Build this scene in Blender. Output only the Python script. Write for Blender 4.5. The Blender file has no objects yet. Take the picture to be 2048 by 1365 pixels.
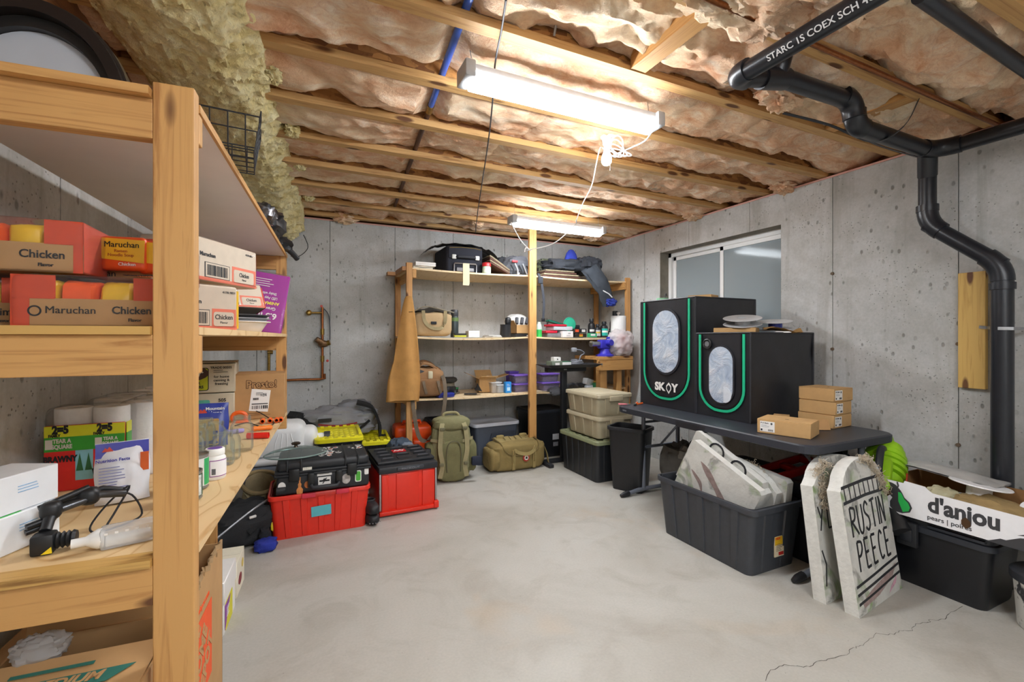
import bpy, bmesh, math, random
from mathutils import Vector, Matrix, noise, Euler

SC = bpy.context.scene
COL = SC.collection
random.seed(7)
rad = math.radians

# ------------------------------------------------------------------ camera, world, exposure
YAW = rad(24.9); EYE = 1.44; FPX = 910.0; CX = 1024.0; HZ = 676.0
cam_d = bpy.data.cameras.new('camera'); cam_d.lens = 16.0; cam_d.sensor_width = 36.0
cam_d.shift_y = -0.0032; cam_d.clip_start = 0.05
cam = bpy.data.objects.new('camera', cam_d); COL.objects.link(cam)
cam.location = (0, 0, EYE); cam.rotation_euler = (rad(90), 0, -YAW)
SC.camera = cam
w = bpy.data.worlds.new('overcast_sky'); SC.world = w; w.use_nodes = True
bg = w.node_tree.nodes['Background']; bg.inputs[0].default_value = (0.72, 0.82, 0.95, 1); bg.inputs[1].default_value = 1.2
SC.view_settings.view_transform = 'Standard'; SC.view_settings.look = 'None'
SC.view_settings.exposure = 0.48; SC.view_settings.gamma = 1.0; SC.view_settings.use_curve_mapping = False
SC.cycles.max_bounces = 10; SC.cycles.diffuse_bounces = 6; SC.cycles.transparent_max_bounces = 16
SC.cycles.transmission_bounces = 8; SC.cycles.caustics_reflective = False; SC.cycles.caustics_refractive = False
SC.cycles.sample_clamp_indirect = 4.0; SC.cycles.use_denoising = True
LED_W = 19.0          # strength of each four-foot tube

# a pixel of the 2048 x 1365 photograph -> a point of the room (used to measure positions)
_s, _c = math.sin(YAW), math.cos(YAW)
def ray(u, v):
    a, b = (u - CX) / FPX, (HZ - v) / FPX
    return Vector((_s + a * _c, _c - a * _s, b))
def at_z(u, v, z): r = ray(u, v); t = (z - EYE) / r.z; return Vector((r.x * t, r.y * t, z))
def at_y(u, v, y): r = ray(u, v); t = y / r.y; return Vector((r.x * t, y, EYE + r.z * t))
def at_x(u, v, x): r = ray(u, v); t = x / r.x; return Vector((x, r.y * t, EYE + r.z * t))
def at_d(u, v, d): r = ray(u, v); return Vector((r.x * d, r.y * d, EYE + r.z * d))
# the frame of the left shelf: origin at the foot of its near post, y along the shelf
LA = rad(3.7); LO = Vector((-0.218, 1.235, 0))
def LF(x, y, z=0.0):
    return Vector((LO.x + x * math.cos(LA) + y * math.sin(LA), LO.y - x * math.sin(LA) + y * math.cos(LA), z))

# ------------------------------------------------------------------ materials
def lin(h):
    h = h.lstrip('#'); o = []
    for i in (0, 2, 4):
        c = int(h[i:i + 2], 16) / 255
        o.append(c / 12.92 if c <= 0.04045 else ((c + 0.055) / 1.055) ** 2.4)
    return (*o, 1.0)
MATS = {}
class NT:
    def __init__(s, name):
        s.m = bpy.data.materials.new(name); s.m.use_nodes = True; s.t = s.m.node_tree
        s.b = s.t.nodes['Principled BSDF']; s.co = s.t.nodes.new('ShaderNodeTexCoord')
    def n(s, typ, **kw):
        x = s.t.nodes.new(typ)
        for k, v in kw.items(): setattr(x, k, v)
        return x
    def l(s, a, b): s.t.links.new(a, b)
    def coords(s, scale=(1, 1, 1), out='Object'):
        mp = s.n('ShaderNodeMapping'); mp.inputs['Scale'].default_value = scale
        s.l(s.co.outputs[out], mp.inputs['Vector']); return mp.outputs[0]
    def noise(s, scale, detail=4, rough=.55, dist=0, vec=None):
        x = s.n('ShaderNodeTexNoise'); x.inputs['Scale'].default_value = scale; x.inputs['Detail'].default_value = detail
        x.inputs['Roughness'].default_value = rough; x.inputs['Distortion'].default_value = dist
        s.l(vec if vec is not None else s.co.outputs['Object'], x.inputs['Vector']); return x.outputs['Fac']
    def voro(s, scale, feature='F1', out='Distance', vec=None, rnd=1):
        x = s.n('ShaderNodeTexVoronoi', feature=feature); x.inputs['Scale'].default_value = scale
        x.inputs['Randomness'].default_value = rnd
        s.l(vec if vec is not None else s.co.outputs['Object'], x.inputs['Vector']); return x.outputs[out]
    def ramp(s, fac, stops, interp='LINEAR'):
        x = s.n('ShaderNodeValToRGB'); x.color_ramp.interpolation = interp
        while len(x.color_ramp.elements) < len(stops): x.color_ramp.elements.new(.5)
        for e, (p, c) in zip(x.color_ramp.elements, stops):
            e.position = p; e.color = lin(c) if isinstance(c, str) else (c, c, c, 1)
        s.l(fac, x.inputs[0]); return x.outputs[0]
    def mix(s, fac, a, b, mode='MIX'):
        x = s.n('ShaderNodeMix', data_type='RGBA', blend_type=mode)
        for i, v in ((0, fac), (6, a), (7, b)):
            if isinstance(v, (int, float)): x.inputs[i].default_value = v if i == 0 else (v, v, v, 1)
            elif isinstance(v, str): x.inputs[i].default_value = lin(v)
            else: s.l(v, x.inputs[i])
        return x.outputs[2]
    def math(s, op, a, b=0.0):
        x = s.n('ShaderNodeMath', operation=op)
        for i, v in enumerate((a, b)):
            if isinstance(v, (int, float)): x.inputs[i].default_value = v
            else: s.l(v, x.inputs[i])
        return x.outputs[0]
    def bump(s, h, strength=.3, dist=.01):
        x = s.n('ShaderNodeBump'); x.inputs['Strength'].default_value = strength; x.inputs['Distance'].default_value = dist
        s.l(h, x.inputs['Height']); s.l(x.outputs[0], s.b.inputs['Normal'])
    def done(s, col=None, rough=.6, metal=0, **kw):
        if col is not None:
            if isinstance(col, str): s.b.inputs['Base Color'].default_value = lin(col)
            else: s.l(col, s.b.inputs['Base Color'])
        if isinstance(rough, (int, float)): s.b.inputs['Roughness'].default_value = rough
        else: s.l(rough, s.b.inputs['Roughness'])
        s.b.inputs['Metallic'].default_value = metal
        for k, v in kw.items(): s.b.inputs[k].default_value = v
        return s.m

def M(col, rough=.5, metal=0.0, var=.08, scale=30.0, bump=0.0, bscale=120.0, kind='plain', **kw):
    """a simple procedural surface: base colour with slight mottling and fine relief"""
    key = (col, rough, metal, var, scale, bump, bscale, kind, tuple(sorted(kw.items())))
    if key in MATS: return MATS[key]
    t = NT('surface_' + col.lstrip('#'))
    if var:
        f = t.noise(scale, 3)
        dk = t.mix(1.0, col, 1 - var, 'MULTIPLY'); c = t.mix(t.ramp(f, [(.35, 0.0), (.65, 1.0)]), dk, col)
    else: c = col
    if bump: t.bump(t.noise(bscale, 3), bump, .004)
    MATS[key] = t.done(c, rough, metal, **kw); return MATS[key]

def fabric(col, rough=.9, var=.25):
    key = ('fabric', col, var)
    if key in MATS: return MATS[key]
    t = NT('fabric_' + col.lstrip('#'))
    f = t.noise(9, 4); g = t.noise(260, 2)
    c = t.mix(t.ramp(f, [(.3, 0.0), (.7, 1.0)]), t.mix(1.0, col, 1 - var, 'MULTIPLY'), col)
    t.bump(t.mix(.4, t.noise(34, 3), g), .5, .01)
    MATS[key] = t.done(c, rough); return MATS[key]

def wood(axis, col='#c69558', dark='#9f6c38', knot='#5f3a1c', seed=0):
    key = ('wood', axis, col, dark)
    if key in MATS: return MATS[key]
    t = NT('pine_' + axis)
    lo, hi = 1.2, 26
    sc = {'x': (lo, hi, hi), 'y': (hi, lo, hi), 'z': (hi, hi, lo)}[axis]
    rnd = t.n('ShaderNodeObjectInfo').outputs['Random']
    off = t.n('ShaderNodeVectorMath', operation='ADD'); cb = t.n('ShaderNodeCombineXYZ')
    for i in range(3): t.l(t.math('MULTIPLY', rnd, 7.3 + i * 3), cb.inputs[i])
    t.l(t.co.outputs['Object'], off.inputs[0]); t.l(cb.outputs[0], off.inputs[1])
    mp = t.n('ShaderNodeMapping'); mp.inputs['Scale'].default_value = sc; t.l(off.outputs[0], mp.inputs[0])
    g = t.noise(1.6, 5, .6, 1.2, mp.outputs[0])
    c = t.ramp(g, [(.3, dark), (.5, col), (.72, col)])
    ks = {'x': (3.2, 11, 11), 'y': (11, 3.2, 11), 'z': (11, 11, 3.2)}[axis]
    mk = t.n('ShaderNodeMapping'); mk.inputs['Scale'].default_value = ks; t.l(off.outputs[0], mk.inputs[0])
    kd = t.voro(1.0, vec=mk.outputs[0])
    c = t.mix(t.ramp(kd, [(.13, 1.0), (.21, 0.0)]), c, knot)
    blot = t.noise(3.0, 3, vec=off.outputs[0]); c = t.mix(t.ramp(blot, [(.55, 0.0), (.75, .35)]), c, dark)
    t.bump(g, .12, .003)
    MATS[key] = t.done(c, .62); return MATS[key]

def concrete_wall():
    t = NT('poured_concrete')
    p = t.n('ShaderNodeNewGeometry').outputs['Position']
    rnd = t.n('ShaderNodeObjectInfo').outputs['Random']
    big = t.noise(1.1, 5, .6, .6, p); mid = t.noise(5.5, 5, .65, 0, p); fine = t.noise(60, 3, .6, 0, p)
    c = t.ramp(big, [(.3, '#adaeac'), (.5, '#bfc0bf'), (.7, '#cacbcb')])
    c = t.mix(t.ramp(mid, [(.42, .0), (.75, .5)]), c, '#98978f')
    c = t.mix(.12, c, t.ramp(fine, [(.3, 0.3), (.7, .9)]), 'OVERLAY')
    mpv = t.n('ShaderNodeMapping'); mpv.inputs['Scale'].default_value = (1, 1, .6); t.l(p, mpv.inputs[0])
    pits = t.voro(17, vec=mpv.outputs[0]); mask = t.ramp(t.noise(2.6, 3, .6, 0, p), [(.42, 0.0), (.56, 1.0)])
    small = t.voro(46, vec=p)
    pm = t.math('MULTIPLY', t.ramp(pits, [(.10, 1.0), (.19, 0.0)]), mask)
    sm = t.math('MULTIPLY', t.ramp(small, [(.10, 1.0), (.2, 0.0)]), t.ramp(t.noise(3.6, 2, .5, 0, p), [(.5, 0.0), (.6, 1.0)]))
    allp = t.math('MAXIMUM', pm, sm)
    c = t.mix(t.math('MULTIPLY', allp, .7), c, '#6d6b64')
    mps = t.n('ShaderNodeMapping'); mps.inputs['Scale'].default_value = (3.2, 3.2, .28); t.l(p, mps.inputs[0])
    c = t.mix(t.ramp(t.noise(1.5, 5, .65, .5, mps.outputs[0]), [(.52, 0.0), (.68, .5)]), c, '#8f8d84')
    tone = t.math('ADD', t.math('MULTIPLY', rnd, .16), .90)
    c = t.mix(1.0, c, tone, 'MULTIPLY')
    h = t.math('SUBTRACT', t.math('MULTIPLY', mid, .5), t.math('MULTIPLY', allp, 1.0))
    t.bump(h, .55, .012)
    return t.done(c, .82)
def concrete_floor():
    t = NT('slab_concrete')
    p = t.n('ShaderNodeNewGeometry').outputs['Position']
    a = t.noise(.8, 4, .55, 1.0, p); b = t.noise(3.2, 5, .62, .8, p); f = t.noise(80, 3, .5, 0, p)
    c = t.ramp(a, [(.3, '#a19c92'), (.5, '#b0ada5'), (.7, '#bab8b2')])
    c = t.mix(t.ramp(b, [(.5, 0.0), (.75, .55)]), c, '#968f83')
    st = t.noise(1.5, 3, .6, .5, p); c = t.mix(t.ramp(st, [(.6, 0.0), (.74, .4)]), c, '#b39a78')
    c = t.mix(.06, c, t.ramp(f, [(.3, .2), (.7, .9)]), 'OVERLAY')
    sp = t.voro(13, vec=p); c = t.mix(t.ramp(sp, [(.018, .8), (.028, 0.0)]), c, '#57514a')
    t.bump(b, .06, .01)
    return t.done(c, t.ramp(b, [(.3, .42), (.7, .6)]))
def insulation():
    t = NT('fibreglass_wool')
    p = t.n('ShaderNodeNewGeometry').outputs['Position']
    mp = t.n('ShaderNodeMapping'); mp.inputs['Scale'].default_value = (1, 1.8, 2.4); t.l(p, mp.inputs[0])
    a = t.noise(4.2, 6, .62, 1.2, mp.outputs[0]); b = t.noise(17, 6, .7, 1.6, mp.outputs[0]); d = t.noise(1.6, 3, .5, .4, p)
    c = t.ramp(a, [(.26, '#cc8a64'), (.40, '#e8b68f'), (.54, '#f3d2b0'), (.72, '#fbeddb')])
    c = t.mix(t.ramp(b, [(.36, .42), (.56, 0.0)]), c, '#c98f70')
    c = t.mix(t.ramp(d, [(.5, 0.0), (.68, .5)]), c, '#efdfba')
    g = t.noise(2.3, 2, .5, 0, p); g2 = t.noise(14, 4, .7, 0, p)
    c = t.mix(t.math('MULTIPLY', t.ramp(g, [(.66, 0.0), (.72, .6)]), t.ramp(g2, [(.45, 0.0), (.6, 1.0)])), c, '#77716b')
    t.bump(t.mix(.5, b, t.noise(70, 5, .7, .8, p)), .6, .03)
    return t.done(c, .95)
def osb():
    t = NT('strand_board')
    p = t.n('ShaderNodeNewGeometry').outputs['Position']
    mp = t.n('ShaderNodeMapping'); mp.inputs['Scale'].default_value = (14, 14, 40); mp.inputs['Rotation'].default_value = (.4, .5, .3); t.l(p, mp.inputs[0])
    v = t.voro(1.0, out='Color', vec=mp.outputs[0])
    g = t.noise(40, 3, .6, 0, p)
    c = t.mix(t.ramp(v, [(.2, 0.0), (.8, 1.0)]), '#7d4f2a', '#bf8a4e'); c = t.mix(t.ramp(g, [(.55, 0.0), (.8, .6)]), c, '#5a351b')
    t.bump(g, .3, .004)
    return t.done(c, .75)
def foam():
    t = NT('spray_foam')
    p = t.n('ShaderNodeNewGeometry').outputs['Position']
    a = t.noise(9, 6, .65, .6, p); b = t.noise(46, 5, .7, .4, p)
    c = t.ramp(a, [(.3, '#dac583'), (.43, '#f5e3a4'), (.6, '#fcf0c0'), (.8, '#fef9da')])
    c = t.mix(t.ramp(b, [(.30, .5), (.46, 0.0)]), c, '#9d8a4a')
    t.bump(t.mix(.5, a, b), 1.0, .03)
    return t.done(c, .8)
def ply(col='#dcbd8d', dark='#b98c55'):
    key = ('ply', col)
    if key in MATS: return MATS[key]
    t = NT('plywood_face')
    mp = t.coords((2.2, .8, 2.2)); a = t.noise(1.6, 2, .4, 1.2, mp)
    rings = t.math('FRACT', t.math('MULTIPLY', a, 9.0))
    c = t.mix(t.ramp(rings, [(.0, .75), (.1, .2), (.3, 0.0), (.9, .05), (1.0, .75)]), col, dark)
    c = t.mix(t.ramp(t.noise(2.1, 3), [(.5, 0.0), (.8, .35)]), c, dark)
    MATS[key] = t.done(c, .6); return MATS[key]
def glass(col='#f4faf8', rough=.02, thin=True, name='clear_glass', alpha=.22):
    key = ('glass', col, rough, alpha)
    if key in MATS: return MATS[key]
    t = NT(name); b = t.b
    # thin-walled glass: mostly see-through with sharp reflections
    tr = t.n('ShaderNodeBsdfTransparent'); tr.inputs[0].default_value = lin(col)
    gl = t.n('ShaderNodeBsdfGlossy'); gl.inputs['Roughness'].default_value = rough
    df = t.n('ShaderNodeBsdfDiffuse'); df.inputs[0].default_value = lin(col)
    lw = t.n('ShaderNodeLayerWeight'); lw.inputs['Blend'].default_value = .22
    m1 = t.n('ShaderNodeMixShader'); m1.inputs[0].default_value = alpha; t.l(tr.outputs[0], m1.inputs[1]); t.l(df.outputs[0], m1.inputs[2])
    m2 = t.n('ShaderNodeMixShader'); t.l(t.math('MULTIPLY', lw.outputs['Fresnel'], .5), m2.inputs[0]); t.l(m1.outputs[0], m2.inputs[1]); t.l(gl.outputs[0], m2.inputs[2])
    t.l(m2.outputs[0], t.t.nodes['Material Output'].inputs[0])
    MATS[key] = t.m; return t.m
def emit(col, strength):
    t = NT('lit_surface'); return t.done(col, .5, 0, **{'Emission Color': lin(col), 'Emission Strength': strength})

CONC = concrete_wall(); SLAB = concrete_floor(); WOOL = insulation(); OSB = osb(); FOAM = foam()
WX, WY, WZ = wood('x'), wood('y'), wood('z')
JW = wood('x', '#c39a62', '#9c7040')                      # joist flanges
PLY = ply(); CARD = M('#c39c68', .8, var=.1, scale=14); CARD2 = M('#b48a5a', .8, var=.12, scale=12); CARDIN = M('#8a6840', .85)
BLACK = M('#1c1d20', .45, var=.2); BLK = M('#222428', .5, var=.15, bump=.1); DKGREY = M('#34373d', .45, var=.12, bump=.08)
WHITE = M('#eceae6', .5, var=.03); STEEL = M('#b9babd', .28, 1.0, var=.1); RED = M('#e0301f', .38, var=.06); INK = M('#16161a', .6, var=0)
COPPER = M('#a5673f', .3, 1.0, var=.25, scale=60); BRASS = M('#a08146', .35, 1.0, var=.3, scale=60)
ABS = M('#1d2027', .32, var=.15, bump=.05, bscale=60)

# ------------------------------------------------------------------ mesh building
class MB:
    def __init__(s): s.v = []; s.f = []; s.sm = []
    def add(s, vs, fs, smooth=False):
        o = len(s.v); s.v += [tuple(x) for x in vs]
        for f in fs: s.f.append(tuple(i + o for i in f)); s.sm.append(smooth)
        return s
    def box(s, a, b, rot=None, piv=None):
        x0, y0, z0 = a; x1, y1, z1 = b
        vs = [Vector(p) for p in ((x0, y0, z0), (x1, y0, z0), (x1, y1, z0), (x0, y1, z0), (x0, y0, z1), (x1, y0, z1), (x1, y1, z1), (x0, y1, z1))]
        if rot is not None:
            p = Vector(piv) if piv is not None else (Vector(a) + Vector(b)) / 2
            R = Euler(rot).to_matrix(); vs = [R @ (q - p) + p for q in vs]
        return s.add(vs, [(0, 3, 2, 1), (4, 5, 6, 7), (0, 1, 5, 4), (1, 2, 6, 5), (2, 3, 7, 6), (3, 0, 4, 7)])
    def cbox(s, c, d, rot=None):
        return s.box([c[i] - d[i] / 2 for i in range(3)], [c[i] + d[i] / 2 for i in range(3)], rot)
    def rbox(s, a, b, r=.01, seg=2, rot=None):
        bm = bmesh.new(); bmesh.ops.create_cube(bm, size=1)
        d = [b[i] - a[i] for i in range(3)]; c = [(a[i] + b[i]) / 2 for i in range(3)]
        for q in bm.verts: q.co = Vector((q.co.x * d[0], q.co.y * d[1], q.co.z * d[2]))
        bmesh.ops.bevel(bm, geom=bm.edges[:], offset=min(r, min(d) * .49), segments=seg, profile=.5, affect='EDGES')
        R = Euler(rot).to_matrix() if rot else None
        for q in bm.verts: q.co = (R @ q.co if R else q.co) + Vector(c)
        return s.bm(bm, True)
    def bm(s, bm, smooth=True):
        bm.verts.index_update(); s.add([q.co[:] for q in bm.verts], [[q.index for q in f.verts] for f in bm.faces], smooth); bm.free(); return s
    def prism(s, poly, z0, z1, smooth=False):
        n = len(poly); vs = [(x, y, z0) for x, y in poly] + [(x, y, z1) for x, y in poly]
        return s.add(vs, [tuple(range(n - 1, -1, -1)), tuple(range(n, 2 * n))] + [(i, (i + 1) % n, n + (i + 1) % n, n + i) for i in range(n)], smooth)
    def loft(s, rings, cap=(True, True), smooth=True, close=True):
        n = len(rings[0]); vs = [p for r in rings for p in r]; fs = []
        for k in range(len(rings) - 1):
            for i in range(n if close else n - 1):
                j = (i + 1) % n; fs.append((k * n + i, k * n + j, (k + 1) * n + j, (k + 1) * n + i))
        if cap[0]: fs.append(tuple(range(n - 1, -1, -1)))
        if cap[1]: fs.append(tuple((len(rings) - 1) * n + i for i in range(n)))
        return s.add(vs, fs, smooth)
    def lathe(s, prof, c=(0, 0, 0), n=20, cap=(True, True), axis='z'):
        rings = []
        for r, z in prof:
            ring = []
            for i in range(n):
                a = 2 * math.pi * i / n; p = (r * math.cos(a), r * math.sin(a), z)
                if axis == 'y': p = (p[0], -p[2], p[1])
                elif axis == 'x': p = (p[2], p[0], p[1])
                ring.append((p[0] + c[0], p[1] + c[1], p[2] + c[2]))
            rings.append(ring)
        return s.loft(rings, cap)
    def cyl(s, p0, p1, r0, r1=None, n=12, cap=True):
        return s.tube([p0, p1], r0, n, r1, cap)
    def tube(s, pts, r, n=8, r1=None, cap=True):
        pts = [Vector(p) for p in pts]; m = len(pts); rings = []; up = None
        for i, p in enumerate(pts):
            t = (pts[min(i + 1, m - 1)] - pts[max(i - 1, 0)]).normalized()
            if up is None:
                up = Vector((0, 0, 1)) if abs(t.z) < .9 else Vector((1, 0, 0))
            a = t.cross(up).normalized(); up = a.cross(t).normalized()
            rr = r if r1 is None else r + (r1 - r) * i / max(1, m - 1)
            if isinstance(r, (list, tuple)): rr = r[i]
            rings.append([p + (a * math.cos(2 * math.pi * k / n) + up * math.sin(2 * math.pi * k / n)) * rr for k in range(n)])
        return s.loft(rings, (cap, cap))
    def strap(s, pts, w, th=.003, side=None):
        """flat band along a path; side = direction of its width"""
        pts = [Vector(p) for p in pts]; rings = []; m = len(pts)
        for i, p in enumerate(pts):
            t = (pts[min(i + 1, m - 1)] - pts[max(i - 1, 0)]).normalized()
            sd = Vector(side) if side is not None else Vector((0, 0, 1)).cross(t)
            sd = (sd - t * sd.dot(t)).normalized(); nn = t.cross(sd)
            rings.append([p + sd * w / 2 + nn * th / 2, p - sd * w / 2 + nn * th / 2, p - sd * w / 2 - nn * th / 2, p + sd * w / 2 - nn * th / 2])
        return s.loft(rings, (True, True), False)
    def grid(s, fn, nu, nv, smooth=True):
        vs = [fn(i / nu, j / nv) for j in range(nv + 1) for i in range(nu + 1)]
        return s.add(vs, [(j * (nu + 1) + i, j * (nu + 1) + i + 1, (j + 1) * (nu + 1) + i + 1, (j + 1) * (nu + 1) + i) for j in range(nv) for i in range(nu)], smooth)
    def blob(s, c, d, amp=.12, fq=3.0, seed=0, n=(28, 18), e=.55, flat=None, fold=0.0, rot=0):
        """soft lumpy body: a noisy superellipsoid (bags, heaps of cloth); flat = height below which it is cut level"""
        nu, nv = n; rings = []
        sg = lambda q, p: math.copysign(abs(q) ** p, q)
        cr, sr = math.cos(rot), math.sin(rot)
        for j in range(nv + 1):
            ph = -math.pi / 2 + math.pi * j / nv; ring = []
            for i in range(nu):
                th = 2 * math.pi * i / nu
                p = Vector((sg(math.cos(ph), e) * sg(math.cos(th), e), sg(math.cos(ph), e) * sg(math.sin(th), e), sg(math.sin(ph), e)))
                k = 1 + amp * noise.fractal(p * fq + Vector((seed * 3.7, seed * 1.3, seed)), .9, 2.1, 3)
                if fold: k += fold * abs(noise.noise(p * fq * 2.3 + Vector((seed, 0, 5)))) - fold * .3
                q = Vector((p.x * d[0] / 2 * k, p.y * d[1] / 2 * k, p.z * d[2] / 2 * k))
                q = Vector((q.x * cr - q.y * sr + c[0], q.x * sr + q.y * cr + c[1], q.z + c[2]))
                if flat is not None and q.z < flat: q.z = flat
                ring.append(q)
            rings.append(ring)
        return s.loft(rings, (True, True))
    def build(s, name, mat, parent=None, loc=(0, 0, 0), rot=(0, 0, 0), bevel=0, sub=0):
        me = bpy.data.meshes.new(name); me.from_pydata(s.v, [], s.f)
        me.polygons.foreach_set('use_smooth', s.sm); me.update()
        if any(s.sm): me.set_sharp_from_angle(angle=rad(42))
        if mat is not None: me.materials.append(mat)
        o = bpy.data.objects.new(name, me); COL.objects.link(o)
        o.location = loc; o.rotation_euler = rot
        if parent is not None: o.parent = parent
        if any(s.sm) and not all(s.sm) or bevel:
            pass
        if bevel:
            b = o.modifiers.new('bevel', 'BEVEL'); b.width = bevel; b.segments = 2; b.limit_method = 'ANGLE'; b.angle_limit = rad(40)
        if sub:
            b = o.modifiers.new('sub', 'SUBSURF'); b.levels = sub; b.render_levels = sub
        return o
def tag(o, label, cat, group=None):
    o['label'] = label; o['category'] = cat
    if group: o['group'] = group
    return o
def thing(name, label, cat, loc=(0, 0, 0), rz=0.0, group=None, rot=None):
    o = bpy.data.objects.new(name, None); COL.objects.link(o); o.empty_display_size = .05
    o.location = loc; o.rotation_euler = rot if rot else (0, 0, rz); return tag(o, label, cat, group)
def struct(o): o['kind'] = 'structure'; return o
def dup(o, loc, rz=None, label=None, rot=None):
    def cp(q, par):
        c = q.copy(); COL.objects.link(c); c.parent = par
        for ch in [k for k in q.children]: cp(ch, c)
        return c
    c = cp(o, None); c.location = loc
    if rz is not None: c.rotation_euler = (0, 0, rz)
    if rot is not None: c.rotation_euler = rot
    if label: c['label'] = label
    return c
_txt = {}
def text(s, size, mat, parent, loc, rot=(rad(90), 0, 0), name='lettering', bold=0.0, sx=1.0, shear=0, ext=.0006, align='CENTER', sp=1.0):
    cu = bpy.data.curves.new('t', 'FONT'); cu.body = s; cu.size = size; cu.align_x = align; cu.align_y = 'CENTER'
    cu.extrude = ext; cu.offset = bold * size; cu.shear = shear; cu.resolution_u = 3; cu.space_character = sp
    to = bpy.data.objects.new('t', cu); COL.objects.link(to)
    dg = bpy.context.evaluated_depsgraph_get(); me = bpy.data.meshes.new_from_object(to.evaluated_get(dg))
    bpy.data.objects.remove(to); bpy.data.curves.remove(cu)
    for q in me.vertices: q.co.x *= sx
    me.materials.clear(); me.materials.append(mat); me.name = name
    o = bpy.data.objects.new(name, me); COL.objects.link(o); o.parent = parent; o.location = loc; o.rotation_euler = rot
    return on_panel(o, parent)
def sub(child, part):
    """hang a piece on a part of its thing, keeping the thing's own coordinates"""
    child.parent = part; child.matrix_parent_inverse = part.matrix_basis.inverted(); return child
_face = {}                           # the last printed panel of each thing: lettering becomes its sub-part
PANELS = ('label', 'panel', 'plate', 'band', 'square', 'banner', 'oval', 'ground', 'border', 'window', 'print', 'badge', 'patch')
def on_panel(o, parent):
    p = _face.get(parent.name) if parent is not None else None
    return sub(o, p) if p is not None else o
FR = (rad(90), 0, 0)                 # lettering facing -y
LEFT = (rad(90), 0, rad(-90))        # lettering facing -x
TOPR = (0, 0, 0)
def decal(parent, poly, mat, loc, rot=FR, name='label', th=.0012):
    """a flat printed shape with real thickness; poly in the plane of the face"""
    o = MB().prism(poly, 0, th).build(name, mat, parent, loc, rot)
    if parent is not None and any(name.endswith(k) for k in PANELS): _face[parent.name] = o
    return o
def rect(w, h, cx=0, cy=0): return [(cx - w / 2, cy - h / 2), (cx + w / 2, cy - h / 2), (cx + w / 2, cy + h / 2), (cx - w / 2, cy + h / 2)]
def ell(w, h, n=20, cx=0, cy=0): return [(cx + w / 2 * math.cos(2 * math.pi * i / n), cy + h / 2 * math.sin(2 * math.pi * i / n)) for i in range(n)]
def rrect(w, h, r, n=4):
    o = []
    for cx, cy, a in ((w / 2 - r, -h / 2 + r, -90), (w / 2 - r, h / 2 - r, 0), (-w / 2 + r, h / 2 - r, 90), (-w / 2 + r, -h / 2 + r, 180)):
        for i in range(n + 1): t = rad(a + 90 * i / n); o.append((cx + r * math.cos(t), cy + r * math.sin(t)))
    return o
def bars(parent, w, h, loc, rot=FR, n=14, mat=None, seed=1):
    """a printed bar code strip as one flat part"""
    r = random.Random(seed); m = MB(); x = -w / 2
    for i in range(n):
        bw = w / n * r.uniform(.25, .75); m.prism(rect(bw, h, x + bw / 2, 0), 0, .0012); x += w / n
    return on_panel(m.build('barcode', mat or INK, parent, loc, rot), parent)
def lines(parent, w, h, n, loc, rot=FR, mat=None, seed=1, th=.25, name='small_print'):
    r = random.Random(seed); m = MB()
    for i in range(n):
        ww = w * r.uniform(.55, 1); y = h / 2 - h * (i + .5) / n; m.prism(rect(ww, h / n * th, -w / 2 + ww / 2, y), 0, .0012)
    return on_panel(m.build(name, mat or INK, parent, loc, rot), parent)

# ------------------------------------------------------------------ the room
XR, YB, ZC = 3.84, 5.35, 2.74
def wall_panels(parent, cuts, u0, u1, z0, z1, make, hole=None, gap=.005):
    """poured-concrete form panels with recessed joints; make(u0,u1,z0,z1) -> MB box"""
    edges = [u0] + [c for c in cuts if u0 < c < u1] + [u1]
    for a, b in zip(edges, edges[1:]):
        a2, b2 = a + gap / 2, b - gap / 2
        pieces = []
        if hole and a < hole[1] and b > hole[0]:
            h0, h1, hz0, hz1 = hole
            pieces = [(a2, b2, z0, hz0), (a2, b2, hz1, z1)]
            if a2 < h0: pieces.append((a2, h0, hz0, hz1))
            if b2 > h1: pieces.append((h1, b2, hz0, hz1))
        else: pieces = [(a2, b2, z0, z1)]
        m = MB()
        for p in pieces: m.box(*make(*p))
        m.build('panel', CONC, parent)
floor = struct(MB().box((-1.6, -2.2, -.15), (4.4, 5.7, 0)).build('floor', SLAB))
wb = struct(MB().box((-1.3, YB + .03, 0), (4.05, YB + .25, ZC - .02)).build('wall_back', M('#7d7b75', .9)))
wall_panels(wb, [-.41, .29, .99, 1.69, 2.38, 3.08, 3.78], -1.3, XR + .02, 0, ZC - .02, lambda a, b, c, d: ((a, YB, c), (b, YB + .06, d)))
WIN = (2.64, 4.13, 1.22, 2.44)
wr = bpy.data.objects.new('wall_right', None); COL.objects.link(wr); struct(wr)
seams = [-1.53, -.79, -.04, .702, 1.447, 2.211, 2.95, 3.69, 4.40, 5.0]
core = MB()
for a, b, c, d in ((-2.2, WIN[0], 0, ZC - .02), (WIN[1], YB + .05, 0, ZC - .02), (WIN[0], WIN[1], 0, WIN[2]), (WIN[0], WIN[1], WIN[3], ZC - .02)):
    core.box((XR + .03, a, c), (XR + .25, b, d))
core.build('core', M('#7d7b75', .9), wr)
wall_panels(wr, seams, -2.2, YB, 0, ZC - .02, lambda a, b, c, d: ((XR, a, c), (XR + .06, b, d)), WIN)
# rusted tie stubs along two seams
for y, zs in ((2.211, (.62, 1.35, 1.95)), (1.447, (.75, 1.4, 2.1))):
    for z in zs:
        m = MB(); m.cyl((XR - .012, y, z), (XR + .03, y, z), .012, .016, 8); m.build('tie_stub', M('#6b5a4a', .9), wr)
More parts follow.
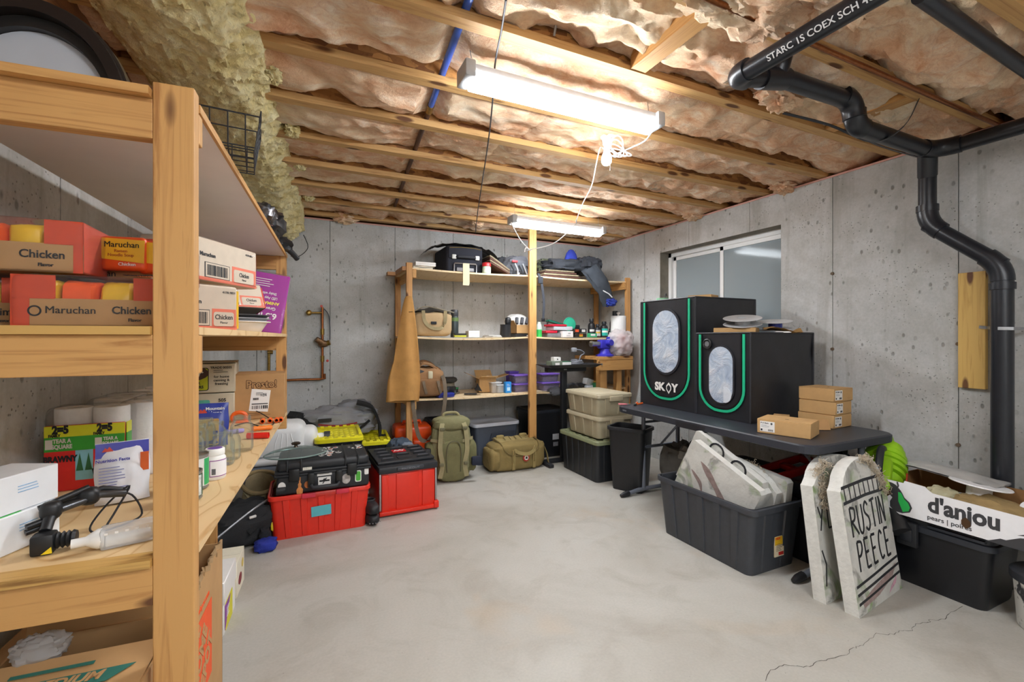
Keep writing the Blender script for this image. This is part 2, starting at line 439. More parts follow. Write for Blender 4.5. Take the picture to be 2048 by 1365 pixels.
# left wall, slightly out of square
def LW(y): return -.90 + .063 * y
wl = struct(MB().add([(LW(-2.2) - .03, -2.2, 0), (LW(5.5) - .03, 5.5, 0), (LW(5.5) - .25, 5.5, 0), (LW(-2.2) - .25, -2.2, 0),
                      (LW(-2.2) - .03, -2.2, 2.32), (LW(5.5) - .03, 5.5, 2.32), (LW(5.5) - .25, 5.5, 2.32), (LW(-2.2) - .25, -2.2, 2.32)],
                     [(0, 1, 5, 4), (1, 2, 6, 5), (2, 3, 7, 6), (3, 0, 4, 7), (4, 5, 6, 7), (0, 3, 2, 1)]).build('wall_left', M('#7d7b75', .9)))
ys = [-2.2, -1.35, -.62, .12, .86, 1.56, 2.12, 2.68, 3.3, 4.0, 4.7, 5.4]
for a, b in zip(ys, ys[1:]):
    a, b = a + .003, b - .003
    MB().add([(LW(a), a, 0), (LW(b), b, 0), (LW(b) - .05, b, 0), (LW(a) - .05, a, 0), (LW(a), a, 2.32), (LW(b), b, 2.32), (LW(b) - .05, b, 2.32), (LW(a) - .05, a, 2.32)],
             [(0, 1, 5, 4), (1, 2, 6, 5), (2, 3, 7, 6), (3, 0, 4, 7), (4, 5, 6, 7), (0, 3, 2, 1)]).build('panel', CONC, wl)
DKW = wood('y', '#8a5a34', '#5d3a20')
m = MB(); a, b = -2.2, 5.5
m.add([(LW(a) - .06, a, 2.32), (LW(b) - .06, b, 2.32), (LW(b) - .2, b, 2.32), (LW(a) - .2, a, 2.32), (LW(a) - .06, a, 3.04), (LW(b) - .06, b, 3.04), (LW(b) - .2, b, 3.04), (LW(a) - .2, a, 3.04)],
      [(0, 1, 5, 4), (1, 2, 6, 5), (2, 3, 7, 6), (3, 0, 4, 7), (4, 5, 6, 7), (0, 3, 2, 1)])
m.build('rim_board', DKW, wl)
struct(MB().box((-1.4, -2.35, 0), (4.05, -2.2, 3.0)).build('wall_front', M('#dededb', .9)))
# window: recessed sliding sash, a corrugated steel well beyond
wi = struct(bpy.data.objects.new('window_1', None)); COL.objects.link(wi)
VIN = M('#f1f1f0', .4, var=.03); y0, y1, z0, z1 = WIN; fx = XR + .13
m = MB()
for q in (((fx, y0, z1 - .05), (fx + .07, y1, z1)), ((fx, y0, z0), (fx + .07, y1, z0 + .05)), ((fx, y0, z0), (fx + .07, y0 + .045, z1)), ((fx, y1 - .045, z0), (fx + .07, y1, z1))): m.box(*q)
m.build('window_frame', VIN, wi)
m = MB(); m.box((XR + .001, y0, z1 - .002), (XR + .249, y1, z1 + .03)); m.box((XR + .001, y1 - .002, z0), (XR + .249, y1 + .03, z1)); m.box((XR + .001, y0 - .03, z0), (XR + .249, y0 + .002, z1)); m.box((XR + .001, y0, z0 - .03), (XR + .249, y1, z0 + .002))
m.build('reveal', M('#8d877a', .9, var=.25, scale=9, bump=.4), wi)
ym = (y0 + y1) / 2
PANE = glass('#c9d4d8', .08, name='dusty_pane', alpha=.5)
for a, b, dx in ((y0 + .045, ym + .02, .012), (ym - .02, y1 - .045, .038)):
    s = MB(); t_ = .04
    for q in (((fx + dx, a, z1 - .05 - t_), (fx + dx + .022, b, z1 - .05)), ((fx + dx, a, z0 + .05), (fx + dx + .022, b, z0 + .05 + t_)), ((fx + dx, a, z0 + .05), (fx + dx + .022, a + t_, z1 - .05)), ((fx + dx, b - t_, z0 + .05), (fx + dx + .022, b, z1 - .05))): s.box(*q)
    so = s.build('sash', VIN, wi)
    MB().box((fx + dx + .009, a + t_, z0 + .05 + t_), (fx + dx + .013, b - t_, z1 - .05 - t_)).build('pane', PANE, so)
well = MB()
def wf(u, v):
    a = math.pi * u; r = 1.0 + .02 * math.sin(v * 2 * math.pi * 16)
    return (XR + .25 + .72 * math.sin(a) * r, ym - .95 * math.cos(a) * r, .9 + v * 2.0)
well.grid(wf, 24, 128)
well.build('well_liner', M('#98a3a5', .45, .6, var=.2, scale=4), wi)
MB().box((XR + .25, ym - 1, .85), (XR + 1.1, ym + 1, .92)).build('well_gravel', M('#8a8880', .95, var=.4, scale=40, bump=.8, bscale=60), wi)

# ceiling: subfloor, I-joists, insulation
ce = struct(MB().box((-1.4, -2.3, 3.04), (4.3, 5.7, 3.07)).build('ceiling', OSB))
JY = [1.30 + .494 * k for k in range(-6, 9)]
for i, y in enumerate(JY):
    if y < -2.2: continue
    j = MB().box((-1.05, y - .032, ZC), (4.02, y + .032, ZC + .038)).box((-1.05, y - .032, 3.002), (4.02, y + .032, 3.04)).build('joist', JW, ce)
    MB().box((-1.05, y - .005, ZC + .038), (4.02, y + .005, 3.002)).build('web', OSB, j)
MB().box((4.02, -2.2, ZC - .02), (4.06, 5.6, 3.04)).build('rim_board', DKW, ce)
MB().box((-1.2, 5.5, ZC - .02), (4.06, 5.54, 3.04)).build('rim_board', wood('x', '#8a5a34', '#5d3a20'), ce)
MB().box((XR, -2.2, ZC - .022), (4.02, 5.5, ZC - .006)).build('sill_gasket', M('#e0ab9e', .85), ce)
MB().box((-1.2, YB, ZC - .022), (4.02, 5.5, ZC - .006)).build('sill_gasket', M('#e0ab9e', .85), ce)
def batt(y0, y1, x0, x1, seed, sag=0.0, rough=1.0):
    nx = max(20, int((x1 - x0) / .022)); ny = 22
    def f(u, v):
        x = x0 + (x1 - x0) * u; y = y0 + (y1 - y0) * v
        e = abs(2 * v - 1)
        z = 2.798 - sag
        z -= .030 * (1 - e ** 2)
        p = Vector((x * 1.7, y * 2.6, seed * 5.1))
        z += rough * (.050 * noise.fractal(p, .8, 2.1, 4) + .05 * (abs(noise.noise(p * 2.1 + Vector((3, 1, 0)))) - .22))
        z += rough * .012 * noise.fractal(Vector((x * 11, y * 16, seed)), .7, 2.2, 3)
        lift = max(0.0, noise.noise(Vector((x * 1.3, seed * 2.3, 0))) - .02)
        if v > .78: z += (v - .78) / .22 * (.008 + .20 * lift)
        if v < .14: z += (.14 - v) / .14 * .03
        eu = min(u * (x1 - x0), (1 - u) * (x1 - x0))
        if eu < .05: z += (.05 - eu) * .4
        pd = abs(x - (.60 + .088 * (y - 1.6)))
        if pd < .09: z = max(z, 2.815 - .06 * max(0, (pd - .03) / .06))
        return (x, y, min(z, 3.03))
    MB().grid(f, nx, ny).build('insulation_batt', WOOL, ce)
rb = random.Random(3)
for i, (a, b) in enumerate(zip(JY, JY[1:])):
    if b < -1.2: continue
    near = a < 1.0
    xs = [-1.0, rb.uniform(.9, 1.6), rb.uniform(2.5, 2.9), 4.0]
    for k in range(3):
        batt(a + .01, b - .012, xs[k] - .02, xs[k + 1] + .03, i * 3, sag=(.03 if near else 0.0), rough=1.5 if b < 1.9 else 1.0)
# solid wood blocking between joists
def block(x, ya, yb, dx=0.0):
    b = MB(); b.add([(x - .019, ya, ZC + .005), (x + .07, ya, ZC + .005), (x + .07 + dx, yb, ZC + .005), (x - .019 + dx, yb, ZC + .005), (x - .019, ya, 3.0), (x + .07, ya, 3.0), (x + .07 + dx, yb, 3.0), (x - .019 + dx, yb, 3.0)],
                    [(0, 3, 2, 1), (4, 5, 6, 7), (0, 1, 5, 4), (1, 2, 6, 5), (2, 3, 7, 6), (3, 0, 4, 7)]); b.build('blocking', WY, ce)
block(1.47, 1.30 + .034, 1.794 - .034); block(3.0, 1.30 + .034, 1.794 - .034)
# loose tufts hanging at the wall ends
for (u, v, sz, sd) in ((1590, 385, .12, 1), (1420, 440, .13, 2), (1185, 480, .10, 3), (955, 452, .07, 4), (690, 445, .12, 5), (540, 470, .1, 6), (1530, 45, .24, 7), (1700, 15, .22, 8), (1440, 20, .2, 9), (1560, 205, .13, 10)):
    p = at_z(u, v, ZC - .02); p.x = min(p.x, XR - .05); p.y = min(p.y, YB - .06)
    big = sz > .15
    MB().blob((p.x, p.y, ZC + (.05 if big else .01)), (sz * 2, sz * 1.2, sz * (.75 if big else .9)), .35 if big else .5, 2.5, sd, (40, 24), .9, fold=.15 if big else 0).build('insulation_tuft', WOOL, ce)

# hairline crack in the slab
cp = [(1532, 1364), (1540, 1342), (1565, 1331), (1590, 1332), (1622, 1336), (1640, 1322), (1662, 1318), (1690, 1310), (1708, 1296), (1722, 1294), (1738, 1283), (1755, 1268), (1782, 1270), (1800, 1263), (1822, 1262), (1834, 1249), (1858, 1246), (1860, 1241), (1892, 1240), (1896, 1230), (1912, 1222), (1931, 1212)]
m = MB(); rc = random.Random(5); P = []
for a, b in zip(cp, cp[1:]):
    A, B = at_z(*a, 0), at_z(*b, 0)
    for k in range(4): q = A.lerp(B, k / 4); P.append(Vector((q.x + rc.uniform(-.006, .006), q.y + rc.uniform(-.006, .006), .0006)))
vs = []
for i, q in enumerate(P):
    t = (P[min(i + 1, len(P) - 1)] - P[max(i - 1, 0)]).normalized(); nrm = Vector((-t.y, t.x, 0)) * rc.uniform(.0006, .0017); vs += [q + nrm, q - nrm]
m.add(vs, [(2 * i, 2 * i + 1, 2 * i + 3, 2 * i + 2) for i in range(len(P) - 1)]).build('crack', M('#4e4a44', .95, var=0), floor)

# spray-foamed duct along the left wall
def foam_run():
    m = MB(); ny, nc = 480, 60; rings = []
    for j in range(ny + 1):
        y = -1.4 + j / ny * 6.72; xr = -.34 + .067 * y; xl = LW(y) + .02 + .05 * noise.noise(Vector((y * 1.3, 7, 0)))
        if y < 2.45: xr += .012 * min(1, (2.45 - y) * 5)
        zb = 2.66 + .02 * math.sin(y * 2.1) - (.16 * max(0, (y - 4.3)) if y > 4.3 else 0)
        prof = []
        for i in range(nc + 1):
            s_ = i / nc
            if s_ < .2: x, z = xr + .015, 2.86 - (2.86 - zb - .1) * s_ / .2
            elif s_ < .38: t = (s_ - .2) / .18; x, z = xr + .015 - .13 * t, zb + .1 - .1 * t
            else: t = (s_ - .38) / .62; x, z = xr - .115 - (xr - .115 - xl) * t, zb + .10 * t ** 3
            p = Vector((x, y, z)); q = .018 * noise.fractal(p * 7, .8, 2.2, 3) + .016 * noise.fractal(p * 26, .7, 2.1, 3)
            prof.append((x + q * (1 if s_ < .38 else .3), y, z - q * (0.3 if s_ < .2 else 1.2)))
        rings.append(prof)
    m.loft(rings, (False, False), True, False)
    return m
fd = foam_run().build('spray_foamed_duct', FOAM); tag(fd, 'yellow spray foam covered duct run along the left side of the ceiling', 'duct')
for k, (u, v, s_) in enumerate(((585, 262, .10), (548, 150, .09), (600, 330, .10), (618, 395, .10))):
    p = at_z(u, v, ZC + .02); MB().blob(p, (s_ * .9, s_ * 1.5, s_ * .6), .5, 4.5, k + 20, (24, 14), .9).build('overspray', FOAM, fd)
# ------------------------------------------------------------------ lamps
LEDM = emit('#f4f9ff', 40.0)
def led(p, length, rz, label, zw):
    t = thing('led_shop_light', label, 'light fixture', p, rz, 'hanging led shop lights')
    h = length / 2
    b = MB().prism([(-.045, 0), (-.045, -.025), (.045, -.025), (.045, 0), (.04, .028), (-.04, .028)], -h + .045, h - .045)
    b.v = [(z, x, y) for x, y, z in b.v]; b.build('housing', M('#d9dadb', .35), t)
    for s in (-1, 1):
        MB().rbox((s * h - (.05 if s > 0 else 0), -.066, -.045), (s * h + (.05 if s < 0 else 0), .066, .032), .008).build('end_cap', M('#b9bbbd', .4), t)
    m = MB(); n = 14; pr = [(.056 * math.cos(rad(146 + 248 * i / n)), -.030 + .042 * math.sin(rad(146 + 248 * i / n))) for i in range(n + 1)]
    m.prism(pr, -h + .05, h - .05, True); m.v = [(z, x, y) for x, y, z in m.v]; m.build('diffuser', LEDM, t)
    for s in (-1, 1): MB().tube([(s * (h - .06), 0, .028), (s * (h - .05), .02, zw)], .0016, 5).build('hanger_wire', STEEL, t)
    ld = bpy.data.lights.new('led_strip', 'AREA'); ld.shape = 'RECTANGLE'; ld.size = length - .12; ld.size_y = .1; ld.energy = LED_W; ld.color = (.90, .955, 1.0)
    lo = bpy.data.objects.new('led_strip', ld); COL.objects.link(lo); lo.parent = t; lo.location = (0, 0, -.07)
    return t
p, q = at_z(922, 143, 2.645), at_z(1314, 246, 2.645); c = (p + q) / 2
led((c.x, c.y, 2.645), (q - p).length, math.atan2(q.y - p.y, q.x - p.x), 'near hanging LED shop light above the bare bulb', .12)
p, q = at_z(1020, 438, 2.60), at_z(1206, 462, 2.60); c = (p + q) / 2
led((c.x, c.y, 2.60), (q - p).length, math.atan2(q.y - p.y, q.x - p.x), 'far hanging LED shop light in front of the back shelf', .16)
led((1.0, -.50, 2.645), 1.22, 0, 'hanging LED shop light over the entrance side of the room', .12)
led((1.0, -1.60, 2.645), 1.22, 0, 'added unseen LED fill light hanging nearest the front wall', .12)  # extra fixture added out of view to brighten surfaces facing the camera
# bare bulb in a porcelain holder
p = at_z(1213, 268, ZC + .035)
t = thing('bulb_holder', 'round white porcelain lamp holder with bare bulb on a joist', 'lamp', p, 0)
PORC = M('#f1efeb', .3, var=.02)
MB().lathe([(.02, -.075), (.026, -.07), (.032, -.03), (.06, -.018), (.066, -.004), (.066, .0)], n=24).build('holder', PORC, t)
MB().lathe([(.004, -.205), (.02, -.203), (.031, -.19), (.034, -.17), (.031, -.148), (.022, -.125), (.017, -.105), (.016, -.07)], n=20).build('bulb', emit('#fff8ee', 7.0), t)
MB().tube([(.02, -.01, -.07), (.022, -.012, -.16), (.02, -.01, -.24)], .0012, 5).build('pull_chain', STEEL, t)
ld = bpy.data.lights.new('bulb_glow', 'POINT'); ld.energy = 5; ld.shadow_soft_size = .04; ld.color = (1, .97, .92)
lo = bpy.data.objects.new('bulb_glow', ld); COL.objects.link(lo); lo.parent = t; lo.location = (0, 0, -.25)
# white cord linking the lights
WCORD = M('#f3f2ef', .45, var=0)
pts = []
A = [(1305, 262, 2.58), (1290, 282, 2.56), (1262, 296, 2.54), (1240, 305, 2.53), (1222, 312, 2.54), (1208, 300, 2.60), (1200, 296, 2.62), (1192, 330, 2.52), (1183, 372, 2.4), (1165, 408, 2.32), (1153, 440, 2.27), (1150, 450, 2.26), (1118, 480, 2.24), (1095, 492, 2.23), (1060, 500, 2.25), (1050, 505, 2.25), (1052, 496, 2.27), (1062, 502, 2.25), (1045, 486, 2.33), (1030, 462, 2.45), (1022, 445, 2.55)]
p0, p1 = at_z(1305, 262, 2.58), at_z(1022, 445, 2.55)
for k, (u, v, z) in enumerate(A):
    d = p0.lerp(p1, k / (len(A) - 1)); r = ray(u, v); dd = (d.x * _s + d.y * _c); pts.append(Vector((r.x * dd, r.y * dd, EYE + r.z * dd)))
def smooth_path(P, n=5):
    P = [Vector(p) for p in P]; o = []
    for i in range(len(P) - 1):
        a, b, c_, d = P[max(i - 1, 0)], P[i], P[i + 1], P[min(i + 2, len(P) - 1)]
        for k in range(n):
            t_ = k / n; o.append(.5 * ((2 * b) + (c_ - a) * t_ + (2 * a - 5 * b + 4 * c_ - d) * t_ ** 2 + (3 * b - a - 3 * c_ + d) * t_ ** 3))
    return o + [P[-1]]
t = thing('white_power_cord', 'white power cord looped between the near and far hanging lights', 'cord')
MB().tube(smooth_path(pts), .0042, 6).build('cord', WCORD, t)
b = pts[3]; m = MB()
for k in range(4):
    a = k * .9; lp = [b + Vector((math.cos(x) * .085 * math.cos(a * .3) - .01 * k, .03 * math.sin(a + x), math.sin(x) * (.03 + .008 * k) + .01 * k)) for x in [i * 2 * math.pi / 14 for i in range(15)]]
    m.tube(lp, .004, 6)
m.build('tied_loops', WCORD, t)
# black cable hanging from the joists
pts = [at_z(1012, 0, ZC - .02), at_z(1003, 60, ZC - .01), at_z(990, 130, ZC - .03), at_z(985, 205, ZC - .02), at_z(976, 288, ZC - .015), at_z(962, 380, ZC - .02), at_z(955, 428, ZC - .015), at_z(951, 466, ZC - .05)]
tag(MB().tube(smooth_path(pts), .0045, 6).build('black_cable', M('#2b2b30', .5, var=0)), 'thin black cable running under the joists to the back wall', 'cable')
tag(MB().tube(smooth_path([at_z(1108, 0, 2.86), at_z(1112, 40, 2.84), at_z(1108, 72, 2.80)]), .006, 6).build('grey_cable', M('#a8a39c', .6)), 'short grey cable stub hanging down between joists', 'cable')

# ------------------------------------------------------------------ plumbing
def elbow(a, b, c_, r, n=7):
    """arc of points from a towards corner b to c"""
    a, b, c_ = Vector(a), Vector(b), Vector(c_); pa = b + (a - b).normalized() * r; pc = b + (c_ - b).normalized() * r
    return [pa.lerp(b, k / n).lerp(b.lerp(pc, k / n), k / n) for k in range(n + 1)]
dp = thing('black_drain_pipe', 'black plastic drain pipe under the ceiling dropping down the right wall', 'pipe')
B0 = Vector((1.76, -1.2, 2.60)); B1 = Vector((1.76, 1.42, 2.60)); RA = Vector((1.76, 1.42, 2.685))
def pipe(a, b, r=.043, name='pipe', n=18): MB().cyl(a, b, r, n=n).build(name, ABS, dp)
pipe(B0, (1.76, 1.36, 2.60), .04)
MB().tube(elbow((1.76, 1.30, 2.60), (1.76, 1.44, 2.61), (1.92, 1.44, 2.64), .085), .048, 18).build('elbow', ABS, dp)
pipe((1.82, 1.44, 2.625), (2.02, 1.44, 2.67), .041)
MB().tube([(1.95, 1.44, 2.655), (2.12, 1.44, 2.69)], .05, 18).build('coupling', ABS, dp)
MB().cyl((2.06, 1.44, 2.68), (2.06, 1.40, 2.80), .045, n=18).build('wye_branch', ABS, dp)
pipe((2.08, 1.44, 2.69), (2.62, 1.44, 2.70))
MB().tube(elbow((2.5, 1.44, 2.705), (2.68, 1.44, 2.715), (2.70, 1.44, 2.5), .10), .052, 18).build('elbow', ABS, dp)
MB().tube(elbow((2.70, 1.44, 2.72), (2.705, 1.45, 2.585), (2.95, 1.45, 2.585), .08), .052, 18).build('elbow', ABS, dp)
pipe((2.75, 1.45, 2.585), (3.5, 1.47, 2.60), .046)
MB().tube(elbow((3.38, 1.47, 2.60), (3.58, 1.47, 2.605), (3.60, 1.2, 2.605), .13), .052, 18).build('elbow', ABS, dp)
pipe((3.60, 1.38, 2.605), (3.62, -1.0, 2.62), .044)
up = Vector((3.655, 1.53, 0)); lo_ = Vector((3.70, 1.20, 0))
MB().cyl((3.56, 1.49, 2.66), (3.655, 1.53, 2.48), .05, n=18).build('tee', ABS, dp)
pipe((up.x, up.y, 2.60), (up.x, up.y, 2.24), .046)
MB().tube(elbow((up.x, up.y, 2.3), (up.x, up.y, 2.17), (lo_.x, lo_.y, 1.88), .09), .054, 18).build('elbow', ABS, dp)
pipe((up.x, up.y, 2.17), (lo_.x, lo_.y, 1.86), .046)
MB().tube(elbow((up.x, up.y, 2.17), (lo_.x, lo_.y, 1.86), (lo_.x, lo_.y, 1.6), .09), .054, 18).build('elbow', ABS, dp)
pipe((lo_.x, lo_.y, 1.80), (lo_.x, lo_.y, 0.0), .049)
for a, b in (((up.x, up.y, 2.25), (up.x, up.y, 2.29)), ((lo_.x, lo_.y, 1.72), (lo_.x, lo_.y, 1.76))): MB().cyl(a, b, .057, n=18).build('collar', ABS, dp)
nn_ = Vector((-.835, 0, -.55)); rm_ = Matrix(((0, -.55, -.835), (-1, 0, 0), (0, .835, -.55))).to_euler()
text('STARC 1S COEX SCH 40 ABS', .034, M('#d5d5d5', .6, var=0), dp, Vector((1.76, 1.02, 2.60)) + nn_ * .0412, rm_, bold=.012, sx=1.05)
# perforated strap over the wood block
for a in ((3.33, 2.85, 3.16), ):
    pass
BLKSTRAP = M('#2a2b2f', .35, var=.1)
for pts in ([(2.52, 1.72, 2.735), (2.75, 1.60, 2.66), (2.93, 1.47, 2.545), (3.0, 1.36, 2.60), (3.04, 1.31, 2.735)], [(3.3, 1.72, 2.735), (3.38, 1.64, 2.66), (3.46, 1.50, 2.56)]):
    tag(MB().strap(smooth_path(pts), .022, .003).build('pipe_strap', BLKSTRAP), 'black hanger strap slung under the drain pipe' if len(pts) == 5 else 'short black hanger strap near the right wall drain tee', 'strap')
tag(MB().cyl((2.10, .90, 2.72), (3.50, .93, 2.69), .029, n=18).build('black_vent_pipe', ABS), 'straight black pipe crossing the insulation at the top right', 'pipe')
tag(MB().cyl((.9, 1.245, 2.722), (3.82, 1.255, 2.722), .012, n=10).build('copper_pipe', COPPER), 'thin copper pipe running alongside a ceiling joist', 'pipe')
# pressure-treated wood block on the wall with its metal strap
a = at_x(1921, 548, XR); b = at_x(1976, 548, XR); e = at_x(1921, 775, XR)
o = MB().box((XR - .036, b.y, e.z), (XR, a.y, a.z)).build('wood_block', wood('z', '#c8a45c', '#a8823c'), None, bevel=.003)
tag(o, 'treated wood block fixed upright to the right wall beside the drain pipe', 'wood block')
zz = at_x(1990, 655, lo_.x).z
tag(MB().strap([(XR - .04, 1.335, zz + .005), (XR - .05, 1.30, zz), (lo_.x - .055, 1.20, zz - .008), (lo_.x - .03, 1.145, zz - .01), (XR - .03, 1.12, zz - .01)], .018, .002, (0, 0, 1)).build('pipe_clamp_strap', STEEL), 'perforated steel strap holding the drain pipe to the wood block', 'strap')
# blue water line, turning to copper
BLUE = M('#3d64c4', .35, var=.05); DKCU = M('#5b4038', .5, .5, var=.2)
wp = thing('blue_water_pipe', 'blue water line crossing the joists and turning to dark copper', 'pipe')
xl_ = lambda y: .60 + .088 * (y - 1.6)
pp = lambda y: Vector((xl_(y), y, 2.795))
MB().cyl(pp(-.5), pp(2.62), .0175, n=12).build('blue_tube', BLUE, wp)
MB().cyl(pp(2.60), pp(2.68), .021, n=12).build('fitting', BRASS, wp)
MB().cyl(pp(2.66), pp(4.9), .0155, n=12).build('copper_tube', DKCU, wp)
# copper riser with valve on the back wall
yv = YB - .05
W = lambda u, v, y=yv: at_y(u, v, y)
cv = thing('copper_valve_riser', 'copper water riser with brass pressure valve on the back wall', 'plumbing')
MB().cyl(W(645, 615), W(645, 758), .013, n=12).build('riser', COPPER, cv)
MB().tube([W(649, 748), W(650, 757), W(640, 759), W(600, 760), W(555, 762)], .013, 10).build('branch', COPPER, cv)
MB().cyl(W(645, 626), W(622, 626), .011, n=10).build('stub', BRASS, cv)
MB().lathe([(.006, -.02), (.03, -.018), (.03, -.008), (.012, 0), (.012, .03)], W(618, 626, yv - .02), n=14, axis='y').build('hose_tap', BRASS, cv)
c = W(646, 688); MB().blob(c, (.10, .075, .075), .15, 2, 3, (18, 12), .8).build('valve_body', M('#7a5b3e', .45, .7, var=.3, scale=40), cv)
MB().cyl(c + Vector((-.01, -.01, .01)), c + Vector((-.07, -.03, .05)), .034, .028, 14).build('valve_bonnet', M('#7a5b3e', .45, .7, var=.3, scale=40), cv)
MB().cyl(c + Vector((.03, 0, 0)), c + Vector((.07, -.01, .015)), .028, n=12).build('valve_cap', BRASS, cv)
for v in (664, 718): MB().cyl(W(645, v - 6), W(645, v + 6), .02, n=10).build('union', BRASS, cv)
MB().tube(smooth_path([W(648, 618), W(657, 630), W(660, 655), W(660, 680)]), .006, 6).build('grey_hose', M('#50525a', .5), cv)
for u, v in ((643, 613), (655, 722)): MB().lathe([(.004, 0), (.014, .003), (.014, .008), (.004, .01)], W(u, v, yv - .03), 10, axis='y').build('red_handle', M('#b23227', .5), cv)
# second riser seen through the left shelf
tag(MB().cyl(W(538, 690), W(538, 745), .014, n=10).cyl(W(535, 705), W(546, 705), .02, n=10).build('copper_riser', BRASS), 'short copper riser behind the left shelf far end', 'plumbing')
# thin black wire loop on the back wall by the duct
tag(MB().tube(smooth_path([at_y(607, 470, 5.2), at_y(616, 495, 5.25), at_y(600, 512, 5.28), at_y(582, 513, 5.2)]), .004, 6).build('wire_loop', INK), 'thin black wire loop below the foam duct end', 'wire')

# ------------------------------------------------------------------ left shelf
ls = thing('wooden_shelf', 'tall pine shelving unit standing against the left wall in the foreground', 'shelf', LO, -LA)
L_LEN, L_DEP = 2.10, .55
ZT, ZM, ZL = 1.985, 1.465, .955
LTOP = M('#e9e2da', .45, var=.05, scale=6)
for x, y, h in ((-.078, 0, 2.005), (-L_DEP, 0, 2.005), (-.06, L_LEN - .039, 1.99), (-L_DEP, L_LEN - .038, 2.005)):
    MB().box((x, y, ZL if x == -.06 else 0), (x + (.078 if y == 0 else .06), y + .038, h)).build('post', WZ, ls, bevel=.003)
MB().box((-.44, L_LEN - .08, 0), (-.38, L_LEN - .042, ZL - .018)).build('post', WZ, ls, bevel=.003)
for z in (ZT, ZM, ZL):
    for y in (.0, L_LEN - .04):
        MB().box((-L_DEP + .089, y + .002, z - .106), (-.078 if y == 0 else 0.0, y + .036, z - .018)).build('end_rail', WX, ls, bevel=.002)
# boards: notched ply, pale underside on the top one
MB().box((-L_DEP, .04, ZT - .004), (0, L_LEN + .02, ZT)).build('board', WY, ls)
MB().box((-L_DEP, .04, ZT - .016), (-.006, L_LEN + .02, ZT - .004)).build('board_lining', LTOP, ls)
MB().box((-.006, .04, ZT - .018), (.002, L_LEN + .02, ZT + .001)).build('board_edge', WY, ls)
MB().box((-L_DEP, -.02, ZT - .018), (-.079, .04, ZT)).build('board_front', WX, ls)
for z in (ZM, ZL):
    MB().box((-L_DEP, .04, z - .018), (0, L_LEN + .02, z)).build('board', PLY, ls)
    MB().box((-L_DEP, -.01, z - .018), (-.079, .04, z)).build('board_front', wood('x', '#c49a55', '#8a6230'), ls)
MB().box((-.02, .045, ZM - .11), (-.001, .075, ZM - .018)).build('cleat', WZ, ls, bevel=.004)
MB().box((-.02, .045, ZT - .09), (-.001, .075, ZT - .018)).build('cleat', WZ, ls, bevel=.004)

# ------------------------------------------------------------------ back shelf
BF, BXL, BXR = 4.62, .965, 3.80
BZ = (2.155, 1.455, .815)
bs = thing('wooden_shelf', 'long three-tier pine shelving unit along the back wall', 'shelf', (0, 0, 0))
WZ2 = wood('z', '#c9965c', '#9d6c3a')
for x, y, top, mt in ((BXL, BF - .02, 2.20, WZ2), (BXL + .02, YB - .06, 2.15, WZ2), (BXR - .07, BF - .02, 2.20, WZ2), (BXR - .06, YB - .06, 2.15, WZ2)):
    MB().box((x, y, 0), (x + .06, y + .04, top)).build('post', mt, bs, bevel=.003)
px = at_y(1066, 600, BF - .04).x
MB().box((px - .045, BF - .042, 0), (px + .045, BF - .003, ZC)).build('post', WZ, bs, bevel=.003)
for z in BZ:
    for x in (BXL + .062, BXR - .112):
        MB().box((x, BF - .02, z - .105), (x + .038, YB - .02, z - .018)).build('end_rail', WY, bs)
BPLY = ply('#e2cba4', '#c9a775')
for z, sag in zip(BZ, (.012, .022, .012)):
    m = MB(); N = 24
    for s, (a, b) in enumerate(((BXL + .02, px), (px, BXR))):
        def yz(u): return z - sag * math.sin(math.pi * u)
        vs = []
        for i in range(N + 1):
            u = i / N; x = a + (b - a) * u; zz = yz(u); vs += [(x, BF, zz), (x, YB - .02, zz), (x, YB - .02, zz - .018), (x, BF, zz - .018)]
        fs = []
        for i in range(N):
            o_ = 4 * i
            for k in range(4): fs.append((o_ + k, o_ + (k + 1) % 4, o_ + 4 + (k + 1) % 4, o_ + 4 + k))
        fs += [(3, 2, 1, 0), (4 * N, 4 * N + 1, 4 * N + 2, 4 * N + 3)]
        mm = MB().add(vs, fs); mm.build('board', BPLY, bs)
MB().box((BXL - .09, YB - .19, 2.137), (BXL + .12, YB - .10, 2.175)).build('top_cleat', wood('x', '#a87748', '#80552f'), bs)
MB().box((BXL - .04, BF - .01, 2.12), (BXL, BF + .35, 2.16)).build('side_rail', wood('y', '#a87748', '#80552f'), bs)
# ------------------------------------------------------------------ cartons and other repeat builders
def carton(name, label, cat, w, d, h, loc, rz=0, mat=None, seam='x', group=None, tape=None, rot=None, lip=0):
    """closed carton standing on its base, front facing -y: body, two top flaps with a gap"""
    mat = mat or CARD
    t = thing(name, label, cat, loc, rz, group, rot)
    MB().rbox((-w / 2, -d / 2, 0), (w / 2, d / 2, h - .003), .003, 1).build('body', mat, t)
    g = .0012
    if seam == 'x':
        for s in (-1, 1): MB().box((-w / 2 + .001, g if s > 0 else -d / 2 + .001, h - .003), (w / 2 - .001, d / 2 - .001 if s > 0 else -g, h)).build('flap', mat, t)
    else:
        for s in (-1, 1): MB().box((g if s > 0 else -w / 2 + .001, -d / 2 + .001, h - .003), (w / 2 - .001 if s > 0 else -g, d / 2 - .001, h)).build('flap', mat, t)
    if tape:
        if seam == 'x': MB().box((-w / 2 - .0006, -.025, h), (w / 2 + .0006, .025, h + .0006)).build('tape', tape, t)
        else: MB().box((-.025, -d / 2 - .0006, h), (.025, d / 2 + .0006, h + .0006)).build('tape', tape, t)
    return t
FILM = glass('#ffffff', .10, name='shrink_film', alpha=.025)
YEL = M('#e9b92c', .35, var=.08); ORG = M('#ea5a26', .35, var=.1); ORB = M('#cf4a2b', .7, var=.1, scale=20); PALE = M('#dccbb5', .75, var=.06)
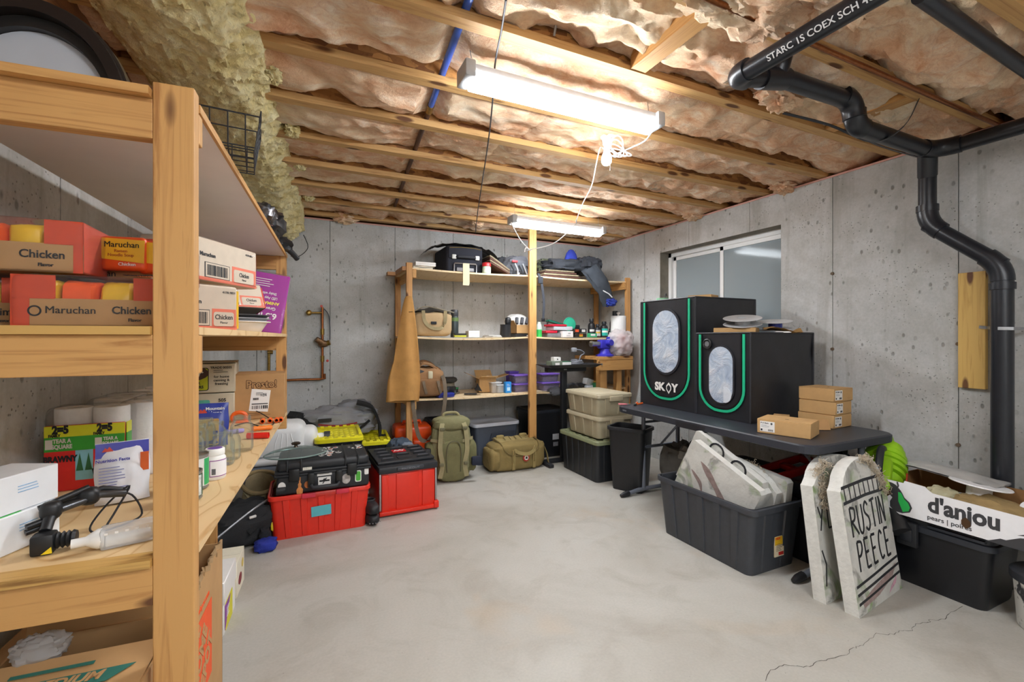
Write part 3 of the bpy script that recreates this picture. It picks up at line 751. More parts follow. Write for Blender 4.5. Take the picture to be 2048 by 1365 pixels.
def film(t, w, d, h, seed, amp=.02):
    m = MB().blob((0, 0, h / 2), (w * 1.06, d * 1.06, h * 1.06), amp, 6, seed, (36, 24), .16, fold=.02, flat=-.001)
    m.build('shrink_wrap', FILM, t)
def ramen_tray(label, w, d, h, loc, rz, word, low=.55, seed=1, open_front=True, title='Maruchan', packs=True):
    """printed cardboard tray of noodle packs under shrink film"""
    t = thing('noodle_case', label, 'noodle case', loc, rz, 'cases of noodles on the middle shelf')
    hl = h * low; th = .004
    MB().box((-w / 2, -d / 2, 0), (w / 2, d / 2, th)).build('tray_base', CARD2, t)
    MB().box((-w / 2, -d / 2, 0), (w / 2, -d / 2 + th, hl)).build('tray_front', CARD2, t)
    MB().box((-w / 2, d / 2 - th, 0), (w / 2, d / 2, h)).build('tray_back', ORB, t)
    for s in (-1, 1):
        MB().box((s * w / 2 - (th if s > 0 else 0), -d / 2, 0), (s * w / 2 + (th if s < 0 else 0), d / 2, h)).build('tray_side', ORB, t)
        x0, x1 = (-w / 2, -w / 2 + w * .26) if s < 0 else (w / 2 - w * .24, w / 2)
        MB().box((x0, -d / 2 - .001, hl * .98), (x1, -d / 2 + th, h)).build('tray_shoulder', ORB, t)
        xe = (-w / 2, -w / 2 + w * .11) if s < 0 else (w / 2 - w * .06, w / 2)
        MB().box((xe[0], -d / 2 - .001, 0), (xe[1], -d / 2, hl)).build('red_border', ORB, t)
    if packs:
        n = 4
        for k in range(n):
            x = -w / 2 + w * (k + .5) / n
            MB().blob((x, -.005, h * .52), (w / n * .98, d * .86, h * .86), .08, 4, seed + k, (16, 10), .35).build('noodle_pack', ORG if k % 2 else YEL, t)
    text(title, h * .20, INK, t, (-w * .14, -d / 2 - .0015, hl * .58), FR, bold=0, sx=1.0)
    if word:
        text(word, h * .21, INK, t, (w * .25, -d / 2 - .0015, hl * .60), FR, bold=.015, sx=.95)
        text('Flavor', h * .09, INK, t, (w * .27, -d / 2 - .0015, hl * .25), FR, bold=.02)
    MB().lathe([(.009, 0), (.0125, 0), (.0125, .0008), (.009, .0008), (.009, 0)], (-w * .36, -d / 2 - .0004, hl * .55), 20, (False, False), 'y').build('round_mark', INK, t)
    film(t, w, d, h, seed)
    return t
Z = ZM + .001
ramen_tray('front case of chicken noodles with low tray front on the middle shelf', .295, .25, .118, LF(-.235, .265, Z), -LA, 'Chicken', .55, 11)
ramen_tray('case of chicken noodles stacked at the far left under shrink film', .295, .25, .125, LF(-.43, .31, Z + .130), -LA + rad(3), 'Chicken', .55, 14, title='')
ramen_tray('opened case showing yellow and orange noodle packs, upper row behind the post', .28, .2, .12, LF(-.265, .44, Z + .130), -LA - rad(4), '', .28, 17)
# loose printed fronts on the open case
o = ramen_tray('case of shrimp noodles at the lower left below the stacked cases', .20, .24, .118, LF(-.50, .36, Z), -LA, 'Shrimp', .5, 21, title='')
# two printed yellow packs leaning in the open case
tt = thing('noodle_packet', 'yellow and orange noodle packet leaning in the opened case', 'noodle packet', LF(-.235, .31, Z + .155), -LA - rad(6), 'noodle packets in the opened case')
def packet(t):
    MB().rbox((-.052, -.012, 0), (.052, .012, .092), .011, 3).build('wrapper', ORG, t)
    decal(t, [(-.045, .03), (.05, .02), (.052, .082), (-.05, .086)], YEL, (0, -.0125, 0), FR, 'printed_panel')
    text('Maruchan', .022, INK, t, (0, -.0145, .068), FR, bold=0, sx=.92)
    text('Ramen\nNoodle Soup', .011, M('#b5642a', .6, var=0), t, (-.002, -.0145, .046), FR, bold=.01)
    text('Chicken', .012, WHITE, t, (.012, -.0145, .016), FR, bold=.015)
packet(tt)
dup(tt, LF(-.155, .31, Z + .150), -LA - rad(12), 'noodle packet leaning next to the near post in the opened case')

def case_side(label, w, d, h, loc, rz, seed, endmat, rot=None):
    """noodle case seen on its bar-code side"""
    t = thing('noodle_case', label, 'noodle case', loc, rz, 'cases of noodles on the middle shelf', rot)
    MB().rbox((-w / 2, -d / 2, 0), (w / 2, d / 2, h), .004, 1).build('carton', PALE, t)
    y = -d / 2 - .0012
    decal(t, rect(w * .99, h * .08, 0, h * .05), M('#ee7a5c', .6), (0, -d / 2, 0), FR, 'stripe')
    decal(t, rect(w * .40, h * .42, w * .28, h * .27), M('#ee7a5c', .6), (0, -d / 2, 0), FR, 'flavour_panel')
    decal(t, rrect(w * .34, h * .32, .008), PALE, (w * .27, -d / 2 - .0012, h * .25), FR, 'flavour_window')
    text('Chicken', h * .15, INK, t, (w * .27, -d / 2 - .0028, h * .29), FR, bold=.015, sx=.8)
    text('Flavor', h * .07, INK, t, (w * .27, -d / 2 - .0028, h * .17), FR)
    decal(t, rect(w * .36, h * .36, -w * .14, h * .27), INK, (0, -d / 2, 0), FR, 'barcode_frame')
    decal(t, rect(w * .34, h * .33, -w * .14, h * .27), PALE, (0, -d / 2 - .0008, 0), FR, 'barcode_ground')
    bars(t, w * .30, h * .25, (-w * .14, -d / 2 - .0018, h * .27), FR, 18, seed=seed)
    text('Maruchan', h * .13, INK, t, (-w * .28, -d / 2 - .0015, h * .62), FR, bold=.02)
    text('4178-9821', h * .07, INK, t, (w * .36, -d / 2 - .0015, h * .86), FR)
    MB().box((w / 2, -d / 2 + .01, .006), (w / 2 + .012, d / 2 - .01, h * .92)).build('pack_end', endmat, t)
    film(t, w, d, h, seed, .01)
    return t
case_side('noodle case standing on end right behind the near post, bar code side showing', .20, .12, .15, LF(-.14, .60, Z), rad(38), 31, YEL)
case_side('noodle case laid across the other cases at the top, right of the near post', .36, .18, .15, LF(-.165, .80, Z + .175), rad(62), 33, ORB)
case_side('noodle case tilted on the stacked pans at the end of the middle shelf', .28, .16, .13, LF(-.20, 1.42, Z + .10), rad(34), 35, ORB, (rad(-20), 0, rad(34)))
# stacked roasting pans
tp = thing('roasting_pan', 'shallow white and grey roasting pan, lowest of the stack', 'pan', LF(-.18, 1.42, Z), 0, 'nested pans on the middle shelf')
def pan(t, mt):
    MB().lathe([(.0, 0), (.115, 0), (.122, .004), (.15, .05), (.165, .052), (.165, .056), (.148, .056), (.118, .008), (.0, .006)], n=28, cap=(False, False)).build('pan', mt, t)
pan(tp, WHITE)
t2 = thing('roasting_pan', 'grey rimmed pan nested second in the stack', 'pan', LF(-.18, 1.42, Z + .016), 0, 'nested pans on the middle shelf'); pan(t2, M('#9c9da0', .35, .4))
t3 = thing('roasting_pan', 'dark rimmed pan on top of the nested stack', 'pan', LF(-.18, 1.42, Z + .032), 0, 'nested pans on the middle shelf'); pan(t3, M('#4a4a4c', .4, .3))
# magenta light-set box, upside down
mg = thing('light_set_box', 'magenta light-set box standing upside down at the far end', 'box', LF(-.16, 1.86, Z + .012), -LA, None, (rad(-8), rad(8), -LA + rad(4)))
MAG = M('#a8179b', .45, var=.06)
MB().rbox((-.15, -.035, 0), (.15, .035, .36), .004, 1).build('carton', MAG, mg)
UPS = (rad(90), rad(180), 0); YT = M('#f2e54a', .5, var=0)
text('6.5 ft', .05, WHITE, mg, (.06, -.0365, .10), UPS, bold=.02, align='CENTER')
text('Grave & Ghost', .026, WHITE, mg, (.02, -.0365, .145), UPS, bold=.015)
text('ANIMATED', .026, YT, mg, (.05, -.0365, .178), UPS, bold=.02)
text('LED App Controlled Ultra', .022, WHITE, mg, (.0, -.0365, .208), UPS, bold=.012, sx=.85)
text('Shaky with LiteEyes LED', .022, WHITE, mg, (.0, -.0365, .236), UPS, bold=.012, sx=.85)
lines(mg, .17, .055, 4, (.03, -.036, .30), FR, WHITE, 4)
decal(mg, rrect(.10, .08, .005), WHITE, (-.01, -.035, .05), FR, 'white_panel'); text('2', .03, INK, mg, (.0, -.0375, .05), UPS)
film(mg, .30, .07, .36, 8, .01)

# ------------------------------------------------------------------ lower board of the left shelf
Z = ZL + .001
c = at_z(520, 838, Z); c.y += .12
pb = carton('appliance_carton', 'tan cardboard carton printed Presto with a white shipping label', 'carton', .265, .25, .27, (c.x, c.y, Z), 0, CARD2, 'y')
text('Presto!', .062, M('#55351c', .7, var=0), pb, (.01, -.1265, .205), FR, bold=.06, sx=.9); text('Presto!', .062, CARD2, pb, (.01, -.1275, .205), FR, bold=.008, sx=.9)
decal(pb, rect(.10, .13), WHITE, (.0, -.125, .11), (rad(90), rad(7), 0), 'shipping_label')
bars(pb, .03, .012, (-.02, -.1266, .12)); bars(pb, .085, .02, (.002, -.1266, .07), FR, 9, seed=4); lines(pb, .06, .02, 3, (.01, -.1266, .15)); text('h24', .022, INK, pb, (.02, -.1268, .14), FR)
decal(pb, rect(.085, .005), INK, (.0, -.1264, .09), FR, 'black_rule'); lines(pb, .13, .02, 2, (.0, -.1255, .03), FR, M('#7a5a3c', .7, var=0))
# two canning-jar cartons
kc = at_z(420, 846, Z)
def kerr(label, z, rz, open_top, top):
    t = thing('canning_jar_carton', label, 'carton', (kc.x - .05, kc.y + .12, z), rz, 'canning jar cartons')
    MB().rbox((-.17, -.12, 0), (.17, .12, .165), .004, 1).build('body', M('#c9bfa8', .85, var=.14, scale=10), t)
    for s in (-1, 1): MB().box((-.17, 0 if s > 0 else -.12, .165), (.17, .12 if s > 0 else -.004, .168), (rad(6 * s), 0, 0)).build('flap', M('#bcae90', .85, var=.2, scale=10), t)
    if top:
        decal(t, rrect(.17, .13, .012), INK, (-.045, -.12, .078), FR, 'brand_border'); decal(t, rrect(.162, .122, .01), M('#b9bf1c', .6), (-.045, -.1212, .078), FR, 'brand_panel')
        decal(t, ell(.172, .085), M('#4a2f26', .6), (-.045, -.1222, .112), FR, 'brand_oval')
        text('Kerr', .055, WHITE, t, (-.045, -.124, .112), FR, shear=.3, bold=.012); text('REGULAR\nMASON JARS', .022, INK, t, (-.045, -.1235, .045), FR, bold=.03, sx=.95)
        text('TRADE 00505', .018, INK, t, (.10, -.1215, .142), FR, bold=.02); lines(t, .075, .02, 2, (.10, -.1205, .122))
        text('for home\ncanning &\nfreezing', .02, INK, t, (.102, -.1215, .07), FR, bold=.012)
    else:
        decal(t, rrect(.2, .10, .01), M('#58b09d', .6), (-.05, -.12, .08), FR, 'green_panel'); decal(t, rect(.12, .02), M('#d2452f', .6), (-.09, -.1214, .10), FR, 'red_flash')
        text('505', .026, INK, t, (.11, -.1215, .125), FR, bold=.02); decal(t, ell(.022, .014), M('#e23a22', .5), (.13, -.12, .10), FR, 'red_spot')
    return t
kerr('pale green and cream canning-jar carton under the other one', Z, 0, False, False)
kerr('cream canning-jar carton printed Kerr on top of another', Z + .17, rad(2), True, True)
# foil food pouches
def pouch(label, p, w, h, rz, face, back):
    t = thing('foil_food_pouch', label, 'food pouch', p, 0, 'foil food pouches', (rad(-10), 0, rz))
    m = MB()
    def sh(sgn):
        def f(u, v):
            bul = (1 - (2 * u - 1) ** 4) * math.sin(math.pi * min(1, v * 1.25 + .02)) if v < .8 else 0
            bul = (1 - (2 * u - 1) ** 4) * max(0, (1 - v) ** .6) * (1 if v > .02 else .7)
            return ((u - .5) * w * (1 - .03 * math.sin(v * 9)), sgn * (.003 + .03 * bul) + .004 * noise.noise(Vector((u * 5, v * 5, w * 50))), v * h)
        return f
    a = MB().grid(sh(-1), 14, 14); a.grid(sh(1), 14, 14); a.build('pouch', back, t)
    return t
DB = M('#2b3a8c', .35, var=.1); WB = M('#e6e8ee', .35, var=.04)
p1 = pouch('white and blue foil pouch, nutrition panel facing out, left of the post', at_z(246, 1003, Z), .125, .175, rad(16), None, WB)
def onp(o, v, h, w): pass
decal(p1, rect(.122, .042), M('#3a3fb0', .35), (0, -.0065, .152), (rad(90), 0, 0), 'blue_band', .004); text('Nutrition Facts', .0125, M('#3a3fb0', .5, var=0), p1, (-.022, -.022, .123), (rad(102), 0, 0), bold=.02)
decal(p1, [(-.012, -.006), (-.004, .006), (0, .001), (.005, .008), (.014, -.006)], M('#d2452f', .5), (-.035, -.0115, .155), FR, 'peak_mark')
lines(p1, .07, .075, 9, (-.018, -.0315, .07), (rad(96), 0, 0), M('#7d83bb', .6, var=0), 3); decal(p1, rect(.02, .055), M('#e2672a', .5), (.05, -.021, .11), (rad(100), 0, 0), 'orange_tab')
p2 = pouch('dark blue foil pouch with a tan front, behind the glass jars', at_z(418, 893, Z), .145, .19, rad(0), None, DB)
decal(p2, rrect(.105, .115, .006), M('#c79c56', .6, var=.25, scale=25), (-.012, -.031, .062), (rad(96), 0, 0), 'tan_panel', .003); text('Mountain\nHouse', .019, WHITE, p2, (.022, -.0165, .155), (rad(104), 0, 0), bold=.02)
decal(p2, [(-.02, -.009), (-.008, .009), (-.001, .002), (.006, .01), (.018, -.009)], M('#d2452f', .5), (-.025, -.0165, .155), (rad(104), 0, 0), 'peak_mark')
for z in (.035, .058): decal(p2, rect(.018, .015), DB, (.028, -.0355, z), (rad(96), 0, 0), 'blue_icon')
# glass jars
JAR = glass('#f6faf8', .03, name='jar_glass', alpha=.04)
jr = thing('glass_mason_jar', 'x', 'jar', (0, 0, 0), 0, 'empty glass jars on the plywood board')
def jar_parts(t, r=.038, h=.13):
    MB().lathe([(.0, .003), (r * .9, .003), (r, .012), (r, h * .68), (r * .93, h * .76), (r * .76, h * .83), (r * .74, h * .86)], n=20, cap=(True, False)).build('jar_body', JAR, t)
    m = MB()
    prof = [(r * .74, h * .86)]
    for k in range(3): prof += [(r * .82, h * (.875 + k * .04)), (r * .75, h * (.895 + k * .04))]
    prof += [(r * .76, h), (r * .70, h), (r * .68, h * .87)]
    m.lathe(prof, n=20, cap=(False, False)).build('threaded_neck', JAR, t)
jar_parts(jr)
jl = [((484, 902), 1.15, 'large glass jar at the far end of the jar group'), ((462, 919), .9, 'glass jar second nearest the white bottle'), ((448, 930), .95, 'glass jar just behind the white bottle'),
      ((432, 905), 1.0, 'glass jar in the middle row of the jar group'), ((410, 900), 1.05, 'glass jar in front of the dark blue pouch'), ((396, 912), 1.0, 'glass jar in the back row near the post'), ((388, 925), .9, 'glass jar nearest the post'), ((425, 890), .9, 'glass jar at the foot of the dark blue pouch')]
for k, ((u, v), s, lab) in enumerate(jl):
    p = at_z(u, v, Z); o = jr if k == 0 else dup(jr, p)
    o.location = p; o['label'] = lab; o.scale = (s, s, s)
# cans and bottle
t = thing('food_can', 'short green labelled food can nearest the post', 'can', at_z(376, 1000, Z), rad(20))
def can(t, r, h, col, col2):
    MB().lathe([(0, .002), (r * .94, .002), (r, .004), (r, .007), (r * .97, .009), (r * .97, h - .009), (r, h - .007), (r, h - .001), (r * .93, h - .001), (r * .92, h - .005), (0, h - .006)], n=28).build('tin', M('#b7b6b0', .3, .9, var=.1), t)
    m = MB(); m.lathe([(r * .985, .012), (r * .985, h - .012)], n=28, cap=(False, False)).build('paper_label', col, t)
    m = MB(); n = 8; vs = []
    for i in range(n + 1):
        a = rad(-95 + 60 * i / n); vs += [(r * .992 * math.cos(a), r * .992 * math.sin(a), .014), (r * .992 * math.cos(a), r * .992 * math.sin(a), h - .014)]
    m.add(vs, [(2 * i, 2 * i + 2, 2 * i + 3, 2 * i + 1) for i in range(n)]).build('label_panel', col2, t)
can(t, .037, .088, M('#2f5a45', .5, var=.2), M('#dfe3dc', .6, var=.4, scale=90))
t = thing('food_can', 'taller food can with white, green and orange label behind the short can', 'can', at_z(384, 978, Z), rad(60))
can(t, .046, .112, M('#e2e2dc', .5, var=.05), M('#35a35f', .5))
t = thing('supplement_bottle', 'white plastic supplement bottle with purple lid and label', 'bottle', at_z(430, 957, Z), 0)
MB().lathe([(0, 0), (.03, 0), (.033, .004), (.033, .072), (.028, .08), (.026, .083)], n=24).build('bottle', WHITE, t)
MB().lathe([(.029, .083), (.0295, .085), (.0295, .101), (.027, .104), (0, .104)], n=24).build('lid', WHITE, t)
MB().lathe([(0, .1041), (.022, .1041), (.022, .1048), (0, .1048)], n=20).build('lid_print', M('#6a4b9c', .5), t)
def curved(t, r, a0, a1, z0, z1, mat, name):
    m = MB(); n = 8; vs = []
    for i in range(n + 1):
        a = rad(a0 + (a1 - a0) * i / n); vs += [(r * math.cos(a), r * math.sin(a), z0), (r * math.cos(a), r * math.sin(a), z1)]
    return m.add(vs, [(2 * i, 2 * i + 2, 2 * i + 3, 2 * i + 1) for i in range(n)], True).build(name, mat, t)
curved(t, .0334, -110, 10, .012, .068, M('#8c4b8f', .5), 'label_border'); curved(t, .0337, -106, 6, .015, .065, M('#ece9ec', .5, var=.02), 'label')
curved(t, .034, -98, -78, .02, .04, M('#6b6b70', .6, var=.5, scale=300), 'barcode')
# hand tools at the far end
TOOLZ = Z
t = thing('heat_gun', 'black hand tool lying behind the orange clamp', 'tool', at_z(462, 840, Z), 0)
MB().cyl((-.045, -.03, .03), (.05, .06, .075), .026, .032, 14).build('barrel', BLK, t); MB().cyl((-.045, -.03, .03), (-.07, -.05, .03), .02, .018, 12).build('nozzle', STEEL, t)
OR = M('#f2671f', .4, var=.06)
t = thing('orange_clamp', 'orange plastic clamp jaw on the plywood', 'clamp', at_z(478, 846, Z), 0)
m = MB(); m.tube([(.035 * math.cos(a), .012, .03 + .028 * math.sin(a)) for a in [rad(-40 + 26 * i) for i in range(11)]], .011, 8); m.build('jaw', OR, t); MB().rbox((-.02, -.02, 0), (.05, .02, .012), .004).build('base', OR, t)
t = thing('wire_stripper', 'yellow and black pliers lying by the tan carton', 'pliers', at_z(512, 832, Z), 0)
MB().tube([(-.06, -.03, .03), (-.01, -.02, .03), (.06, -.02, .025)], .009, 8).build('handle', M('#f0dc32', .45), t); MB().tube([(-.06, .0, .035), (0, .005, .035), (.06, .0, .035)], .009, 8).build('handle', M('#f0dc32', .45), t)
MB().tube([(.05, -.02, .026), (.09, -.015, .02)], .011, 8).build('grip_end', BLK, t); MB().tube([(-.06, -.015, .033), (-.10, -.01, .03)], .012, 8, .006).build('jaws', STEEL, t)
MB().cyl((-.06, -.03, .0), (-.06, -.03, .03), .004).cyl((.09, -.015, 0), (.09, -.015, .012), .004).build('joint', BLK, t)
for k, (u, v) in enumerate(((526, 846), (541, 845), (554, 844), (562, 843))):
    t = thing('socket_driver', ('orange ring-ended driver nearest the clamp', 'second orange ring-ended driver', 'third orange ring-ended driver', 'orange ring-ended driver at the shelf edge')[k], 'tool', at_z(u, v, Z), 0, 'orange ring-ended drivers')
    MB().lathe([(.010, 0), (.013, 0), (.014, .01), (.014, .04), (.012, .05), (.009, .05)], (0, 0, .0145), 14, axis='y', cap=(True, False)).build('ring', OR, t)
    MB().lathe([(0, .001), (.0098, .001)], (0, 0, .0145), 14, axis='y').build('bore', M('#a8280f', .6), t)
t = thing('screwdriver_handle', 'orange ribbed handle lying on the plywood', 'tool', at_z(524, 862, Z), rad(8))
m = MB(); m.lathe([(.004, -.05), (.012, -.045), (.013, -.03), (.0105, -.02), (.013, -.01), (.0105, 0), (.013, .01), (.0105, .02), (.013, .03), (.012, .045), (.003, .05)], (0, 0, .014), 14, axis='x'); m.build('handle', M('#f2832c', .4), t)
t = thing('red_tube', 'red hollow plastic tube lying beside the big jar', 'tube', at_z(515, 878, Z), rad(-14))
MB().lathe([(.011, -.045), (.0145, -.045), (.0145, .05), (.011, .05), (.0105, -.04)], (0, 0, .015), 16, axis='x', cap=(False, False)).build('tube', M('#d8261d', .35), t)
t = thing('purple_scissors', 'lavender handled cutter partly behind the big jar', 'cutter', at_z(466, 868, Z), rad(15))
MB().rbox((-.05, -.012, 0), (.05, .012, .022), .009, 3).build('grip', M('#a58fd8', .45), t); MB().rbox((-.07, -.006, .004), (-.05, .006, .014), .004).build('tip', M('#3f9be0', .45), t)
tag(MB().tube(smooth_path([at_z(500, 818, Z + .06), at_z(520, 826, Z + .04), at_z(545, 842, Z + .01), at_z(545, 850, Z + .006), at_z(520, 853, Z + .006), at_z(495, 846, Z + .006), at_z(470, 852, Z + .006)]), .0028, 6).build('tool_cable', INK), 'thin black cable curling round the hand tools', 'cable')

# paper towels along the wall
ROLL = M('#f2f1ef', .85, var=.04, scale=60, bump=.25, bscale=90)
def towel_roll(t, x, y, h=.255, r=.062):
    q = MB().lathe([(.02, .0), (r * .97, .0), (r, .004), (r, h - .004), (r * .97, h), (.022, h), (.02, h - .03), (0, h - .03)], (x, y, 0), 24, cap=(False, True)).build('roll', ROLL, t); return q
def towel_pack(label, loc, rz, nx, ny, r=.062):
    t = thing('paper_towel_pack', label, 'paper towels', loc, rz, 'paper towel packs'); q = 2 * r + .001
    for i in range(nx):
        for j in range(ny): towel_roll(t, q / 2 + i * q, q / 2 + j * q, .255, r)
    W_ = nx * q; m = MB()
    m.blob((W_ / 2, ny * q / 2, .128), (W_ * 1.05 + .006, ny * q * 1.05, .268), .012, 5, 3, (40, 20), .14, flat=-.0); m.build('clear_wrap', FILM, t)
    return t
tk = towel_pack('printed pack of paper towels with yellow, green and red bands', LF(-.548, .645, Z), rad(0), 2, 1, .048)
tk_k = .193 / .266
YB_ = M('#e6ea2b', .4, var=.04); GB_ = M('#3fae3a', .4, var=.05); RB_ = M('#dd2a23', .4, var=.06)
slv_ = MB().rbox((-.004, -.010, .0), (.27, -.003, .206), .002, 1).build('printed_sleeve', RB_, tk); slv_.scale = (tk_k, 1, 1)
for z0, z1, mt, nm in ((.17, .205, YB_, 'yellow_band'), (.125, .17, GB_, 'green_band'), (.0, .125, RB_, 'red_band')):
    decal(slv_, [(-.004, z0), (.27, z0), (.27, z1), (-.004, z1)], mt, (0, -.0105, 0), FR, nm, .003)
    decal(slv_, [(0, z0), (.045, z0), (.045, z1), (0, z1)], mt, (.2735, -.005, 0), (rad(90), 0, rad(90)), nm, .003)
decal(slv_, [(.10, .03), (.16, .03), (.16, .125), (.10, .125)], M('#8cc9d6', .5), (0, -.014, 0), FR, 'sky_panel'); 
for x in (.115, .145): decal(slv_, [(x - .012, .06), (x + .012, .06), (x, .115)], M('#2c6a3c', .6), (0, -.0155, 0), FR, 'tree_print')
for x in (.05, .2): text('2=5', .034, INK, slv_, (x, -.0145, .192), FR, bold=.06); text('FAMILY', .012, INK, slv_, (x - .02, -.0145, .1745), FR, bold=.04)
text('TEAR A\nSQUARE', .018, WHITE, slv_, (.055, -.0145, .148), FR, bold=.04); text('TEAR A\nSQUARE', .015, WHITE, slv_, (.22, -.0145, .148), FR, bold=.04)
decal(slv_, rect(.024, .03), WHITE, (.012, -.0135, .148), FR, 'square_print'); decal(slv_, rect(.024, .026), WHITE, (.178, -.0135, .148), FR, 'square_print')
text('BRAWNY', .026, INK, slv_, (.05, -.0155, .10), FR, bold=.05); decal(slv_, [(.165, .02), (.268, .05), (.268, .105), (.165, .075)], WHITE, (0, -.0138, 0), FR, 'name_band')
text('BRAWNY', .034, INK, slv_, (.215, -.0158, .063), (rad(90), rad(-15), 0), bold=.04, sx=.8); text('3PLY', .022, INK, slv_, (.248, -.0158, .122), FR, bold=.04)
k2 = towel_pack('second pack of paper towels behind the printed pack', LF(-.535, .86, Z), 0, 1, 2)
k3 = towel_pack('third pack of paper towels by the near post with a red strip', LF(-.40, .74, Z), 0, 1, 2)
decal(k3, rrect(.03, .15, .01), RB_, (.018, -.011, .165), FR, 'red_strip', .003); text('SQ 3PLY', .02, INK, k3, (.018, -.0155, .165), (rad(90), rad(90), 0), bold=.03)
for k, (x, y) in enumerate(((-.46, 1.22), (-.46, 1.36))):
    t = thing('paper_towel_roll', ('loose white paper towel roll by the wall behind the packs', 'farthest white paper towel roll by the wall')[k], 'paper towels', LF(x, y, Z), 0, 'loose paper towel rolls'); towel_roll(t, 0, 0)
tb = thing('white_tub', 'pale plastic tub standing behind the paper towels', 'tub', LF(-.345, 1.10, Z), 0)
MB().lathe([(0, 0), (.07, 0), (.078, .01), (.084, .22), (.09, .225), (.09, .25), (.085, .255), (0, .255)], n=24).build('tub', M('#e4dfd2', .5), tb)
curved(tb, .0835, -160, -20, .06, .19, M('#cfd2d6', .6, var=.3, scale=60), 'label')
# stacked white tissue cartons at the near end
TB = M('#eef0f3', .45, var=.03); LBL = M('#9cc3e6', .5, var=.2, scale=70); GRN = M('#4dbd5a', .5)
def tissue(label, x, y, z, rz, print_):
    t = thing('tissue_carton', label, 'carton', LF(x, y, z), rz, 'white cartons stacked at the near end')
    w, d, h = .115, .20, .085
    MB().rbox((-w / 2, -d / 2, 0), (w / 2, d / 2, h), .002, 1).build('body', TB, t)
    MB().box((-w / 2 + .002, -d / 2 - .0015, .004), (w / 2 - .002, -d / 2, h * .55)).build('end_flap', TB, t)
    decal(t, [(-.012, 0), (.004, -.01), (.014, .004), (.002, .014)], LBL, (.02, -d / 2 - .0015, .03), FR, 'blue_print'); lines(t, .05, .02, 3, (-.01, -d / 2 - .0003, .065), FR, LBL, print_)
    lines(t, .05, .02, 3, (w / 2, .03, .05), (rad(90), 0, rad(90)), LBL, 5)
    if print_ == 1: decal(t, rect(w * .9, .05), GRN, (0, -d / 2 + .09, h), TOPR, 'green_panel', .001)
    return t
tissue('lower white tissue carton at the near end by the black arm', -.43, .17, Z, rad(-24), 1); tissue('upper white tissue carton by the black arm', -.435, .175, Z + .0865, rad(-24), 2)
tissue('lower white tissue carton at the left picture edge', -.55, .11, Z, rad(-26), 3); tissue('upper white tissue carton with green panel at the left edge', -.55, .115, Z + .0865, rad(-26), 1)
# clip-on lamp: folded black arm with a bellows head
g = thing('clip_on_arm_lamp', 'black folded clip-on arm with ribbed head and cable', 'lamp', at_z(150, 1075, Z), rad(6))
g.scale = (.72, .72, .72)
MB().rbox((-.075, -.13, 0), (-.02, -.075, .062), .008).build('head_block', BLACK, g)
MB().lathe([(.022, 0), (.026, .006), (.019, .012), (.026, .018), (.019, .024), (.026, .030), (.019, .036), (.026, .042), (.022, .05)], (-.022, -.10, .032), 18, axis='x').build('bellows', BLACK, g)
decal(g, [(-.012, -.009), (.014, -.009), (.012, .011)], M('#f0d21f', .5), (-.036, -.1315, .014), FR, 'warning_triangle')
MB().tube([(-.05, -.085, .06), (-.05, -.05, .085), (-.04, -.02, .11)], .016, 10).build('lower_joint', BLACK, g)
for dy, r, n_ in ((0, .013, 'upper_arm'), (.035, .011, 'upper_arm')): MB().tube([(-.055, -.02 + dy, .10 + dy * .5), (.06, .03 + dy, .125 + dy * .3), (.12, .06 + dy, .11)], r, 10).build(n_, M('#5a5c60', .3, .8) if dy == 0 else BLACK, g)
for a, b in (((-.08, -.03, .12), (.03, .03, .155)), ((-.10, -.06, .075), (-.05, -.03, .085)), ((-.105, -.05, .055), (-.05, -.02, .065))): MB().tube([a, b], .010, 10).build('clamp_leg', BLACK, g)
MB().blob((-.05, -.03, .11), (.055, .05, .06), .05, 2, 1, (16, 10), .7).build('knuckle', BLACK, g); MB().blob((.03, .03, .125), (.06, .055, .06), .05, 2, 2, (16, 10), .7).build('knuckle', BLACK, g)
MB().tube(smooth_path([(.09, .05, .12), (.14, .06, .10), (.17, .05, .03), (.13, .02, .012), (.06, -.02, .01), (.04, 0, .03), (.08, .04, .09), (.13, .08, .13), (.10, .04, .06), (.08, .0, .02)]), .0034, 6).build('cable', INK, g)
# clear plastic pump part
g = thing('clear_plastic_pump', 'clear plastic tool cover lying beside the black lamp', 'plastic part', at_z(228, 1092, Z), rad(14))
g.scale = (.8, .8, .8)
CLR = glass('#f6f7f8', .1, name='clear_plastic', alpha=.3); MILK = M('#e9e8e4', .3, var=.03)
MB().lathe([(.013, -.09), (.013, -.06), (.02, -.05), (.028, -.035), (.028, -.02)], (0, 0, .029), 16, axis='x').build('neck', MILK, g)
MB().rbox((-.03, -.03, .0), (.095, .03, .058), .008).build('shell', CLR, g); MB().rbox((-.02, -.022, .006), (.085, .022, .03), .006).build('tray', MILK, g)
for k in range(5): MB().box((-.02 + k * .023, -.031, .044), (-.012 + k * .023, -.029, .05)).build('slot', WHITE, g)

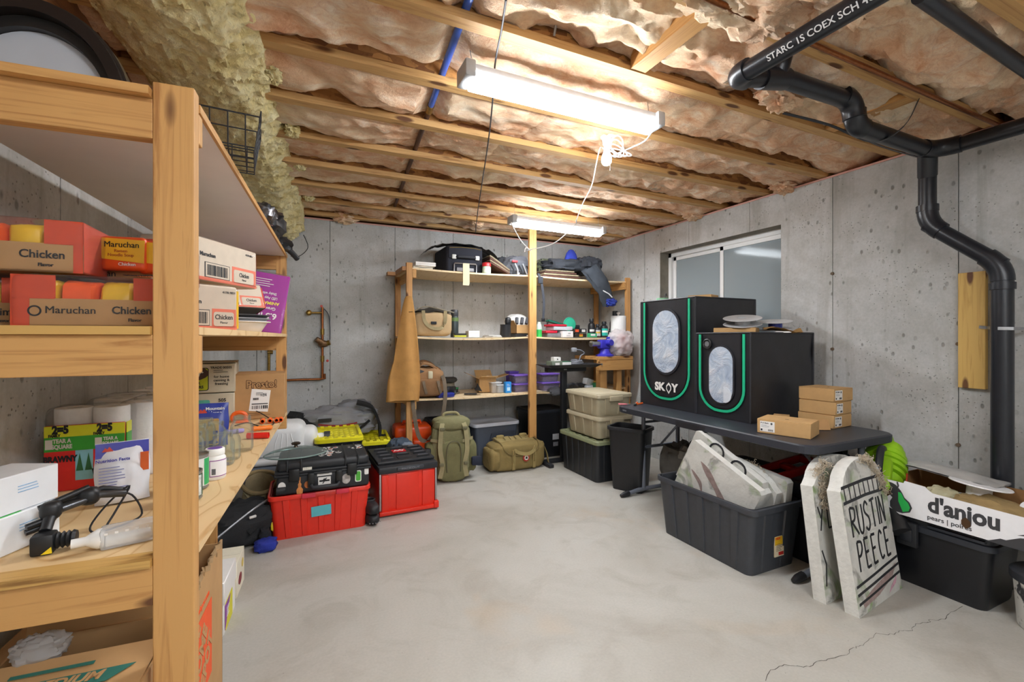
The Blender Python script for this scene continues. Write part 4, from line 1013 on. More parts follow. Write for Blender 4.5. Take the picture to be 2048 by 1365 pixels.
# ------------------------------------------------------------------ top board of the left shelf
dk = thing('arched_tray', 'large black rimmed arched tray with pale inside standing on the top board', 'tray', LF(-.395, .22, ZT + .001), -LA)
dk.scale = (.80, 1, 1)
def arch(rw, rh, n=28): return [(rw * math.cos(math.pi * i / n), rh * math.sin(math.pi * i / n) ** .85 if 0 < i < n else 0) for i in range(n + 1)]
def arch_band(a, b, y0, y1):
    m = MB(); n = len(a); rings = [[(a[i][0], y0, a[i][1]), (b[i][0], y0, b[i][1]), (b[i][0], y1, b[i][1]), (a[i][0], y1, a[i][1])] for i in range(n)]
    return m.loft(rings, (True, True), True)
arch_band(arch(.245, .275), arch(.215, .245), 0, .10).build('rim', M('#2b2523', .3, .3), dk)
arch_band(arch(.253, .283), arch(.243, .273), .02, .05).build('rim_bead', M('#3c3531', .3, .3), dk)
arch_band(arch(.214, .244), arch(.19, .218), .03, .10).build('inner_step', M('#1a1817', .4), dk)
q = arch(.189, .217); MB().add([(x, .05, z) for x, z in q] + [(x, .06, z) for x, z in q], [tuple(range(len(q))), tuple(range(2 * len(q) - 1, len(q) - 1, -1))]).build('inside', M('#c3c8d0', .4, .1, var=.06, scale=6), dk)
wk = thing('wire_basket', 'empty black wire basket at the edge of the top board', 'basket', LF(-.005, .40, ZT + .001), -LA + rad(8))
wk.scale = (.72, .75, .75)
WR = .0026
def loopr(w, d, z): return [(-w / 2, -d / 2, z), (w / 2, -d / 2, z), (w / 2, d / 2, z), (-w / 2, d / 2, z), (-w / 2, -d / 2, z)]
MB().tube(loopr(.22, .34, .13), .0032, 6).build('top_rim', INK, wk); MB().tube(loopr(.20, .32, .075), WR, 6).build('mid_wire', INK, wk); MB().tube(loopr(.18, .30, .004), WR, 6).build('base_wire', INK, wk)
for k in range(5):
    y = -.12 + k * .06
    MB().tube([(-.11, y, .13), (-.09, y, .004), (.09, y, .004), (.11, y, .13)], WR, 5).build('cross_wire', INK, wk)
for k in range(3):
    x = -.06 + k * .06; MB().tube([(x, -.17, .13), (x, -.15, .004), (x, .15, .004), (x, .17, .13)], WR, 5).build('long_wire', INK, wk)
for y in (-.09, .09): MB().tube([(.11, y - .05, .13), (.115, y - .05, .165), (.115, y + .05, .165), (.11, y + .05, .13)], .003, 6).build('handle_loop', INK, wk)
t = thing('black_bag', 'black plastic bag spilling over the far end of the top board', 'bag', LF(-.10, 1.55, ZT + .002), 0)
MB().blob((0, 0, .06), (.26, .40, .15), .25, 3, 4, (26, 16), .7, flat=0).build('bag', M('#1d1e21', .3, var=.2), t)
t = thing('foil_bundle', 'crinkled silver and black wrapped bundle at the top board edge', 'bundle', LF(-.03, 1.25, ZT + .002), 0)
MB().blob((0, 0, .045), (.12, .13, .10), .3, 5, 9, (22, 14), .8, flat=0, fold=.25).build('wrap', M('#77777c', .25, .7, var=.6, scale=40), t)
t = thing('black_strap_roll', 'black webbing hanging over the far corner of the top board', 'strap', LF(-.06, 1.97, ZT + .002), 0)
MB().blob((0, 0, .04), (.20, .20, .09), .3, 3, 12, (22, 12), .8, flat=0).build('webbing', BLACK, t); MB().tube([(.06, .02, .03), (.10, .05, .0), (.13, .09, -.03)], .018, 10).build('end', BLACK, t)

# ------------------------------------------------------------------ under the left shelf
MOVE = M('#bd9463', .8, var=.1, scale=9)
def opencarton(name, label, w, d, h, loc, rz, mat, flaps=None, inner=None):
    t = thing(name, label, 'carton', loc, rz, 'moving cartons under the left shelf'); th = .005; inner = inner or CARDIN
    MB().box((-w / 2, -d / 2, 0), (w / 2, d / 2, th)).build('bottom', mat, t)
    for s in (-1, 1):
        MB().box((-w / 2, s * d / 2 - (th if s > 0 else 0), 0), (w / 2, s * d / 2 + (th if s < 0 else 0), h)).build('side', mat, t)
        MB().box((s * w / 2 - (th if s > 0 else 0), -d / 2, 0), (s * w / 2 + (th if s < 0 else 0), d / 2, h)).build('end', mat, t)
    for (a, deg, ln) in (flaps or []):
        c_, s_ = math.cos(rad(deg)), math.sin(rad(deg))
        if a == 'f': v = [(-w / 2, -d / 2, h), (w / 2, -d / 2, h), (w / 2, -d / 2 - ln * c_, h + ln * s_), (-w / 2, -d / 2 - ln * c_, h + ln * s_)]
        elif a == 'b': v = [(w / 2, d / 2, h), (-w / 2, d / 2, h), (-w / 2, d / 2 + ln * c_, h + ln * s_), (w / 2, d / 2 + ln * c_, h + ln * s_)]
        elif a == 'r': v = [(w / 2, -d / 2, h), (w / 2, d / 2, h), (w / 2 + ln * c_, d / 2, h + ln * s_), (w / 2 + ln * c_, -d / 2, h + ln * s_)]
        else: v = [(-w / 2, d / 2, h), (-w / 2, -d / 2, h), (-w / 2 - ln * c_, -d / 2, h + ln * s_), (-w / 2 - ln * c_, d / 2, h + ln * s_)]
        nn = (Vector(v[1]) - Vector(v[0])).cross(Vector(v[2]) - Vector(v[1])).normalized() * .004
        b = [Vector(q) for q in v] + [Vector(q) + nn for q in v]
        MB().add(b, [(0, 3, 2, 1), (4, 5, 6, 7), (0, 1, 5, 4), (1, 2, 6, 5), (2, 3, 7, 6), (3, 0, 4, 7)]).build('flap', mat, t)
    return t
hd = opencarton('moving_carton', 'tall open moving carton with torn top and orange square logo, under the shelf', .40, .60, .62, LF(-.325, .60, 0), -LA, MOVE)
HOR = M('#ee5a24', .6, var=.04); rr = (rad(90), 0, rad(90)); xx = .2006
decal(hd, rect(.27, .27), HOR, (xx, -.01, .36), rr, 'orange_square')
for k, wd in enumerate(('THE', 'HOME', 'DEPOT')): text(wd, .09, MOVE, hd, (xx + .002, -.01 + (-.075 + k * .06) , .36 + (.085 - k * .075)), (rad(90), rad(-45), rad(90)), bold=.04, sx=.75)
text('www.homedepot.com', .03, HOR, hd, (xx, -.04, .53), (rad(90), 0, rad(90)), bold=.01); decal(hd, rect(.06, .06), M('#2f6f62', .6), (xx, -.26, .52), rr, 'green_patch'); lines(hd, .2, .05, 3, (xx, 0, .10), rr, HOR, 6)
m = MB(); rj = random.Random(8)
for k in range(22): a = -.29 + .58 * k / 21; m.cbox((.1975 + rj.uniform(-.004, .004), a, .62 + rj.uniform(-.004, .012)), (.006, .03, .018), (rj.uniform(-.4, .4), 0, rj.uniform(-.4, .4)))
o = m.build('torn_edge', M('#a98a63', .9, var=.2), hd); o['kind'] = 'stuff'
mc = opencarton('moving_carton', 'low moving carton with green printed flap below the near end rail', .32, .30, .70, LF(-.25, .10, 0), -LA, MOVE, [('b', 75, .12)])
MB().box((-.155, -.148, .703), (.155, .02, .707), (rad(4), 0, 0)).build('top_flap', MOVE, mc)
GRP = M('#2f6f62', .7, var=.1); decal(mc, [(-.10, -.02), (.09, -.02), (.13, .02), (-.06, .02)], GRP, (.0, -.08, .7095), (rad(4), 0, 0), 'green_banner'); text('MEDIUM', .035, MOVE, mc, (.01, -.08, .712), (rad(4), 0, 0), bold=.03, shear=.2); lines(mc, .22, .02, 1, (.01, -.03, .713), (rad(4), 0, 0), GRP, 3, .5)
for q in (((-.10, .64), (.04, .646)), ((.034, .40), (.04, .646))): decal(mc, [(q[0][0], q[0][1]), (q[1][0], q[0][1]), (q[1][0], q[1][1]), (q[0][0], q[1][1])], INK, (0, -.15, 0), FR, 'printed_frame')
lines(mc, .07, .10, 2, (-.01, -.1515, .58), FR, INK, 2, .18)
bg_ = thing('plastic_bag', 'clear crumpled plastic bag behind the low moving carton', 'bag', LF(-.33, .14, .72), 0); MB().blob((0, 0, .01), (.10, .06, .06), .25, 4, 3, (30, 20), .8, fold=.08).build('bag', CLR, bg_)
sm = opencarton('moving_carton', 'small open carton at the very bottom left holding a glass jar', .24, .18, .62, LF(-.40, -.20, 0), rad(4), MOVE, [('b', 60, .03)])
t = thing('glass_mason_jar', 'glass jar lying tilted in the bottom left carton', 'jar', LF(-.335, -.19, .60), 0, None, (rad(12), rad(-60), rad(10))); jar_parts(t, .04, .13)
wb_ = carton('paper_carton', 'white lidded paper carton with purple and yellow print under the shelf', 'carton', .36, .27, .24, LF(-.385, 1.46, 0), -LA, WHITE)
MB().rbox((-.185, -.14, .15), (.185, .14, .26), .004, 1).build('lid', WHITE, wb_)
decal(wb_, rrect(.16, .14, .01), M('#e0d92c', .5), (.1806, -.02, .075), rr, 'yellow_panel'); decal(wb_, [(-.09, -.06), (.03, .06), (-.09, .06)], M('#8a3f9c', .5), (.1815, -.02, .075), rr, 'purple_wedge'); lines(wb_, .06, .05, 5, (.1828, -.05, .085), (rad(90), 0, rad(90)), WHITE, 2)
sb = carton('small_printed_carton', 'small carton with red fruit print beside the white paper carton', 'carton', .2, .22, .2, LF(-.31, 1.78, 0), -LA, M('#e8e2cd', .6, var=.05)); decal(sb, ell(.09, .06), M('#8c2130', .5, var=.3), (.1006, -.02, .07), rr, 'red_print'); decal(sb, ell(.05, .05), M('#d9c15a', .5), (.1006, .05, .13), rr, 'yellow_print')
# ------------------------------------------------------------------ totes and boxes (helper)
def tote(label, w, d, h, loc, rz, mat, group=None, taper=.90, ribs=4, sideribs=3, rim=.028, lid=None, lidmat=None, name='storage_tote', open_=True, rimmat=None, foot=True):
    """ribbed, tapered plastic tub; origin at the centre of its base, long side along x"""
    t = thing(name, label, 'tote', loc, rz, group)
    th = .006
    def ring(wx, dy, z, r=.04):
        return [(x, y, z) for x, y in rrect(wx, dy, r, 4)]
    hb = h - rim
    outer = [ring(w * taper, d * taper, 0), ring(w * .985, d * .985, hb), ring(w * .985, d * .985, h)]
    inner = [ring(w * .985 - 2 * th, d * .985 - 2 * th, h), ring(w * taper - 2 * th, d * taper - 2 * th, th)]
    tub_ = MB().loft(outer + inner, (True, True), True).build('tub', mat, t)
    # projecting rim
    a = rrect(w * 1.03, d * 1.03, .045, 4); b = rrect(w * .96, d * .96, .04, 4)
    MB().loft([[(x, y, h - rim) for x, y in a], [(x, y, h - .003) for x, y in a], [(x * .99, y * .99, h) for x, y in a], [(x, y, h) for x, y in b], [(x, y, h - rim) for x, y in b]], (False, False), True).build('rim', rimmat or mat, t)
    def rib(px, side, wd):
        # tapered raised band on a side; side: 'f','b','l','r'
        for s in ('',):
            bt, tp = wd * .75, wd; z0, z1 = .012, hb - .002; dp = .010
            def P(q, z, out):
                k = taper + (.985 - taper) * z / hb
                if side == 'f': return (q, -(d / 2) * k - out, z)
                if side == 'b': return (q, (d / 2) * k + out, z)
                if side == 'r': return ((w / 2) * k + out, q, z)
                return (-(w / 2) * k - out, q, z)
            v = [P(px * taper - bt / 2, z0, 0), P(px * taper + bt / 2, z0, 0), P(px + tp / 2, z1, 0), P(px - tp / 2, z1, 0), P(px * taper - bt / 2 * .8, z0, dp * .6), P(px * taper + bt / 2 * .8, z0, dp * .6), P(px + tp / 2 * .85, z1, dp), P(px - tp / 2 * .85, z1, dp)]
            MB().add(v, [(4, 5, 6, 7), (0, 1, 5, 4), (1, 2, 6, 5), (2, 3, 7, 6), (3, 0, 4, 7)]).build('rib', mat, tub_)
    for k in range(ribs):
        x = (k - (ribs - 1) / 2) * w * .86 / max(1, ribs); [rib(x, s, w * .86 / max(1, ribs) * .42) for s in 'fb']
    for k in range(sideribs):
        y = (k - (sideribs - 1) / 2) * d * .8 / max(1, sideribs); [rib(y, s, d * .8 / max(1, sideribs) * .42) for s in 'lr']
    if lid:
        lm = lidmat or mat; lz = h
        a = rrect(w * 1.05, d * 1.05, .05, 4); b = rrect(w * .90, d * .88, .04, 4); c_ = rrect(w * .86, d * .84, .035, 4)
        lid_ = MB().loft([[(x, y, lz - .022) for x, y in a], [(x, y, lz + .008) for x, y in a], [(x * .985, y * .98, lz + .014) for x, y in a], [(x, y, lz + .014) for x, y in b], [(x, y, lz + .006) for x, y in c_]], (True, True), True).build('lid', lm, t)
        if lid == 'ribbed':
            for k in range(5): MB().rbox((-w * .40 + k * w * .18, -d * .47, lz + .004), (-w * .40 + k * w * .18 + w * .09, -d * .42, lz + .022), .004).build('lid_lug', lm, lid_)
            for k in range(5): MB().rbox((-w * .40 + k * w * .18, d * .42, lz + .004), (-w * .40 + k * w * .18 + w * .09, d * .47, lz + .022), .004).build('lid_lug', lm, lid_)
            for s in (-1, 1): MB().rbox((s * w * .47 - .012, -d * .3, lz + .004), (s * w * .47 + .012, d * .3, lz + .024), .004).build('lid_lug', lm, lid_)
            for k in range(6):
                for j in range(4): MB().rbox((-w * .34 + k * w * .12, -d * .30 + j * d * .16, lz + .003), (-w * .34 + k * w * .12 + w * .085, -d * .30 + j * d * .16 + d * .1, lz + .010), .003, 1).build('lid_pad', lm, lid_)
    return t

# ------------------------------------------------------------------ floor pile left of centre
p = at_z(549, 1083, 0); q = at_z(729, 1052, 0)
rw = (q - p).length / .9; fy = (p.y + q.y) / 2
rt = tote('red plastic tote on the floor with a blue paper note, under the black case', rw, .44, .315, ((p.x + q.x) / 2, fy + .20, 0), 0, RED, None, .93, 5, 3, .03)
decal(rt, rect(.135, .075), M('#5fb9c4', .7, var=.06), (.0, -.2225, .175), (rad(94), rad(-2), 0), 'paper_note', .002)
MB().rbox((-.13, -.245, .285), (-.04, -.225, .318), .004).build('hinge_tab', M('#d8344a', .4), rt); MB().rbox((.10, -.245, .285), (.19, -.225, .318), .004).build('hinge_tab', M('#d8344a', .4), rt)
rtc = Vector(((p.x + q.x) / 2, fy + .20, 0))
# black hard case with stickers
cs = thing('black_hard_case', 'black hard case covered in stickers lying on the red tote', 'case', (rtc.x + .025, rtc.y - .015, .317), rad(-1))
CW, CD, CH = .63, .42, .235
MB().rbox((-CW / 2, -CD / 2, 0), (CW / 2, CD / 2, .135), .02, 3).build('lower_shell', BLK, cs)
MB().rbox((-CW / 2, -CD / 2, .155), (CW / 2, CD / 2, CH), .03, 3).build('upper_shell', BLK, cs)
MB().rbox((-CW / 2 - .012, -CD / 2 - .012, .13), (CW / 2 + .012, CD / 2 + .012, .148), .006).build('lower_flange', BLK, cs); MB().rbox((-CW / 2 - .012, -CD / 2 - .012, .150), (CW / 2 + .012, CD / 2 + .012, .168), .006).build('upper_flange', BLK, cs)
for x in (-.20, .19):
    MB().rbox((x - .035, -CD / 2 - .028, .10), (x + .035, -CD / 2 - .002, .185), .006).build('latch', M('#151618', .35), cs)
    for s in (-1, 1): MB().rbox((x + s * .045 - .006, -CD / 2 - .008, .16), (x + s * .045 + .006, CD / 2, CH + .006), .004).build('rib', BLK, cs)
for x in (-.09, .10): MB().rbox((x - .022, -CD / 2 - .03, .045), (x + .022, -CD / 2 - .002, .145), .005).build('handle_mount', M('#151618', .35), cs)
MB().tube([(-.09, -CD / 2 - .03, .06), (-.075, -CD / 2 - .045, .045), (.085, -CD / 2 - .045, .045), (.10, -CD / 2 - .03, .06)], .014, 10).build('handle', M('#2c2e33', .5), cs)
MB().cyl((-CW / 2 + .0, -CD / 2 + .02, .035), (-CW / 2 + .06, -CD / 2 + .02, .035), .036, n=16).build('wheel', BLACK, cs)
yf = -CD / 2 - .0005
stk = [(-.28, .065, ell(.05, .065), WHITE), (-.165, .05, [(-.018, -.05), (.018, -.05), (.022, -.02), (.009, 0), (.012, .02), (.005, .03), (.006, .07), (-.006, .07), (-.005, .03), (-.012, .02), (-.009, 0), (-.022, -.02)], M('#d98b4a', .5, var=.3)),
       (-.115, .06, ell(.04, .05), M('#b8692e', .5)), (0, .075, rect(.085, .055), WHITE), (.15, .07, ell(.06, .075), M('#c3bdb9', .5, var=.4)), (.235, .08, rrect(.045, .085, .012), M('#e8efe4', .5)), (.0, .13, rect(.10, .035), WHITE), (.295, .115, rrect(.03, .06, .008), WHITE)]
for k, (x, z, poly, mt) in enumerate(stk): decal(cs, poly, mt, (x, yf, z), FR, 'sticker')
decal(cs, rrect(.032, .07, .01), M('#4fae3a', .5), (.235, yf - .0014, .08), FR, 'sticker_print'); decal(cs, rect(.07, .012), INK, (0, yf - .0014, .075), FR, 'sticker_print'); decal(cs, [(-.004, -.02), (.004, -.02), (.03, .02), (.022, .02)], INK, (-.012, yf - .0014, .075), FR, 'sticker_print'); decal(cs, ell(.022, .022, 10), INK, (0, yf - .002, .08), FR, 'sticker_print')
lines(cs, .07, .016, 2, (.0, yf - .0014, .13))
decal(cs, rect(.06, .075), M('#d9d6c8', .5, var=.3, scale=90), (-.115, yf + .01, .20), (rad(60), 0, 0), 'sticker')
rs = random.Random(12)
for k in range(22):
    x = rs.choice([rs.uniform(-.02, .12), rs.uniform(-.05, .13), rs.uniform(.23, .29)]); y = rs.uniform(-.12, .17)
    pts = [(math.cos(a) * rs.uniform(.016, .034), math.sin(a) * rs.uniform(.010, .026)) for a in [2 * math.pi * i / 9 for i in range(9)]]
    decal(cs, pts, WHITE, (x, y, CH), (0, 0, rs.uniform(0, 3)), 'sticker', .0010 + k * .00008)
    decal(cs, [(a * .7, b * .65) for a, b in pts], M(rs.choice(['#1d1d20', '#b5352a', '#2b2b30', '#c26a45', '#6b6f76']), .5), (x, y, CH + .0010 + k * .00008), (0, 0, rs.uniform(0, 3)), 'sticker_print', .0006)
decal(cs, rect(.028, .075), M('#3c3e42', .5), (.19, .08, CH + .0005), TOPR, 'nameplate', .003); lines(cs, .06, .018, 2, (.19, .08, CH + .0036), (0, 0, rad(90)), M('#c9c9c9', .5, var=0))
# glass lid on the case
gl = thing('glass_pot_lid', 'oval clear glass lid with knob resting on the black case', 'lid', (rtc.x - .17, rtc.y - .02, .317 + CH + .008), rad(4))
m = MB(); prof = [(.215, 0), (.218, .004), (.212, .008), (.17, .03), (.11, .046), (.03, .054), (.0, .055)]
m.lathe(prof, n=36, cap=(False, False)); m.v = [(x, y * .74, z) for x, y, z in m.v]; m.build('glass', glass('#dfe9e6', .03, name='lid_glass', alpha=.12), gl)
m = MB(); m.lathe([(.213, -.002), (.22, .002), (.22, .006), (.213, .01), (.209, .004), (.213, -.002)], n=36, cap=(False, False)); m.v = [(x, y * .74, z) for x, y, z in m.v]; m.build('glass_edge', M('#8fa5a0', .2, .2), gl)
MB().lathe([(.018, .052), (.012, .06), (.012, .068), (.03, .074), (.034, .082), (.024, .09), (0, .092)], n=20).build('knob', M('#5c5148', .25, .8), gl)
# red and black modular tool box
p = at_z(756, 1038, 0); q = at_z(872, 1018, 0); W_ = (q - p).length; bx = thing('red_tool_box', 'red modular tool box with black lid and silver corner rails', 'tool box', ((p.x + q.x) / 2, (p.y + q.y) / 2 + .29, 0), rad(2))
D_, H_ = .58, .345; RED2 = M('#e2321f', .36, var=.04)
MB().rbox((-W_ / 2 + .012, -D_ / 2 + .014, .012), (W_ / 2 - .012, D_ / 2 - .01, H_), .012).build('body', RED2, bx)
for x0, x1 in ((-W_ / 2, -W_ / 2 + .10), (-.07, .10), (W_ / 2 - .10, W_ / 2)): pass
for x0, x1, dp in ((-W_ / 2 + .02, -W_ / 2 + .075, .010), (-W_ / 2 + .135, .085, .010), (W_ / 2 - .125, W_ / 2 - .02, .010)): MB().rbox((x0, -D_ / 2 + .014 - dp, .035), (x1, -D_ / 2 + .03, H_ - .01), .006).build('front_panel', RED2, bx)
MB().rbox((-W_ / 2, -D_ / 2 - .012, .012), (W_ / 2, -D_ / 2 + .03, .045), .008).build('foot_rail', RED2, bx); MB().rbox((W_ / 2 - .03, -D_ / 2 - .02, .012), (W_ / 2 + .012, -D_ / 2 + .03, .07), .008).build('foot_lug', RED2, bx)
for s in (-1, 1): MB().rbox((s * (W_ / 2 - .008) - .008, -D_ / 2 + .002, .05), (s * (W_ / 2 - .008) + .008, -D_ / 2 + .02, H_), .004).build('corner_rail', STEEL, bx)
MB().rbox((-W_ / 2 - .006, -D_ / 2 - .008, H_), (W_ / 2 + .006, D_ / 2, H_ + .055), .012).build('lid', M('#24262b', .45, bump=.1), bx)
MB().rbox((-W_ / 2 + .0, -D_ / 2 + .07, H_ + .055), (W_ / 2 - .0, D_ / 2 - .005, H_ + .082), .01).build('lid_deck', M('#24262b', .45, bump=.1), bx)
MB().rbox((-.10, -D_ / 2 - .02, H_ + .018), (.12, -D_ / 2, H_ + .045), .006).build('front_grip', M('#3a3d44', .45), bx)
text('PACKOUT', .02, M('#6e727a', .5, var=0), bx, (.01, -D_ / 2 - .0205, H_ + .031), FR, bold=.02, sx=1.6)
for i in range(3):
    for j in range(4):
        x = -W_ * .31 + i * W_ * .31; y = -D_ / 2 + .13 + j * .115
        if (i, j) in ((1, 2), (1, 0)): continue
        MB().prism([(-.045, -.018), (.045, -.03), (.05, .02), (-.03, .026)], 0, .012).build('cleat', M('#53575f', .35), bx, (x, y, H_ + .082))
        MB().prism([(-.055, -.03), (.055, -.03), (.055, -.022), (-.055, -.022)], 0, .014).build('cleat_lip', M('#1d1f23', .45), bx, (x, y, H_ + .082))
MB().prism(rrect(.12, .085, .008), 0, .005).build('badge', M('#c3242a', .4), bx, (0, .085, H_ + .083)); MB().prism([(-.05, -.028), (-.03, .02), (-.008, -.005), (.012, .026), (.028, .0), (.05, .02), (.03, -.028), (.01, .0), (-.012, -.022), (-.028, .0)], 0, .002).build('badge_mark', WHITE, bx, (0, .085, H_ + .088))
MB().prism(rrect(.12, .085, .008), 0, .004).build('blank_plate', M('#2c2e33', .5), bx, (0, -.13, H_ + .083))
# clogs standing between the red boxes
cl0 = at_z(744, 1050, 0)
t = thing('black_clogs', 'pair of black studded clogs stacked upright between the red boxes', 'shoes', (cl0.x, cl0.y + .03, 0), rad(12))
for k in range(2):
    z = k * .075
    MB().blob((0, .03, .045 + z), (.105, .24, .09), .06, 3, k, (24, 14), .75, flat=z).build('clog', M('#1b1c1f', .55, bump=.3), t)
    MB().lathe([(.034, 0), (.047, .004), (.05, .016), (.043, .02), (.036, .014)], (0, .06, .078 + z), 18, cap=(False, False)).build('collar', M('#2a2b2e', .55), t)
for k in range(5): MB().cyl((-.04 + .02 * k, -.092 + abs(k - 2) * .01, .03), (-.04 + .02 * k, -.10 + abs(k - 2) * .01, .03), .004, n=6).build('stud', M('#8a8a8c', .4), t)
# grey cooler with white lid and a white jug on it
p = at_z(548, 1000, .02); cx0 = -.02; 
ck = thing('grey_cooler', 'blue-grey cooler with white lid behind the red tote', 'cooler', (-.02, 4.42, 0), rad(-2))
CG = M('#6f7683', .5, var=.06); MB().rbox((-.40, -.20, 0), (.15, .22, .385), .03, 3).build('body', CG, ck); MB().rbox((-.41, -.21, .385), (.16, .23, .435), .022, 3).build('lid', M('#e4e4e6', .45, var=.03), ck)
MB().tube([(-.10, -.21, .25), (-.10, -.27, .26), (-.09, -.28, .29), (.08, -.28, .29), (.09, -.27, .26), (.09, -.21, .25)], .022, 10).build('handle', CG, ck)
for x in (-.37, .11): MB().rbox((x, -.21, .03), (x + .02, -.19, .38), .006).build('corner_ridge', CG, ck)
MB().lathe([(.012, 0), (.02, .002), (.02, .014), (0, .016)], (-.24, -.205, .16), 14, axis='y').build('drain_plug', CG, ck)
jg = thing('white_jug', 'large white plastic jug lying on the grey cooler', 'jug', (-.13, 4.42, .437), rad(-3))
WJ = M('#eceded', .4, var=.03); MB().rbox((-.30, -.17, 0), (.17, .17, .28), .075, 5).build('body', WJ, jg); MB().blob((.19, 0, .12), (.16, .26, .22), .0, 1, 1, (24, 16), .7).build('shoulder', WJ, jg); MB().cyl((.25, 0, .12), (.33, 0, .12), .035, n=18).build('neck', WJ, jg); MB().cyl((.32, 0, .12), (.37, 0, .12), .045, n=18).build('cap', M('#3a3c40', .5), jg)
for k in range(4): MB().tube([(-.06 + k * .045, -.172, .03), (-.055 + k * .045, -.173, .12), (-.03 + k * .03, -.172, .20)], .004, 6).build('rib', WJ, jg)
# yellow-lidded totes
YL = M('#e8df1e', .45, var=.05)
def yl(label, px, z, w, d, yfront, rz=0):
    a = at_y(px[0], px[1], yfront); b = at_y(px[2], px[1], yfront)
    return tote(label, (b.x - a.x) / 1.03, d, a.z, ((a.x + b.x) / 2, yfront + d / 2, 0), rz, BLACK, 'black totes with yellow lids', .88, 4, 3, .03, 'ribbed', YL)
yl('black tote with yellow lid directly behind the sticker case', (632, 884, 729), 0, .5, .62, 4.22, rad(-2))
yl('black tote with yellow lid farther right, partly under the grey bag', (706, 890, 786), 0, .45, .55, 4.55, rad(-4))
# grey and black gear bag on the totes
gb = thing('grey_gear_bag', 'slumped grey and black gear bag on the yellow-lidded totes', 'bag', (.37, 5.0, .42), 0)
gb.scale = (1.2, .95, 1.15)
GF = fabric('#9a9ba0'); BF_ = fabric('#1f2023')
MB().blob((0, 0, .14), (.62, .40, .26), .22, 2.5, 5, (40, 24), .7, fold=.15, flat=0).build('body', GF, gb)
MB().strap(smooth_path([(.12, -.18, .32), (.24, -.19, .27), (.30, -.19, .13), (.31, -.20, .02), (.36, -.22, -.0)]), .10, .02, (0, 1, .2)).build('black_panel', BF_, gb)
MB().strap(smooth_path([(-.40, -.10, .24), (-.32, -.12, .22), (-.24, -.16, .14), (-.20, -.17, .03)]), .10, .02, (.5, .7, .2)).build('black_panel', BF_, gb)
MB().strap(smooth_path([(-.20, -.20, .10), (-.05, -.22, .09), (.08, -.22, .06), (.22, -.22, .16)]), .02, .012, (0, 0, 1)).build('dark_piping', BF_, gb); MB().strap(smooth_path([(-.18, -.2, .15), (-.02, -.21, .13), (.12, -.21, .145)]), .014, .012, (0, 0, 1)).build('red_piping', M('#8c2a2e', .7), gb)
MB().blob((.12, .02, .24), (.28, .26, .16), .2, 3, 8, (26, 16), .7, fold=.1).build('pocket', fabric('#8b8d93'), gb)
decal(gb, rect(.10, .03), INK, (-.13, -.215, .185), FR, 'name_patch', .004); text('NORTHWAVE', .013, WHITE, gb, (-.13, -.2205, .185), FR) if False else None
# bags at the foot of the left shelf
tb_ = thing('tan_tool_bag', 'open tan canvas bag slumped against the cooler', 'bag', (-.29, 4.03, 0), rad(10))
TAN = fabric('#a3926f'); 
def tub_bag(u, v):
    a = 2 * math.pi * u; r = 1 + .10 * noise.noise(Vector((math.cos(a) * 2, math.sin(a) * 2, v * 3)))
    k = .8 + .2 * math.sin(math.pi * min(1, v * 1.1)); return (.125 * math.cos(a) * r * k, .125 * math.sin(a) * r * k - .02 * v, v * .32 + .05 * v * math.sin(a))
MB().grid(tub_bag, 30, 10).build('bag', TAN, tb_); MB().lathe([(0, .03), (.10, .03), (.115, .25)], n=24, cap=(False, False)).build('lining', M('#5d4a33', .9, var=.4), tb_)
MB().tube([(.125 * math.cos(a) * (1 + .08 * math.sin(3 * a)), .125 * math.sin(a) - .02, .325 + .05 * math.sin(a)) for a in [2 * math.pi * i / 24 for i in range(25)]], .016, 8).build('rolled_edge', fabric('#8d7a56'), tb_)
MB().strap([(-.10, -.06, .28), (-.06, -.12, .22), (-.03, -.125, .16)], .03, .006).build('strap', fabric('#c1b491'), tb_)
bb = thing('black_tool_bag', 'black zipped bag slumped on the floor at the shelf end', 'bag', (-.40, 3.70, 0), rad(20))
bb.scale = (1.0, .8, 1.0)
MB().blob((0, 0, .13), (.46, .40, .30), .22, 2.3, 15, (36, 22), .7, fold=.12, flat=0).build('body', fabric('#26272a'), bb)
MB().tube(smooth_path([(-.18, -.2, .12), (-.05, -.19, .2), (.08, -.15, .26), (.2, -.06, .28)]), .008, 6).build('zip', M('#8f9094', .4, .6), bb); MB().strap(smooth_path([(.02, -.21, .12), (.12, -.19, .18), (.20, -.12, .2)]), .04, .008, (0, .3, 1)).build('strap', fabric('#1b1c1f'), bb)
MB().rbox((.03, -.20, .205), (.075, -.185, .22), .003, rot=(.4, 0, .2)).build('zip_pull', WHITE, bb); MB().blob((.20, -.15, .10), (.05, .03, .07), .1, 3, 1, (12, 8), .5).build('yellow_tab', M('#e3c92b', .5), bb)
t = thing('blue_cloth', 'dark blue cloth crumpled beside the red tote', 'cloth', (-.215, 3.50, 0), 0); MB().blob((0, 0, .035), (.14, .12, .08), .2, 3, 7, (24, 12), .7, flat=0, fold=.1).build('cloth', fabric('#24349a'), t); MB().blob((-.01, .07, .06), (.08, .08, .12), .3, 3, 9, (20, 12), .8, flat=0).build('dark_fold', fabric('#1d1e24'), t)

